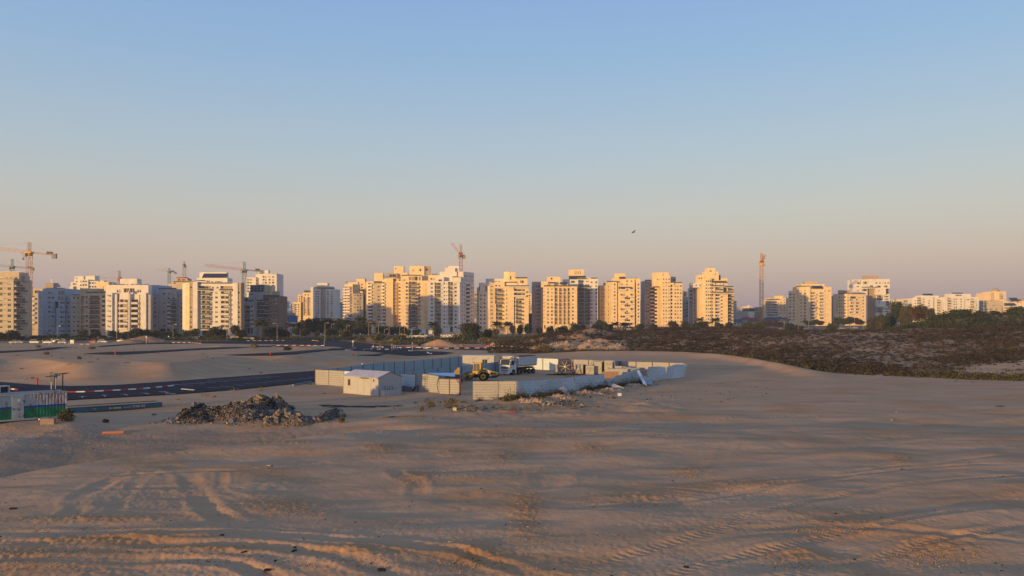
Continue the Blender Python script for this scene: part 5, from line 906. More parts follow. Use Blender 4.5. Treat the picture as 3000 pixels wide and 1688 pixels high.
scatter_scrub('dune_scrub', 4200, (1430, 3350, lambda p: ip(p, SAND_EDGE)+1.5, lambda p: np.full_like(p, 400.), dens_s), 'dscrub', 0.85, 34, 12, .16, 'olive tufts among the brown dune scrub', .45)
scatter_scrub('edge_scrub', 700, (1500, 3300, lambda p: ip(p, SAND_EDGE)+.3, lambda p: ip(p, SAND_EDGE)+9, lambda x, y, px: np.clip(.5+fbm(x*.12, y*.12, 75, 3), .03, 1)*np.clip((px-1500)/60, 0, 1)), 'weed', 0.7, 40, 13, .14, 'yellow green weeds lining the edge of the bare sand', .6)
scatter_scrub('hill_brush', 2300, (2590, 3450, lambda p: np.full_like(p, 316.), lambda p: np.full_like(p, 430.), lambda x, y, px: np.clip(.9+fbm(x*.06, y*.06, 77, 3)*.8, 0, 1)*np.clip((px-2590)/60, 0, 1)), 'hill', 1.5, 46, 14, .36, 'green brush covering the far right hill', .6)
scatter_scrub('street_hedge', 900, (-150, 1200, lambda p: np.full_like(p, 436.), lambda p: np.full_like(p, 452.), lambda x, y, px: np.clip(.5+1.2*fbm(x*.06, y*.06, 84, 3), 0, 1)), 'dark', 1.1, 30, 18, .30, 'dark hedge along the street behind the parked cars', .8)
scatter_scrub('flat_brush', 900, (880, 1560, lambda p: np.full_like(p, 335.), lambda p: np.full_like(p, 455.), lambda x, y, px: np.clip(2.2*fbm(x*.04, y*.05, 79, 3)-.1, 0, 1)*(1-mask_at(x, y, rb))), 'olive', 1.2, 30, 15, .30, 'low olive bushes on the flat land behind the junction', .5)
scatter_scrub('roadside_grass', 1500, (560, 1500, lambda p: np.full_like(p, 392.), lambda p: np.full_like(p, 470.), lambda x, y, px: np.clip(.5+fbm(x*.05, y*.05, 81, 3), 0, 1)*(1-mask_at(x, y, rb))), 'dry', 0.9, 22, 16, .22, 'dry golden grass strip before the street', .3)
scatter_scrub('verge_bushes', 1500, (-150, 2900, lambda p: np.full_like(p, 462.), lambda p: np.full_like(p, 482.), lambda x, y, px: np.clip(.6+fbm(x*.05, y*.05, 83, 3), 0, 1)), 'dark', 1.5, 34, 17, .32, 'dark hedge mass along the foot of the buildings', .7)
# single bushes one can point at
def bush(px, py, wpx, kind, lbl, hr=.5, n=420):
    x, Y, z = GG(px, py); w = wpx*Y/F; r = np.random.default_rng(int(px*7+py)); C = crown_pts(r, n, w, w*hr*1.15, -w*.08, 7); U, V = rand_axes(len(C), max(.06, w*.045), r)
    e = inst('bush', quads_mesh('bush', C, U, V, ML[kind])); e.location = (x, Y, z); tag(e, lbl, 'bush', 'single bushes on the sand'); return e
for px, py, w, k, l in [(840,1027,32,'dark','dark green bush by the striped kerb on the sand flat'),(745,1022,38,'dry','tan dry bush left of the dark green bush'),(268,1025,24,'dry','dry tuft on the sand between the two left lanes'),(137,1040,20,'dry','low dry tuft below the left lane'),(233,1053,18,'olive','small green tuft at the brow of the left sand bank'),
   (1305,1010,30,'dry','reddish dry bush behind the middle sand heap'),(1228,1014,18,'dark','dark bush left of the middle sand heap'),(1110,1003,60,'olive','long olive bush before the pale sand heap'),(1170,1004,50,'olive','olive bush right of the long one'),(1060,1003,34,'olive','olive bush left end of the row behind the junction'),(1425,1012,50,'dry','brown bush right of the big sand heap'),(1470,1012,44,'olive','green bush at the foot of the scrub slope'),
   (1590,1030,50,'dry','brown weed clump above the truck'),(1350,1000,60,'olive','olive bush under the biggest tree'),(1320,1006,40,'red','rusty bush left of the biggest tree foot'),(1420,992,50,'olive','olive bush right of the biggest tree foot'),(165,1003,14,'dry','tiny dry tuft near the left parked cars'),(112,1019,20,'dry','dry tuft above the top left lane')]: bush(px, py, w, k, l)
# ================================================================ tower cranes
def lattice(b, p, q, w, h, n, r, mi=0, up=None):
    p, q = Vector(p), Vector(q); d = (q-p).normalized(); up = Vector(up) if up else Vector((0, 0, 1))
    if abs(d.dot(up)) > .95: up = Vector((0, 1, 0))
    s = d.cross(up).normalized()*w/2; u = s.cross(d).normalized()*h/2; cs = [s+u, -s+u, -s-u, s-u]
    for c in cs: b.tube(p+c, q+c, r*1.3, 4, mi, caps=False)
    for k in range(n):
        a, e = p.lerp(q, k/n), p.lerp(q, (k+1)/n)
        for i in range(4):
            c0, c1 = cs[i], cs[(i+1) % 4]
            if k % 2: c0, c1 = c1, c0
            b.tube(a+c0, e+c1, r*.8, 3, mi, caps=False); b.tube(a+cs[i], a+cs[(i+1) % 4], r*.8, 3, mi, caps=False)
MC = {'orange': mat('orange_crane_steel', (0.48, 0.22, 0.06), .6, noise=.2, nscale=2), 'green': mat('green_crane_steel', (0.13, 0.18, 0.15), .6, noise=.2, nscale=2), 'red': mat('red_crane_steel', (0.34, 0.10, 0.07), .6, noise=.2, nscale=2), 'grey': mat('grey_crane_steel', (0.34, 0.33, 0.30), .6, noise=.2, nscale=2), 'conc': mat('counterweight_concrete', (.25, .24, .23), .9), 'dk': mat('crane_machinery', (.07, .06, .06), .6), 'yel': mat('yellow_crane_steel', (.6, .33, .06), .6)}
def crane(label, px, Y, base, jl, apex, jib, cj, w=2.2, mast='green', jibm='green', r=.14, jd=0.0, cab=True, trolley=None, luff=False):
    """px column; photo rows for base, jib level and apex; jib and cj are end points (px, py)"""
    r = r*.55; x = PX(px, Y); zb = PZ(base, Y); zj = PZ(jl, Y); za = PZ(apex, Y); e = empty('tower_crane', (x, Y, zb), 0, label, 'crane', 'tower cranes over the skyline')
    def P(q, dy=0): return Vector((PX(q[0], Y+dy)-x, dy, PZ(q[1], Y+dy)-zb))
    b = MB(); lattice(b, (0, 0, 0), (0, 0, zj-zb), w, w, max(4, int((zj-zb)/w/1.1)), r); b.build('mast', MC[mast], e)
    b = MB(); b.box((0, 0, zj-zb+.3), (w*1.5, w*1.5, .9)); b.tube((0, 0, zj-zb-1.6), (0, 0, zj-zb-.2), w*.75, 10); b.build('slewing_ring', MC['yel' if mast == 'orange' else mast], e)
    T = Vector((0, 0, zj-zb+.6)); A = Vector((0, 0, za-zb)); b = MB(); lattice(b, T, A, w*.55, w*.55, max(3, int((za-zj)/w)), r*.9); b.build('apex_tower', MC[mast], e)
    J = P(jib, jd); b = MB(); L = (J-T).length; lattice(b, T, J, w*.6, w*.65, max(6, int(L/w/1.1)), r*.85); b.build('jib', MC[jibm], e)
    Cj = P(cj, -jd*.3); b = MB(); lattice(b, T, Cj, w*.7, w*.35, max(4, int((Cj-T).length/w)), r*.85); b.build('counter_jib', MC[jibm if luff else 'dk' if mast == 'green' else jibm], e)
    b = MB(); dv = (Cj-T).normalized(); c = Cj-dv*1.2; b.box((c.x, c.y, c.z-.7), (2.6, 1.6, 3.0)); b.build('counterweight', MC['conc'], e)
    b = MB(); c = Cj-dv*4.5; b.box((c.x, c.y, c.z+.9), (2.6, 1.4, 1.6)); b.tube((c.x+1.4, c.y-.8, c.z+.9), (c.x+1.4, c.y+.8, c.z+.9), .7, 8); b.build('winch', MC['dk'], e)
    b = MB(); b.path([A, T.lerp(J, .42)+Vector((0, 0, w*.3))], r*.35, 3); b.path([A, T.lerp(J, .88)+Vector((0, 0, w*.3))], r*.35, 3); b.path([A, Cj], r*.35, 3); b.build('tie_bars', MC['dk'], e)
    if cab: b = MB(); b.box((1.6 if jib[0] > px else -1.6, -w*.5-.9, zj-zb-1.2), (1.7, 1.7, 2.2)); b.build('cab', MC['grey'], e)
    if trolley: 
        b = MB(); t = T.lerp(J, trolley[0]); t.z -= w*.35; b.box((t.x, t.y, t.z-.3), (1.6, 1.2, .5)); b.tube(t, t-Vector((0, 0, trolley[1])), r*.3, 3); b.box((t.x, t.y, t.z-trolley[1]-.4), (.9, .5, 1.2)); b.build('hook_block', MC['dk'], e)
    return e
crane('orange tower crane with long jib at the far left', 86, 500, 870, 742, 710, (-60, 722), (165, 748), 2.6, 'orange', 'orange', .17, trolley=(.12, 3.2))
crane('small green crane low behind the left edge block', 36, 760, 830, 783, 759, (-50, 773), (99, 787), 2.8, 'green', 'green', .2)
crane('red and white slim crane behind the twin balcony block', 350, 900, 860, 818, 793, (278, 812), (362, 820), 2.6, 'red', 'grey', .22, cab=False)
crane('tiny green hammerhead crane behind the shaded grey block', 496, 1000, 850, 796, 786, (458, 790), (516, 799), 2.8, 'green', 'grey', .24, cab=False)
crane('thin grey crane mast seen end on above the red roof', 540, 950, 850, 780, 766, (541, 776), (538, 779), 3.0, 'grey', 'red', .25, jd=-40, cab=False)
crane('large green crane with red tipped jib over the solar roof blocks', 716, 640, 875, 793, 767, (600, 777), (770, 795), 2.6, 'green', 'red', .19)
crane('red luffing crane behind the tallest white tower', 1350, 680, 850, 748, 715, (1322, 712), (1363, 752), 2.6, 'red', 'orange', .22, luff=True)
crane('tall orange crane standing alone beside the red roofed houses', 2231, 720, 962, 772, 742, (2240, 748), (2229, 770), 2.7, 'orange', 'orange', .22, jd=-14, luff=True)
# ================================================================ street: cars, lamps, signs
car_cols = {'white': (.40, .40, .41), 'silver': (.22, .23, .25), 'grey': (.18, .19, .21), 'dark blue': (.04, .06, .13), 'black': (.025, .025, .03), 'red': (.40, .03, .03)}  # white lowered in colour to stand in for shade on the street
M_CAR = {k: mat('car_paint_'+k.replace(' ', '_'), v, .3, spec=.5) for k, v in car_cols.items()}
M_TYRE = mat('tyre_rubber', (.025, .025, .025), .9); M_RIM = mat('wheel_rim', (.4, .4, .42), .4, .6); M_CGL = mat('car_glass', (.03, .035, .045), .1, spec=.6); M_LAMP = mat('lamp_glass', (.6, .6, .55), .2); M_TAIL = mat('tail_lamp', (.4, .02, .02), .3)
CARS = {}
def car_parts(shape):
    """profile in x (length) and z, extruded over the width with a narrower cabin"""
    if shape in CARS: return CARS[shape]
    L, hb, hc = {'saloon': (4.4, .82, 1.42), 'hatchback': (3.9, .86, 1.50), 'estate': (4.5, .92, 1.66), 'van': (5.0, 1.15, 2.05)}[shape]; h = L/2
    body = [(-h, .35), (-h+.05, hb*.82), (-h+.9 if shape != 'van' else -h+.7, hb), (h-.5 if shape == 'saloon' else h-.1, hb), (h, hb*.9), (h, .35), (h-.3, .22), (-h+.3, .22)]
    b = MB(); b.extr(body, -.86, .86)
    x0, x1, x2, x3 = {'saloon': (-h+1.1, -h+1.8, h-1.35, h-.7), 'hatchback': (-h+.9, -h+1.6, h-.6, h-.15), 'estate': (-h+.95, -h+1.6, h-.5, h-.12), 'van': (-h+.7, -h+1.35, h-.2, h-.08)}[shape]
    g = MB(); t = MB(); w0, w1 = .82, .66
    def cab(mb, z0, z1, sx):
        lo = [(x0, z0), (x3, z0)]; hi = [(x1, z1), (x2, z1)]; P = [(x0, -w0, z0), (x3, -w0, z0), (x3, w0, z0), (x0, w0, z0), (x1, -w1, z1), (x2, -w1, z1), (x2, w1, z1), (x1, w1, z1)]
        for q in ((0, 1, 5, 4), (1, 2, 6, 5), (2, 3, 7, 6), (3, 0, 4, 7), (4, 5, 6, 7)): mb.face([P[k] for k in q])
    cab(g, hb-.01, hc-.06, 1); t.box(((x1+x2)/2, 0, hc-.035), (x2-x1+.06, w1*2+.05, .07))
    for s in (-1, 1):
        t.tube((x0, s*w0, hb), (x1, s*(w1+.01), hc-.05), .035, 4); t.tube((x3, s*w0, hb), (x2, s*(w1+.01), hc-.05), .045, 4); xm = (x1+x2)/2; t.tube((xm, s*(w0+.01), hb), (xm, s*(w1+.015), hc-.05), .04, 4)
        t.box((x0+.35, s*(.95), hb+.08), (.14, .2, .14))
    i = len(b.v); b.v += t.v; b.f += [tuple(i+k for k in f) for f in t.f]; b.m += [0]*len(t.f)
    wm = MB(); wm.tube((0, -.1, 0), (0, .1, 0), .31, 14); rm_ = MB(); rm_.tube((0, -.115, 0), (0, .115, 0), .19, 10)
    CARS[shape] = (b, g.mesh('windows', M_CGL), wm.mesh('wheel', M_TYRE), rm_.mesh('rim', M_RIM), L, h, hb, {}); return CARS[shape]
_lm = MB(); _lm.box((0, 0, 0), (.06, .34, .14)); HEAD = _lm.mesh('headlight', M_LAMP); TAIL = _lm.mesh('tail_light', M_TAIL)
def car(px, py, col, shape, rz=0.0, Y=None, label=None):
    b, g, wm, rmm, L, h, hb, cache = car_parts(shape)
    Y = Y or find_Y(px, py); x = PX(px, Y); z = gz(x, Y)
    e = empty('parked_car', (x, Y, z), rz, label or unique(f'{col} {shape} parked before {near_what(px)}'), 'van' if shape == 'van' else 'car', 'cars parked along the street')
    if col not in cache: cache[col] = b.mesh('body', M_CAR[col])
    inst('body', cache[col], e); inst('windows', g, e)
    for sx in (-h+.8, h-.8):
        for s in (-.78, .78): w_ = inst('wheel', wm, e, (sx, s, .31)); inst('rim', rmm, w_)
    for s in (-.62, .62): inst('headlight', HEAD, e, (-h-.01, s, hb*.72)); inst('tail_light', TAIL, e, (h+.01, s, hb*.75))
for q in [(57,1006,'grey','saloon'),(40,1007,'dark blue','hatchback'),(103,1006,'white','estate'),(141,1008,'white','saloon'),(160,1001,'silver','hatchback'),(182,1000,'white','saloon'),(184,1007,'silver','saloon'),(168,1003,'white','hatchback'),(270,1004,'red','hatchback'),(302,1004,'white','estate'),(382,1000,'white','hatchback'),(357,1001,'silver','saloon'),(405,998,'white','saloon'),
  (538,997,'white','saloon'),(530,991,'silver','hatchback'),(558,991,'white','saloon'),(573,996,'white','van'),(506,996,'dark blue','saloon'),(688,994,'white','van'),(497,990,'grey','saloon'),(594,993,'black','hatchback'),(794,984,'silver','saloon'),(742,985,'dark blue','saloon'),(806,983,'grey','hatchback'),(905,980,'silver','saloon'),(930,981,'white','hatchback'),(963,978,'white','saloon'),(988,977,'white','saloon'),(975,979,'dark blue','saloon'),(1000,978,'silver','hatchback'),
  (1104,981,'silver','saloon'),(1134,980,'white','van'),(1120,981,'black','saloon'),(1150,981,'red','hatchback'),(1252,984,'white','saloon'),(1320,983,'silver','saloon'),(1418,978,'white','van'),(1465,979,'silver','estate'),(1440,980,'white','hatchback'),(1722,972,'white','van'),(1745,973,'dark blue','saloon'),(1763,974,'silver','saloon'),(1783,974,'white','saloon'),(1807,974,'dark blue','saloon'),(1827,974,'white','hatchback'),(1848,974,'silver','saloon'),(1862,974,'white','saloon'),(1876,974,'grey','saloon'),
  (1914,970,'white','saloon'),(2288,966,'white','saloon'),(2242,967,'white','van'),(2326,966,'silver','saloon'),(2342,966,'white','saloon'),(2360,966,'grey','hatchback'),(2384,966,'dark blue','saloon'),(2467,964,'white','saloon'),(2488,963,'silver','saloon'),(2504,963,'white','hatchback')]: car(*q, rz=random.choice((0, math.pi))+random.uniform(-.12, .12))
def truck_box(px, py, wpx, hpx, colm, label, name='box_truck', cat='truck', cab=True):
    Y = find_Y(px, py, 480); x = PX(px, Y); z = gz(x, Y); w = wpx*Y/F; h = hpx*Y/F; e = empty(name, (x, Y, z), 0, label, cat)
    b = MB(); b.box((0, 0, h*.6), (w, 2.3, h*.8)); b.build('box', colm, e)
    if cab:
        b = MB(); b.extr([(-w/2-1.8, .5), (-w/2-1.8, 1.5), (-w/2-1.4, 2.3), (-w/2-.1, 2.3), (-w/2-.1, .5)], -1.0, 1.0); b.build('cab', M_CAR['white'], e); b = MB(); b.face([(-w/2-1.8, -.9, 1.55), (-w/2-1.8, .9, 1.55), (-w/2-1.45, .9, 2.2), (-w/2-1.45, -.9, 2.2)]); b.face([(-w/2-1.5, -1.01, 1.5), (-w/2-.4, -1.01, 1.5), (-w/2-.4, -1.01, 2.15), (-w/2-1.35, -1.01, 2.15)]); b.build('windscreen', M_CGL, e)
        for xx in (-w/2-1, w/2-1):
            for s in (-1, 1): b = MB(); b.tube((xx, s*.95, .45), (xx, s*1.15, .45), .45, 12); b.build('wheel', M_TYRE, e)
    else:
        for xx in (-w/2+.4, w/2-.4): b = MB(); b.box((xx, 0, .25), (.3, 2.2, .5)); b.build('support', M_METAL, e)
truck_box(1046, 980, 34, 13, M_CAR['white'], 'white bus sized lorry beside the white cabin before the golden row'); truck_box(2050, 968, 24, 9, M_CAR['white'], 'white box lorry below the terraced tower'); truck_box(1842, 972, 14, 10, M_CAR['white'], 'white lorry amid the parked cars of the cross balcony tower')
truck_box(2136, 966, 24, 5, mat('red_skip_paint', (.48, .10, .05), .7), 'long orange red skip right of the white box lorry', 'skip_container', 'container', False); truck_box(1848, 966, 10, 8, M_CAR['red'], 'red market cabin between parked cars', 'cabin', 'cabin', False)
M_WH = mat('white_paint', (.68, .67, .64), .6, noise=.12, nscale=2); M_POLE = mat('pole_steel', (.38, .36, .33), .6, .3)
def lamp(px, top, Y, arm=1, label=None):
    x = PX(px, Y); z = tz(x, Y); h = PZ(top, Y)-z; e = empty('street_lamp', (x, Y, z), 0, unique(f'slender street lamp before {near_what(px)}'), 'street lamp', 'street lamps along the road')
    b = MB(); b.tube((0, 0, 0), (0, 0, h), .10, 6, 0, .07); b.build('pole', M_POLE, e); b = MB(); b.path([(0, 0, h-.1), (arm*.6, -.2, h+.15), (arm*1.5, -.4, h+.15)], .06, 4); b.build('arm', M_POLE, e); b = MB(); b.box((arm*1.7, -.45, h+.12), (.9, .35, .18)); b.build('lamp_head', M_METAL, e); return e
for q in [(168,956,445,1),(342,945,440,-1),(507,951,440,1),(665,951,430,1),(812,948,440,-1),(952,947,430,1),(1080,945,470,1),(1109,943,470,1),(1140,942,470,-1),(1126,965,470,1),(1207,960,470,1),(1171,958,480,-1),(1185,958,480,1),(1535,941,500,1),(1634,936,520,-1),(1729,940,540,1),(1820,938,560,-1),(1907,937,570,1),(1990,948,575,1),(2071,940,580,-1),(2148,936,585,-1),(2297,938,430,-1),(2339,955,440,1),(2369,938,470,1),(2462,962,440,1),(2491,950,440,1),(2503,930,600,-1),(2530,950,500,1),(1015,955,500,1),(971,950,520,1)]: lamp(*q)
def post(px, py0, py1, colm, name, label, cat, disc=None, discm=None, w=.09, ring=None, group=None):
    x, Y, z = GG(px, py0); h = PZ(py1, Y)-z; e = empty(name, (x, Y, z-.05), 0, label, cat, group); b = MB(); b.tube((0, 0, 0), (0, 0, h), w, 6); b.build('post', colm, e)
    if disc:
        b = MB(); 
        if disc == 'round': b.tube((0, -w-.02, h-.3), (0, -w-.06, h-.3), .33, 14)
        elif disc == 'tall': b.box((0, -w-.03, h-.7), (.36, .05, 1.5))
        else: b.box((0, -w-.03, h-.35), (.6, .05, .7))
        s_ = b.build('sign_face', discm, e)
        if disc == 'round' and discm is M_BLUE:
            b = MB(); b.box((0, -w-.075, h-.3), (.1, .02, .36)); b.face([(-.16, -w-.08, h-.2), (.16, -w-.08, h-.2), (0, -w-.08, h-.02)]); b.build('arrow', M_WH, s_)
    return e
M_BLUE = mat('blue_sign', (.02, .10, .42), .5); M_RED = mat('hydrant_red', (.42, .03, .03), .5)
GS = 'traffic signs around the junction'
post(1114, 1020, 1011, M_POLE, 'traffic_sign', 'low blue arrow sign at the left end of the red striped island', 'sign', 'round', M_BLUE, group=GS); post(1158, 1021, 1011, M_POLE, 'traffic_sign', 'low blue arrow sign amid the red striped island', 'sign', 'round', M_BLUE, group=GS)
post(1208, 1029, 1003, M_POLE, 'traffic_sign', 'tall blue round sign at the roundabout', 'sign', 'round', M_BLUE, group=GS); post(1252, 1021, 1012, M_POLE, 'traffic_sign', 'small blue sign right of the tall roundabout sign', 'sign', 'round', M_BLUE, group=GS); post(1034, 1018, 998, M_POLE, 'traffic_sign', 'white square sign on a pole at the dotted kerb', 'sign', 'square', M_WH, group=GS)
post(1148, 1031, 1006, M_POLE, 'traffic_sign', 'bare pale pole left of the roundabout', 'sign', None, None, group=GS); post(950, 1015, 997, M_POLE, 'sign_pole', 'thin pole at the upper junction lane', 'pole'); post(1272, 1018, 999, M_POLE, 'sign_pole', 'thin pale pole on the striped kerb before the middle sand heap', 'pole'); post(1094, 1019, 1010, M_POLE, 'sign_pole', 'stubby pale post left on the red striped island', 'pole', w=.14); post(1153, 1020, 1011, M_POLE, 'sign_pole', 'stubby pale post amid the island', 'pole', w=.14)
post(1061, 1079, 1063, M_POLE, 'traffic_sign', 'blue sign peeping over the back fence near the shed', 'sign', 'round', M_BLUE)
post(429, 1009, 985, M_POLE, 'traffic_sign', 'white topped sign on the left sand heap', 'sign', 'square', M_WH, group=GS); post(494, 997, 984, M_POLE, 'traffic_sign', 'small orange lit sign right of the left sand heap', 'sign', 'square', M_WH, group=GS)
GH = 'red standpipes on the sand'
for px, a_, b2, l in [(109,1129,1109,'red standpipe behind the container air conditioner'),(792,1041,1032,'red standpipe on the middle lane tail'),(1034,1041,1032,'red standpipe at the tip of the roundabout'),(338,1040,1028,'thin red standpipe on the lower left lane'),(1432,1018,1011,'tiny red post behind the striped kerb')]:
    e = post(px, a_, b2, M_RED, 'standpipe', l, 'standpipe', w=.12, group=GH); hh = [c for c in e.children][0].dimensions.z; b = MB(); x, Y, z = e.location; h = PZ(b2, Y)-z; b.tube((-.22, 0, h-.1), (.22, 0, h-.1), .09, 6); b.tube((0, 0, h-.05), (0, 0, h+.12), .15, 8); b.build('valve_head', M_RED, e)
post(151, 1143, 1090, M_POLE, 'road_sign', 'tall dark rectangular sign behind the container', 'sign', 'tall', mat('dark_sign_back', (.09, .10, .12), .6)); post(163, 1142, 1093, M_POLE, 'road_sign', 'slim pole with small blue sign behind the container', 'sign', 'square', M_BLUE, w=.06)
GB = 'pale bollard posts by the parked cars'
for px, a_, b2, l in [(33,1010,1000,'short pale post leftmost by the parked cars'),(125,1009,996,'pale post with a white ball top'),(153,1010,991,'tallest pale post near the white saloon'),(144,1010,1003,'stubby white post before the white saloon'),(192,1010,1003,'short pale post right of the silver saloon'),(202,1011,1003,'short pale post left of the white board'),(291,1007,994,'pale post beside the white estate car'),(1098,984,972,'pale red topped post by the golden row'),(1183,984,969,'pale post before the tiled strip tower'),(1170,984,968,'pale post left of the white traffic boxes')]: post(px, a_, b2, mat('pale_post', (.5, .42, .28), .7) if 'pale_post' not in bpy.data.materials else bpy.data.materials['pale_post'], 'bollard', l, 'post', w=.16, group=GB)
def board(px, py, wpx, hpx, label, name='notice_board', cat='board', m=None, legs=True):
    x, Y, z = GG(px, py); w = wpx*Y/F; h = hpx*Y/F; e = empty(name, (x, Y, z), 0, label, cat); b = MB(); b.box((0, 0, h*.62), (w, .25 if legs else w*.8, h*.76)); b.build('panel', m or M_WH, e); b = MB()
    for s in (-1, 1): b.box((s*w*.4, .2 if legs else 0, h*.12), (.12, .12, h*.24))
    b.build('leg', M_POLE, e)
board(211, 1010, 11, 14, 'white site board beside parked cars at the left'); board(1160, 985, 9, 14, 'tall white cabinet left of the wide golden tower', 'cabinet', 'cabinet', None, False); board(1058, 983, 8, 10, 'white cabin before the dark palms', 'cabin', 'cabin', mat('warm_white', (.7, .6, .5), .8), False)
board(812, 990, 4, 10, 'small yellow box on the lamp by the palms', 'meter_box', 'box', mat('yellow_box', (.6, .5, .2), .7)); board(398, 999, 18, 8, 'white site cabin behind the left sand heap', 'site_cabin', 'cabin', None, False); board(952, 988, 5, 10, 'red and white signal boxes on the pole before the dark trees', 'signal_box', 'box', mat('dull_red', (.45, .15, .12), .7))
# low walls and hoardings at the foot of the towers
def low_wall(px0, px1, py, hpx, m, label, Y=None):
    Y = Y or find_Y((px0+px1)/2, py); x0, x1 = PX(px0, Y), PX(px1, Y); z = min(tz(x0, Y), tz(x1, Y)); h = hpx*Y/F; b = MB(); n = max(1, int((x1-x0)/4)); e = empty('boundary_wall', (x0, Y, z), 0, label, 'wall'); w = (x1-x0)/n
    for k in range(n): q = MB(); q.box((w*(k+.5), 0, h*(.5+.06*((k*7) % 3-1))), (w-.06, .3, h*(1+.12*((k*7) % 3-1)))); q.build('panel', m, e)
low_wall(1290, 1360, 984, 12, WALL['white'], 'pale hoarding with red graffiti below the tallest white tower', 496); low_wall(1190, 1252, 985, 9, WALL['white'], 'sunlit white hoarding below the wide golden tower', 494); low_wall(712, 744, 996, 9, WALL['tan'], 'orange lit low stone wall left of the first palm', 446); low_wall(660, 700, 995, 12, WALL['grey'], 'low grey wall behind the white van', 456)
low_wall(1560, 1660, 980, 6, WALL['grey'], 'long grey wall before the open grid tower', 520); low_wall(1930, 2060, 972, 7, WALL['tan'], 'pale brown wall behind the box lorry', 575); low_wall(100, 320, 1000, 5, WALL['brown'], 'grey wall behind the cars at the left', 455); low_wall(1256, 1272, 985, 26, WALL['white'], 'bright narrow sunlit wall left of the small palm', 500)  # left wall's brown stone puts the street shade into its colour
b = MB()
for k in range(26):
    random.seed(900+k); u = random.uniform(0, 1); px = 1294+u*62; Y = 495.75; x = PX(px, Y); zc = PZ(random.uniform(974, 981), Y); b.path([(x, Y, zc), (x+random.uniform(-.5, .7), Y, zc+random.uniform(-.6, .6)), (x+random.uniform(-.4, .9), Y, zc+random.uniform(-.6, .6))], .09, 4)
q = b.build('graffiti', MC['red']); tag(q, 'tangled red spray strokes on the pale hoarding', 'graffiti')
random.seed(11)
# bird
b = MB(); Yb = 120; bx, bz = PX(1855, Yb), PZ(682, Yb); e = empty('bird', (bx, Yb, bz), 0, 'small dark bird flying in the open sky', 'bird')
n = 9; R_ = []
for k in range(n+1):
    t = k/n; R_.append((-.24+.36*t, .055*math.sin(math.pi*min(1, .12+t*.9))**.7+.004))
for k in range(n): b.tube((R_[k][0], 0, -.02+.08*(.5-R_[k][0])**2), (R_[k+1][0], 0, -.02+.08*(.5-R_[k+1][0])**2), R_[k][1], 8, 0, R_[k+1][1], caps=True)
b.face([(.08, -.05, .0), (.32, -.09, -.02), (.32, .09, -.02), (.08, .05, 0)]); b.face([(-.24, 0, .02), (-.32, 0, .0), (-.24, .02, -.01)])
M_BIRD = mat('bird_feathers', (.035, .03, .028), .8); b.build('body', M_BIRD, e)
for s, zt in ((-1, .30), (1, .36)):
    b = MB(); P = [(-.12, s*.03, .02), (.10, s*.03, .02), (.18, s*.22, zt*.55), (.02, s*.2, zt*.6), (.36, s*.36, zt), (.24, s*.34, zt*1.03)]
    b.face([P[0], P[1], P[2], P[3]]); b.face([P[3], P[2], P[4], P[5]]); b.face([tuple(np.array(p)-(0, 0, .012)) for p in (P[3], P[2], P[1], P[0])]); b.face([tuple(np.array(p)-(0, 0, .012)) for p in (P[5], P[4], P[2], P[3])]); b.build('wing', M_BIRD, e)
# ================================================================ kerbs and bay lines
def wp(px, Y, z=None):
    x = PX(px, Y); return Vector((x, Y, gz(x, Y) if z is None else z))
KR = MB(); KR.extr([(-.5, 0), (-.47, .14), (.47, .14), (.5, 0)], -.13, .13)
KM = {'white': KR.mesh('kerbstone', M_WPAINT), 'red': KR.mesh('kerbstone', M_RPAINT), 'black': KR.mesh('kerbstone', mat('black_kerb_paint', (.03, .03, .035), .7))}
def kerb(pts, cols, label, slen=1.0, sc=1.0):
    W_ = [GP(a, b_) for a, b_ in pts]; P = []; 
    for p, q in zip(W_[:-1], W_[1:]):
        L = math.hypot(q[0]-p[0], q[1]-p[1]); n = max(1, round(L/slen)); P += [(p[0]+(q[0]-p[0])*k/n, p[1]+(q[1]-p[1])*k/n) for k in range(n)]
    P.append(W_[-1][:2]); x0, y0 = P[0]; z0 = tz(x0, y0)+.05; e = empty('painted_kerb', (x0, y0, z0), 0, label, 'kerb', 'painted kerbs of the new roads')
    for k in range(len(P)-1):
        if k >= 290: break
        a, b_ = P[k], P[k+1]; L = math.hypot(b_[0]-a[0], b_[1]-a[1]); cx, cy = (a[0]+b_[0])/2, (a[1]+b_[1])/2
        c = cols[k % len(cols)]; o = inst('kerbstone', KM[c], e, (cx-x0, cy-y0, tz(cx, cy)+.05-z0), math.atan2(b_[1]-a[1], b_[0]-a[0])); o.scale = (L*.985, sc, sc)
kerb([(196,1151),(250,1150),(330,1146),(420,1141),(508,1132)], ['red', 'white'], 'red and white kerb running right from the container', 1.13, 1.15)
kerb([(-30,1138),(3,1140),(36,1142),(54,1144)], ['red', 'white'], 'short red and white kerb end behind the air conditioner', 1.13, 1.15)
kerb([(723,999),(800,998.5),(900,997.5),(920,998),(934,1000)], ['white', 'black', 'white', 'red'], 'striped kerb on the farthest left lane', 1.5, 1.3)
kerb([(810,1013),(890,1013),(950,1013.5)], ['white', 'red'], 'striped kerb under the upper junction lane', 1.6, 1.4)
kerb([(1014,1025),(1030,1023.5),(1040,1021.5),(1042,1019)], ['white', 'black'], 'curved dotted white kerb at the square sign', .8, 1.2)
kerb([(1066,1024.5),(1080,1023.5),(1150,1024.5),(1180,1022.5)], ['white', 'black'], 'white and black kerb on the near side of the island', 1.4, 1.3)
kerb([(1090,1017),(1124,1018)], ['white', 'red'], 'short red kerb at the far side of the island', 1.5, 1.4)
kerb([(1150,1019),(1190,1019),(1262,1019.5)], ['red', 'white'], 'red and white kerb behind the roundabout', 2.0, 1.4)
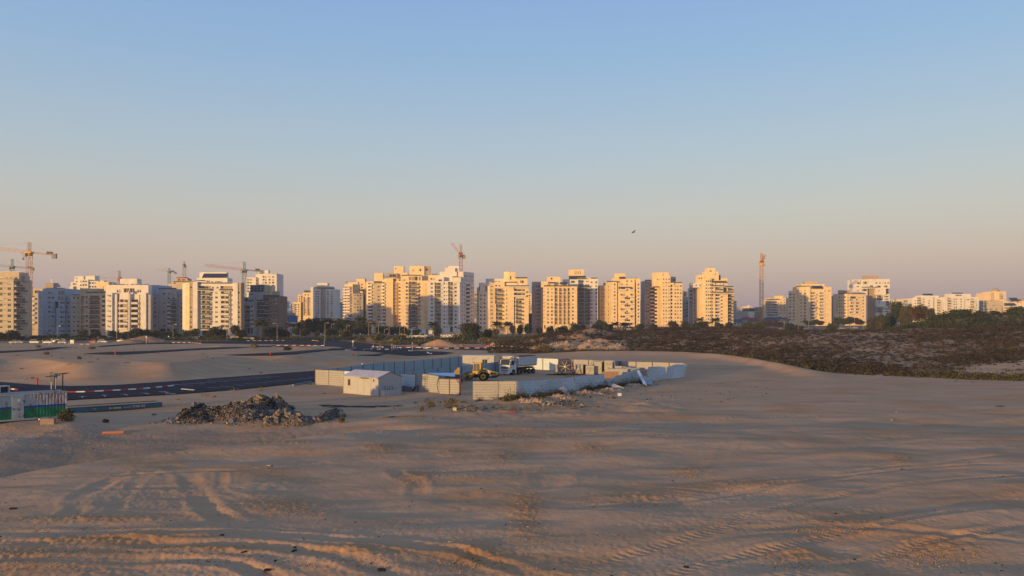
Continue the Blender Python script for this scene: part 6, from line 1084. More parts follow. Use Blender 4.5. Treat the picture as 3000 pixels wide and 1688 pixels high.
kerb([(1262,1017.5),(1400,1017),(1500,1017.5)], ['red'], 'plain red kerb line before the sand heaps', 2.4, 1.4)
kerb([(1240,1021),(1300,1021.5),(1420,1020.5),(1540,1020.5)], ['white', 'black'], 'long white and black kerb below the plain red one', 1.9, 1.5)
kerb([(505,1004.3),(560,1005),(592,1007)], ['white', 'red'], 'faded kerb on the upper left lane', 1.8, 1.3)
kerb([(224,1009.5),(262,1009.5)], ['red', 'white'], 'tiny red and white kerb by the left parked cars', 1.6, 1.2)
kerb([(1198,1028),(1207,1029.5)], ['white'], 'short pale kerb at the foot of the roundabout sign', .8, 1.3); kerb([(1252,1033),(1256,1036),(1264,1037)], ['white'], 'bent white kerb on the roundabout', .8, 1.3)
def line(p, q, parent, name='bay_line', w=.13, off=.06):
    a, b_ = GP(*p), GP(*q); d = Vector((b_[0]-a[0], b_[1]-a[1], 0)).normalized(); nrm = Vector((-d.y, d.x, 0))*w/2; b = MB(); n = 4; 
    for k in range(n):
        p0 = Vector((a[0], a[1], 0)).lerp(Vector((b_[0], b_[1], 0)), k/n); p1 = Vector((a[0], a[1], 0)).lerp(Vector((b_[0], b_[1], 0)), (k+1)/n)
        z0, z1 = tz(p0.x, p0.y)+off, tz(p1.x, p1.y)+off
        b.face([(*(p0-nrm)[:2], z0), (*(p1-nrm)[:2], z1), (*(p1+nrm)[:2], z1), (*(p0+nrm)[:2], z0)])
    b.build(name, M_WPAINT, parent)
Z2_ = lambda X, Y: (450+X/5.152, 1100+Y/5.152)
for q in [(270,140,590,155),(425,120,775,133),(640,103,950,115),(800,85,1120,98),(955,70,1290,82),(1140,55,1460,67),(1300,40,1610,50),(1480,28,1760,38),(1600,12,1900,22),(820,190,1000,195),(1010,170,1200,178),(1210,150,1390,155),(1370,130,1540,135),(1550,115,1720,118),(1710,98,1880,102),(1860,82,2020,85),(2020,65,2220,70),(2190,48,2370,54),(2330,34,2430,38),(80,250,240,268)]: line(Z2_(q[0], q[1]), Z2_(q[2], q[3]), lot)
for x0, y0, x1, y1, s in [(1185,630,1310,632,0),(1250,632,1235,648,1),(1520,612,1620,610,0),(1560,612,1595,632,1),(1820,600,1940,600,0),(1875,600,1925,615,1),(2120,580,2240,580,0),(2180,582,2250,598,1),(2405,563,2530,560,0),(2470,560,2560,578,1)]: line((x0/5.152, 1040+y0/5.152), (x1/5.152, 1040+y1/5.152), lot, w=.13)
for p, q in [((960,1006),(1000,1007)),((1180,1031),(1235,1031.5)),((940,1010),(1000,1011.5)),((1250,1027),(1290,1030))]: line(p, q, upr, 'lane_line', .25)
# ================================================================ corrugated site fence
M_PANEL = mat('shade_toned_corrugated_steel', (.56, .63, .66), .6, noise=.05, nscale=.8, spec=.3); M_PANEL2 = mat('sun_toned_corrugated_steel', (.36, .345, .335), .7, noise=.05, nscale=.8, spec=.3); M_POST = mat('rusty_red_post', (.13, .04, .035), .8, noise=.3, nscale=4)  # shade and sun put into the colour: bluish for shaded panels, dull for sunlit
M_PBLUE = mat('shade_blue_corrugated_steel', (.30, .42, .49), .6, noise=.10, nscale=.8, spec=.4)  # same white steel, blue of the shade put into its colour
def rib_panel(p0, p1, za0, za1, zb0, zb1, rib=.34, warp=0.0, seed=0, lean=0.0, name='panel', m=None, parent=None, org=None, nu=None):
    """ribbed sheet between two ground points; za = bottom heights, zb = top heights"""
    p0, p1 = Vector(p0[:2]), Vector(p1[:2]); d = p1-p0; L = d.length; d /= L; nrm = Vector((d.y, -d.x)); H_ = max(zb0-za0, zb1-za1); nr = max(3, round(H_/rib)); nu = nu or max(2, int(L/1.2) if warp else 1)
    prof = []
    for k in range(nr):
        for t, o in ((0, 0), (.74, .025), (.80, -.075), (.92, -.075), (.96, 0)): prof.append(((k+t)/nr, o))
    prof.append((1.0, 0)); V = []; org = org or Vector((0, 0, 0)); b = MB()
    for side in (0, 1):
        base = len(b.v)
        for i in range(nu+1):
            u = i/nu
            for t, o in prof:
                w_ = warp*(math.sin(u*5.1+seed)*math.sin(t*2.6+seed*1.7)+.5*math.sin(u*11+seed*2)*t); q = p0+d*(L*u)+nrm*(o+w_+lean*t-(.018 if side else 0)); zb_ = zb0+(zb1-zb0)*u; za_ = za0+(za1-za0)*u
                sag = warp*.25*math.sin(u*6+seed)*t
                b.v.append((q.x-org.x, q.y-org.y, za_+(zb_-za_)*t+sag-org.z))
        m_ = len(prof)
        for i in range(nu):
            for j in range(m_-1):
                a = base+i*m_+j; f = (a, a+m_, a+m_+1, a+1); b.f.append(f if side == 0 else f[::-1]); b.m.append(0)
    m_ = len(prof); n1 = (nu+1)*m_
    for j in range(m_-1): b.f.append((j+1, j, n1+j, n1+j+1)); b.m.append(0); a = nu*m_+j; b.f.append((a, a+1, n1+a+1, n1+a)); b.m.append(0)
    return b.build(name, m or M_PANEL, parent)
def fence(label, pts, hs=2.4, m=None, warp=0.0, seed=0, posts=1, gap=.04, lean=0.0, group='corrugated fences round the works yard', posth=.06, rib=.34):
    P = [wp(*q) for q in pts]; e = empty('corrugated_fence', P[0], 0, label, 'fence', group); hs = hs if isinstance(hs, (list, tuple)) else [hs]*len(P)
    for i in range(len(P)-1):
        a, c = P[i], P[i+1]; d = (c-a); d.z = 0; d.normalize(); rib_panel(a+d*gap, c-d*gap, a.z-.05, c.z-.05, a.z+hs[i], c.z+hs[i+1], rib, warp, seed+i, lean, 'panel', m if not isinstance(m, list) else m[i % len(m)], e, P[0])
    if posts:
        for i, p in enumerate(P):
            b = MB(); o = p-P[0]; b.box((o.x, o.y-.07*posts, o.z+(hs[i]+posth)/2-.1), (.11, .11, hs[i]+posth+.2)); b.build('post', M_POST, e)
    return e
def interp_pts(a, c, n): return [(a[0]+(c[0]-a[0])*k/n, 1/(1/a[1]+(1/c[1]-1/a[1])*k/n)) for k in range(n+1)]
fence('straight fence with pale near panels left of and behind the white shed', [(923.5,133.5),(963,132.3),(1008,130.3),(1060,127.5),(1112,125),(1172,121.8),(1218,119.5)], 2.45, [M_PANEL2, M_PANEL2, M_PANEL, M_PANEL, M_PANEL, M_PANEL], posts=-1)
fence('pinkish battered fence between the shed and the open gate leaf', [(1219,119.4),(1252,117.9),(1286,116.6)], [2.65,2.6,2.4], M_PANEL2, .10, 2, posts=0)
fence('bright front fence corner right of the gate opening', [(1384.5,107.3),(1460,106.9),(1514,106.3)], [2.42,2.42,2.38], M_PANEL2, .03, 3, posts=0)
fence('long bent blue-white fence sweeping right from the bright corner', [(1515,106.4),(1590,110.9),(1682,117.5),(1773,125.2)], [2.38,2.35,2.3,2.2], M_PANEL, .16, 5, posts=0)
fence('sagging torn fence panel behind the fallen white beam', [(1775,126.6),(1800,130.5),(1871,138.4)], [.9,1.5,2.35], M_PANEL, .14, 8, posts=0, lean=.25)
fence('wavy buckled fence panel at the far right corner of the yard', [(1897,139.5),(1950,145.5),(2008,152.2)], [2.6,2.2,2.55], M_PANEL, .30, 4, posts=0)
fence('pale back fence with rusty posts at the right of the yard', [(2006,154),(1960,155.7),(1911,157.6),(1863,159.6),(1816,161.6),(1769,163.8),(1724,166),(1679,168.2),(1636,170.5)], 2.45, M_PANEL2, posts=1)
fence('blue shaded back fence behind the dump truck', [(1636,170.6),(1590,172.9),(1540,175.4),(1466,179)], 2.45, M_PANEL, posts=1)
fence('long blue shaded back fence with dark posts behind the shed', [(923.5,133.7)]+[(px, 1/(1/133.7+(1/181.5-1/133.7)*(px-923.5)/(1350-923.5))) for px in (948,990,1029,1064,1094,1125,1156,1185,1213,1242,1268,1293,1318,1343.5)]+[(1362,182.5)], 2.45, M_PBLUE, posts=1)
fence('inner blue shaded fence between the yellow roller and the white cabin', [(1210,131),(1245,133.8),(1283,137.2),(1319,140.7),(1353,144.3),(1386,148.2),(1450,157.8),(1500,163)], 2.4, M_PBLUE, posts=1)
# open gate leaf
def gate():
    a, c = wp(1284, 114.3), wp(1346.5, 113.2); e = empty('open_gate_leaf', a, 0, 'two paned gate leaf with bent brown frame standing open', 'gate'); h = 2.25
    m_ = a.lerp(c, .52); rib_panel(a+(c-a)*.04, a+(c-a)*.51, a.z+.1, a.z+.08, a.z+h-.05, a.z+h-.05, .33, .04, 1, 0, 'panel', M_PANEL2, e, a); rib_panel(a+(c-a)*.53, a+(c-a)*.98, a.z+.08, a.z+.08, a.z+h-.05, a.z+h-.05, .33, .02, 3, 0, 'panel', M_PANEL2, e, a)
    b = MB(); d = c-a; F_ = Vector((0, -.06, 0)); b.path([Vector((0, 0, h))+F_, Vector((-.18, 0, 1.3))+F_, Vector((.02, 0, .35))+F_, Vector((.3, 0, .02))+F_, d+Vector((0, 0, .02))+F_, d+Vector((0, 0, h+.05))+F_, Vector((0, 0, h))+F_], .05, 6); b.tube(d*.52+F_, d*.52+Vector((0, 0, h))+F_, .045, 6); b.tube(d+Vector((0, 0, h-.6))+F_, d+Vector((-.5, 0, h))+F_, .035, 5); b.build('frame', M_POST, e)
    b = MB(); b.box((d.x+.12, d.y, 1.2), (.13, .13, 2.6)); b.build('post', M_POST, e)
gate()
# fallen sheets
def fallen(label, P, name='fallen_sheet', m=None, ribs=4, cat='metal sheet'):
    """four corner points (px, py, Y); ribbed along its length"""
    Q = [Vector((PX(p[0], p[2]), p[2], PZ(p[1], p[2]))) for p in P]; o = Q[0]; n = (Q[1]-Q[0]).cross(Q[3]-Q[0]).normalized(); 
    if n.y > 0: n = -n
    b = MB(); pr = []
    for k in range(ribs):
        for t, h in ((0, 0), (.7, 0), (.78, .04), (.93, .04)): pr.append(((k+t)/ribs, h))
    pr.append((1, 0)); 
    for s in (0, -.025):
        L0 = [Q[0].lerp(Q[3], t)+n*(h+s) for t, h in pr]; L1 = [Q[1].lerp(Q[2], t)+n*(h+s) for t, h in pr]
        for i in range(len(pr)-1): b.face([L0[i]-o, L1[i]-o, L1[i+1]-o, L0[i+1]-o])
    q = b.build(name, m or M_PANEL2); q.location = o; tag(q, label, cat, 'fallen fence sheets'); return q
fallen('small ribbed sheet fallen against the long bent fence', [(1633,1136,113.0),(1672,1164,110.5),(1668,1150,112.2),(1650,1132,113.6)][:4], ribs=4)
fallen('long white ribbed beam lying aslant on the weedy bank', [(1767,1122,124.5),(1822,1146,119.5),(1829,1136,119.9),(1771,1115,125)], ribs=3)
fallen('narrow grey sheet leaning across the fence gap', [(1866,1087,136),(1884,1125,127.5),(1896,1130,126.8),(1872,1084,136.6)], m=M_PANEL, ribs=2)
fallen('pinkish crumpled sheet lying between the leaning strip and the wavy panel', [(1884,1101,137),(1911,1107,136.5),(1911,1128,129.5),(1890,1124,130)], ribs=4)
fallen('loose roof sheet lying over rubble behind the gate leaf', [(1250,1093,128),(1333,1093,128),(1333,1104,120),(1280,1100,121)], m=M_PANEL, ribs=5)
# ================================================================ white gabled shed
M_SHED = mat('dulled_white_boards', (.42, .41, .39), .75, noise=.07, nscale=1.2, bump=.006, bscale=3); M_DK = mat('dark_interior', (.03, .028, .026), .9); M_ROOF = mat('pale_tin_roof', (.52, .48, .48), .7, noise=.12, nscale=1.0)  # white boards dulled in colour to stand in for weaker sunlight
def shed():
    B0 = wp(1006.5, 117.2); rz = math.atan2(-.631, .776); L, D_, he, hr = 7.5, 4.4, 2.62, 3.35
    e = empty('gabled_shed', (B0.x, B0.y, B0.z-.02), rz, 'dull white gabled hut in front of the left fence', 'shed')
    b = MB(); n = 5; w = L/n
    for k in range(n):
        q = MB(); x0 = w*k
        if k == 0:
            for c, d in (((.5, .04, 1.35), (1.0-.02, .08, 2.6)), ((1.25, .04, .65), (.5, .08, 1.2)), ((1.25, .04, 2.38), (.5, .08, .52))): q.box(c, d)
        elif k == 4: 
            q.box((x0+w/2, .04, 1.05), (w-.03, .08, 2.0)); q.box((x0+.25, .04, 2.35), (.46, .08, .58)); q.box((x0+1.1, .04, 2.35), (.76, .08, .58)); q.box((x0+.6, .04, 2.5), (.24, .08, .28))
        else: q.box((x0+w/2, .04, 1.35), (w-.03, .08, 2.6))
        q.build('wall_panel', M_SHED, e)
    q = MB(); q.box((.75, .02, 1.7), (.52, .02, .0)); 
    f = MB(); f.box((1.25, .06, 1.69), (.46, .03, .86)); fo = f.build('window', M_DK, e); f = MB()
    for x in (1.02, 1.17, 1.33, 1.48): f.box((x, .0, 1.69), (.03, .04, .9))
    for z in (1.27, 1.5, 1.72, 1.95, 2.13): f.box((1.25, -.03, z), (.52, .03, .03))
    f.build('bars', mat('window_bars', (.2, .12, .08), .8), fo)
    b = MB(); b.box((6.62, .09, 2.22), (.3, .04, .26)); b.build('vent', M_DK, e)
    for x in (L-.04, .04):
        q = MB(); q.v = []; n0 = [(x, .08, .02), (x, D_, .02), (x, D_, he), (x, D_/2, hr), (x, .08, he)]; s = .04
        q.prism; i = len(q.v); q.v += [(p[0]-s, p[1], p[2]) for p in n0]+[(p[0]+s, p[1], p[2]) for p in n0]
        q.f += [(0, 4, 3, 2, 1), (5, 6, 7, 8, 9)]+[(k, (k+1) % 5, 5+(k+1) % 5, 5+k) for k in range(5)]; q.m = [0]*7; q.build('gable_wall', M_SHED, e)
    q = MB(); q.box((L/2, D_-.04, 1.32), (L-.2, .08, 2.6)); q.build('wall_panel', M_SHED, e)
    for s in (0, 1):
        q = MB(); y0, y1 = (-.22, D_/2) if s == 0 else (D_+.22, D_/2); sl = (hr-he)/(D_/2); z0 = he-.22*sl+.03; z1 = hr+.05; n = 12
        for k in range(n):
            a, c = -.15+(L+.3)*k/n, -.15+(L+.3)*(k+1)/n-.02; P = [(a, y0, z0), (c, y0, z0), (c, y1, z1), (a, y1, z1)]
            if s: P = P[::-1]
            q.face(P); q.face([(p[0], p[1], p[2]-.05) for p in P][::-1]); 
        q.face([(-.15, y0, z0-.05), (L+.15, y0, z0-.05), (L+.15, y0, z0), (-.15, y0, z0)][::1 if s == 0 else -1]); q.build('roof', M_ROOF, e)
    q = MB(); q.box((L+.02, .04, he/2), (.1, .1, he)); q.box((L+.02, D_-.04, he/2), (.08, .1, he)); q.box((0, .0, he/2), (.08, .1, he)); q.build('corner_trim', M_SHED, e)
    q = MB(); random.seed(4)
    for k in range(9): q.box((3.9+k*.22, -.25, he-.15+random.uniform(-.04, .04)), (.2, .05, random.uniform(.05, .16)), 0, random.uniform(-.2, .2))
    q.build('torn_eave_strip', M_DK, e); q = MB(); q.box((L/2, D_/2, -.03), (L+.05, D_+.05, .12)); q.build('base_frame', mat('base_rust', (.12, .06, .04), .9), e)
    for k, (y, z, r) in enumerate(((1.1, 1.35, .05), (1.3, 1.35, .05), (3.0, 1.5, .04))): q = MB(); q.tube((L+.0, y, z), (L+.05, y, z), r, 8); q.build('hole', M_DK, e)
    ca, sa = math.cos(rz), math.sin(rz)
    def at(x, y): return (B0.x+x*ca-y*sa, B0.y+x*sa+y*ca)
    # planter box before the gable
    px_, py_ = at(L+.55, .35); t = empty('concrete_box', (px_, py_, gz(px_, py_)), rz+.05, 'open white box with dark spikes before the shed gable', 'box')
    q = MB(); bw, bd, bh = .9, 3.1, .85
    for c, d in (((0, 0, bh/2), (bw, .08, bh)), ((0, bd, bh/2), (bw, .08, bh)), ((-bw/2+.04, bd/2, bh/2), (.08, bd-.09, bh)), ((bw/2-.04, bd/2, bh/2), (.08, bd-.09, bh))): q.box(c, d)
    q.build('shell', M_SHED, t); q = MB(); q.box((0, bd/2, bh-.16), (bw-.17, bd-.17, .1)); q.build('ash_fill', M_DK, t)
    for k, (ya, hh_) in enumerate(((.35, .55), (1.0, .45), (1.3, .62), (2.0, .6))): q = MB(); q.tube((0, ya, bh-.2), (.05*(-1)**k, ya+.12*(-1)**k, bh+hh_), .045, 5, 0, .02); q.build('spike', M_DK, t)
shed()
def skip():
    x, Y, z = GG(1190, 1148); e = empty('grey_skip', (x, Y+1.2, z), -.35, 'dark grey upturned skip between shed and pinkish fence', 'skip'); b = MB(); s = mat('skip_steel', (.16, .17, .19), .7, noise=.3, nscale=3)
    b.extr([(-1.5, .75), (-1.1, .08), (1.1, .08), (1.6, .8), (1.5, .8), (1.05, .16), (-1.05, .16), (-1.4, .75)], -.7, .7); b.box((0, -.68, .42), (2.3, .05, .62)); b.box((0, .68, .42), (2.3, .05, .62)); b.build('tub', s, e)
    b = MB(); b.extr([(1.5, .1), (1.95, .1), (2.1, 1.0), (1.75, .9)], -.5, .5); b.build('lid', s, e)
skip()
# ================================================================ rolling site cabin
def cabin():
    Y = 171.5; x = PX(1355, Y); z = gz(x, Y); L = PX(1448, Y)-x; D_ = 2.6; h = 3.05; e = empty('site_cabin', (x, Y, z), -.12, 'white site cabin with two windows behind the inner fence', 'cabin')
    m = mat('cabin_white', (.47, .44, .41), .6, noise=.06, nscale=1); n = 16; w = L/n
    for k in range(n):
        q = MB(); q.box((w*(k+.5), .03, h/2), (w-.02, .06, h)); q.build('wall_panel', m, e)
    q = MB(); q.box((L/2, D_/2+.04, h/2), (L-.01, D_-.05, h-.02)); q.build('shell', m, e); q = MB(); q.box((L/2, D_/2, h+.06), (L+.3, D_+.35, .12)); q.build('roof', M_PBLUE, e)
    q = MB(); q.box((L*.33, -.12, h-.35), (L*.0+1.1, .22, .12)); q.build('blind_box', m, e)
    for x0, w_, hh in ((L*.71, 1.0, .95), (L*.22, 1.3, .9)):
        q = MB(); q.box((x0, -.02, h*.6), (w_, .05, hh)); wo = q.build('window', M_GLASS if x0 > L/2 else m, e); q = MB(); q.box((x0, -.06, h*.6), (.06, .04, hh)); q.box((x0, -.06, h*.6+hh/2), (w_+.1, .05, .07)); q.build('frame', M_FRAME, wo); q = MB(); q.box((x0, -.16, h*.6+hh/2+.22), (w_+.5, .3, .1)); q.build('shutter_box', m, wo)
cabin()
# ================================================================ dump truck
M_TW = mat('truck_white', (.66, .65, .63), .35, noise=.06, nscale=2, spec=.5); M_TG = mat('tipper_grey', (.50, .52, .53), .5, noise=.12, nscale=1.5); M_BLK = mat('black_plastic', (.03, .03, .03), .6); M_TARP = mat('dark_red_tarp', (.12, .035, .035), .9); M_CREAM = mat('cream_visor', (.62, .52, .38), .7)
def truck():
    Y = 154.8; x = PX(1478, Y); e = empty('dump_truck', (x, Y, gz(x, Y)), math.atan2(.80, .60), 'white eight wheeled tipper truck facing left in the yard', 'truck')
    W_ = 1.25
    b = MB(); b.extr([(.0, .55), (.02, 1.0), (.0, 1.95), (.10, 2.05), (.42, 3.05), (.62, 3.2), (2.05, 3.22), (2.15, 3.0), (2.15, .95), (1.85, .85), (1.55, 1.15), (1.0, 1.15), (.7, .85), (.62, .55)], -W_, W_); b.build('cab', M_TW, e)
    b = MB(); b.face([(.115, -1.12, 2.08), (.115, 1.12, 2.08), (.40, 1.08, 2.98), (.40, -1.08, 2.98)][::-1]); b.v = [(p[0]-.03, p[1], p[2]) for p in b.v]; b.build('windscreen', M_CGL, e)
    b = MB(); b.box((.12, 0, 2.04), (.2, 2.36, .12)); b.build('wiper_panel', M_BLK, e)
    b = MB(); b.box((.28, 0, 3.12), (.5, 2.4, .16)); b.build('sun_visor', M_BLK, e)
    for s in (-1, 1):
        b = MB(); b.face([(.55, s*1.262, 2.05), (1.35, s*1.262, 1.95), (1.35, s*1.262, 2.85), (.72, s*1.262, 2.85)]); b.build('side_window', M_CGL, e)
        b = MB(); b.box((.12, s*1.42, 2.35), (.14, .18, .75)); b.box((.22, s*1.33, 2.75), (.06, .25, .06)); b.build('mirror', M_BLK, e)
        b = MB(); b.box((-.02, s*1.02, .82), (.06, .34, .30)); b.build('headlight', M_LAMP, e)
    for z, h, w in ((1.42, .30, 1.7), (.98, .16, 1.6), (.62, .14, 1.4)): b = MB(); b.box((-.02, 0, z), (.05, w, h)); b.build('grille', M_BLK, e)
    b = MB(); b.box((-.06, 0, .44), (.14, 2.45, .28)); b.build('bumper', M_TW, e); b = MB(); b.box((-.14, 0, .52), (.02, .5, .12)); b.build('number_plate', mat('yellow_plate', (.6, .45, .05), .5), e)
    b = MB()
    for k in range(3): 
        pts = [(1.0+.1*k+.32*t, -1.27, 1.35+.22*k+(.42*t*t+.18*t)) for t in (0, .35, .7, 1.1, 1.6, 2.1)]; pts = [p for p in pts if p[0] < 2.1]; b.path(pts, .022, 4)
    b.build('side_stripes', M_BLK, e); b = MB(); b.face([(1.75, -1.265, 2.35), (2.0, -1.265, 2.4), (1.95, -1.265, 2.75), (1.72, -1.265, 2.65)]); b.build('side_decal', M_BLK, e)
    b = MB(); b.box((1.25, 0, 3.32), (1.2, 1.8, .18)); b.build('roof_hump', M_TW, e)
    b = MB(); b.box((1.95, 0, 3.62), (2.3, 2.35, .10)); b.build('canopy', M_CREAM, e)
    b = MB(); b.box((2.75, 0, 2.55), (.12, 2.4, 2.1)); b.box((2.5, 0, 3.1), (.4, 1.2, .5), 1); b.build('headboard', [M_TG, M_BLK], e)
    x0, x1, zb, zt = 2.85, 9.0, 1.55, 3.45; b = MB(); 
    outer = [(-1.0, zb), (-1.26, zb+.28), (-1.26, zt), (-1.17, zt), (-1.17, zb+.36), (-.95, zb+.12), (.95, zb+.12), (1.17, zb+.36), (1.17, zt), (1.26, zt), (1.26, zb+.28), (1.0, zb)]
    i = len(b.v); n = len(outer); b.v += [(x0, a, z) for a, z in outer]+[(x1, a, z) for a, z in outer]; b.f += [(k, (k+1) % n, n+(k+1) % n, n+k) for k in range(n)]; b.m += [0]*n
    for o_ in (0, n):
        for k in range(5): b.f.append((o_+k, o_+k+1, o_+n-2-k, o_+n-1-k)); b.m.append(0)
    b.box((x0+.04, 0, (zb+zt)/2+.1), (.06, 2.36, zt-zb-.3)); b.build('tipper_body', M_TG, e)
    b = MB()
    for s in (-1, 1):
        b.box(((x0+x1)/2, s*1.29, zt-.06), (x1-x0+.1, .08, .14)); b.box(((x0+x1)/2, s*1.275, zb+.42), (x1-x0-.2, .05, .08))
        for xx in (x0+.1, x1-.12): b.box((xx, s*1.30, (zb+zt)/2+.12), (.18, .08, zt-zb-.3))
    b.build('side_ribs', M_TW, e); b = MB(); b.v = []; b.face([(x1, -1.2, zb+.1), (x1+.32, -1.2, zt), (x1+.32, 1.2, zt), (x1, 1.2, zb+.1)]); b.face([(x1+.06, -1.2, zb+.1), (x1+.38, -1.2, zt), (x1+.38, 1.2, zt), (x1+.06, 1.2, zb+.1)][::-1]); b.build('tailgate', M_TG, e)
    b = MB(); b.tube((x0, -.9, zt+.1), (x1, -.9, zt+.02), .14, 8); b.tube((x0+.3, .3, zt+.12), (x1, .3, zt+.02), .12, 8); b.face([(x0, -.9, zt+.16), (x1-.4, -.9, zt+.06), (x1-.4, 1.1, zt+.02), (x0, 1.1, zt+.05)]); b.build('rolled_tarp', M_TARP, e)
    b = MB(); b.box((5.2, 0, 1.2), (7.6, .9, .35)); b.box((3.9, -.9, .85), (1.1, .55, .6)); b.box((5.0, -.85, .9), (.8, .5, .5)); b.box((6.1, .9, .9), (1.6, .5, .55)); b.box((1.2, 0, .8), (1.8, 2.2, .4)); b.build('chassis', M_BLK, e)
    wm = MB(); wm.tube((0, -.16, 0), (0, .16, 0), .52, 20); wme = wm.mesh('wheel', M_TYRE); rm2 = MB(); rm2.tube((0, -.18, 0), (0, .18, 0), .27, 14); rm2.tube((0, -.22, 0), (0, .22, 0), .12, 8); rme = rm2.mesh('rim', mat('dusty_rim', (.14, .13, .12), .7))
    for xx in (1.3, 3.2, 6.7, 8.1):
        for s in (-1.02, 1.02): w_ = inst('wheel', wme, e, (xx, s, .52)); inst('rim', rme, w_)
    for xx in (6.7, 8.1): b = MB(); b.tube((xx, -1.22, 1.12), (xx, -.85, 1.12), .0, 3); b = MB(); b.box((xx, -1.05, 1.12), (1.0, .42, .05)); b.build('mudguard', M_BLK, e)
truck()
# ================================================================ yellow roller
M_YEL = mat('machine_yellow', (.62, .34, .03), .5, noise=.14, nscale=2.5, spec=.4); M_YD = mat('dirty_yellow', (.40, .27, .06), .8, noise=.4, nscale=3); M_STL = mat('worn_drum_steel', (.16, .12, .10), .6, .3, noise=.3, nscale=3)
def roller():
    Y = 141.5; x = PX(1418, Y); e = empty('road_roller', (x, Y, gz(x, Y)), -.10, 'yellow single drum road roller beside the tipper truck', 'roller')
    b = MB(); b.tube((-2.75, -1.05, .78), (-2.75, 1.05, .78), .78, 28); b.build('drum', M_STL, e)
    b = MB()
    for s in (-1, 1):
        b.v; pr = [(-3.75, .95), (-3.6, 1.2), (-3.2, 1.15), (-2.3, 1.3), (-1.9, 1.35), (-1.7, 1.1), (-1.9, .75), (-2.4, .62), (-3.3, .65)]; i = len(b.v); n = len(pr); y0, y1 = s*1.1, s*1.24
        b.v += [(a, y0, z) for a, z in pr]+[(a, y1, z) for a, z in pr]; b.f += [(i+k, i+(k+1) % n, i+n+(k+1) % n, i+n+k) for k in range(n)]+[tuple(i+k for k in range(n))[::-1], tuple(i+n+k for k in range(n))]; b.m += [0]*(n+2)
    b.box((-3.68, 0, 1.02), (.2, 2.4, .34)); b.box((-1.75, 0, 1.15), (.3, 2.3, .5)); b.build('drum_frame', M_YD, e)
    b = MB(); b.tube((-2.75, -1.27, .8), (-2.75, -1.2, .8), .26, 14); b.build('drum_hub', M_BLK, e); b = MB(); b.box((-1.4, 0, .85), (.8, .8, .5)); b.tube((-1.45, 0, .5), (-1.45, 0, 1.4), .2, 8); b.build('articulation', M_BLK, e)
    b = MB(); b.extr([(-1.95, 1.55), (-1.55, 1.2), (-.55, 1.2), (-.45, 1.75), (-1.9, 1.72)], -.85, .85); b.build('cab_base', M_YEL, e)
    b = MB()
    for s in (-.78, .78):
        for pa, pb in (((-1.82, s, 1.7), (-1.72, s, 3.0)), ((-.55, s, 1.7), (-.62, s, 3.0)), ((-1.25, s, 1.7), (-1.25, s, 3.0))): b.tube(pa, pb, .06 if abs(pa[0]+1.25) > .1 else .035, 6)
        b.tube((-.5, s, 1.7), (-.45, s, 3.0), .10, 6)
    b.box((-1.15, 0, 3.06), (1.55, 1.75, .14)); b.build('cab_frame', M_YEL, e)
    b = MB()
    for s in (-.76, .76): b.face([(-1.8, s, 1.72), (-.58, s, 1.72), (-.64, s, 2.98), (-1.72, s, 2.98)])
    b.face([(-1.8, -.76, 1.72), (-1.8, .76, 1.72), (-1.72, .76, 2.98), (-1.72, -.76, 2.98)]); g = mat('cab_glass', (.12, .14, .15), .15, spec=.6); b.build('cab_window', g, e)
    b = MB(); b.box((-.9, 0, 1.9), (.5, .55, .4)); b.box((-.65, 0, 2.25), (.14, .5, .6)); b.build('seat', M_BLK, e); b = MB(); b.tube((-1.8, -.6, 3.12), (-1.8, -.6, 3.34), .09, 8); b.build('beacon', mat('orange_beacon', (.6, .12, .02), .4), e)
    b = MB(); b.extr([(-.35, 1.25), (-.38, 2.05), (-.2, 2.2), (.15, 2.12), (1.9, 1.52), (2.4, 1.5), (2.5, 1.05), (1.4, .95), (.95, 1.35), (.4, 1.55), (-.1, 1.45)], -.75, .75); b.build('engine_hood', M_YEL, e)
    b = MB()
    for k in range(3): b.box((-.05+k*.1, -.765, 1.86-.05*k), (.07, .02, .3))
    for xx, zz, w_, h_ in ((.1, 1.88, .62, .26), (1.5, 1.36, .5, .3), (2.0, 1.3, .3, .26)): b.box((xx, -.77, zz), (w_, .03, h_))
    b.build('hood_vent', M_BLK, e); b = MB(); b.box((.75, -.77, 1.8), (.62, .02, .14), M=Matrix.Rotation(.36, 3, 'Y')); b.build('pale_sticker', M_WH, e)
    b = MB(); b.extr([(1.0, .95), (2.6, 1.15), (2.95, 1.0), (2.2, .55), (1.0, .5)], -.7, .7); b.build('rear_counterweight', M_BLK, e); b = MB(); b.box((2.1, 0, 1.34), (.55, 1.56, .22)); b.build('rear_grille', M_YD, e); b = MB(); b.box((1.25, -.78, .95), (.3, .02, .28)); b.build('data_plate', M_WH, e)
    b = MB(); b.tube((.0, -1.15, .78), (0, -.72, .78), .78, 26); b.tube((0, -1.17, .78), (0, -1.12, .78), .62, 20)
    for k in range(18): a = k*6.283/18; b.box((.76*math.sin(a), -.93, .78+.76*math.cos(a)), (.12, .42, .08), M=Matrix.Rotation(a, 3, 'Y'))
    wm = b.mesh('wheel', M_TYRE); r_ = MB(); r_.tube((0, -1.19, .78), (0, -1.0, .78), .46, 18); r_.tube((0, -1.24, .78), (0, -1.1, .78), .20, 12, 1); rr = r_.mesh('rim', [M_YEL, M_BLK])
    for sy in (1, -1): w_ = inst('wheel', wm, e, (0, 0, 0), scale=(1, sy, 1)); inst('rim', rr, w_)
    b = MB(); b.box((-.9, -.86, 1.45), (.75, .02, .5)); b.build('door_panel', M_YEL, e)
roller()
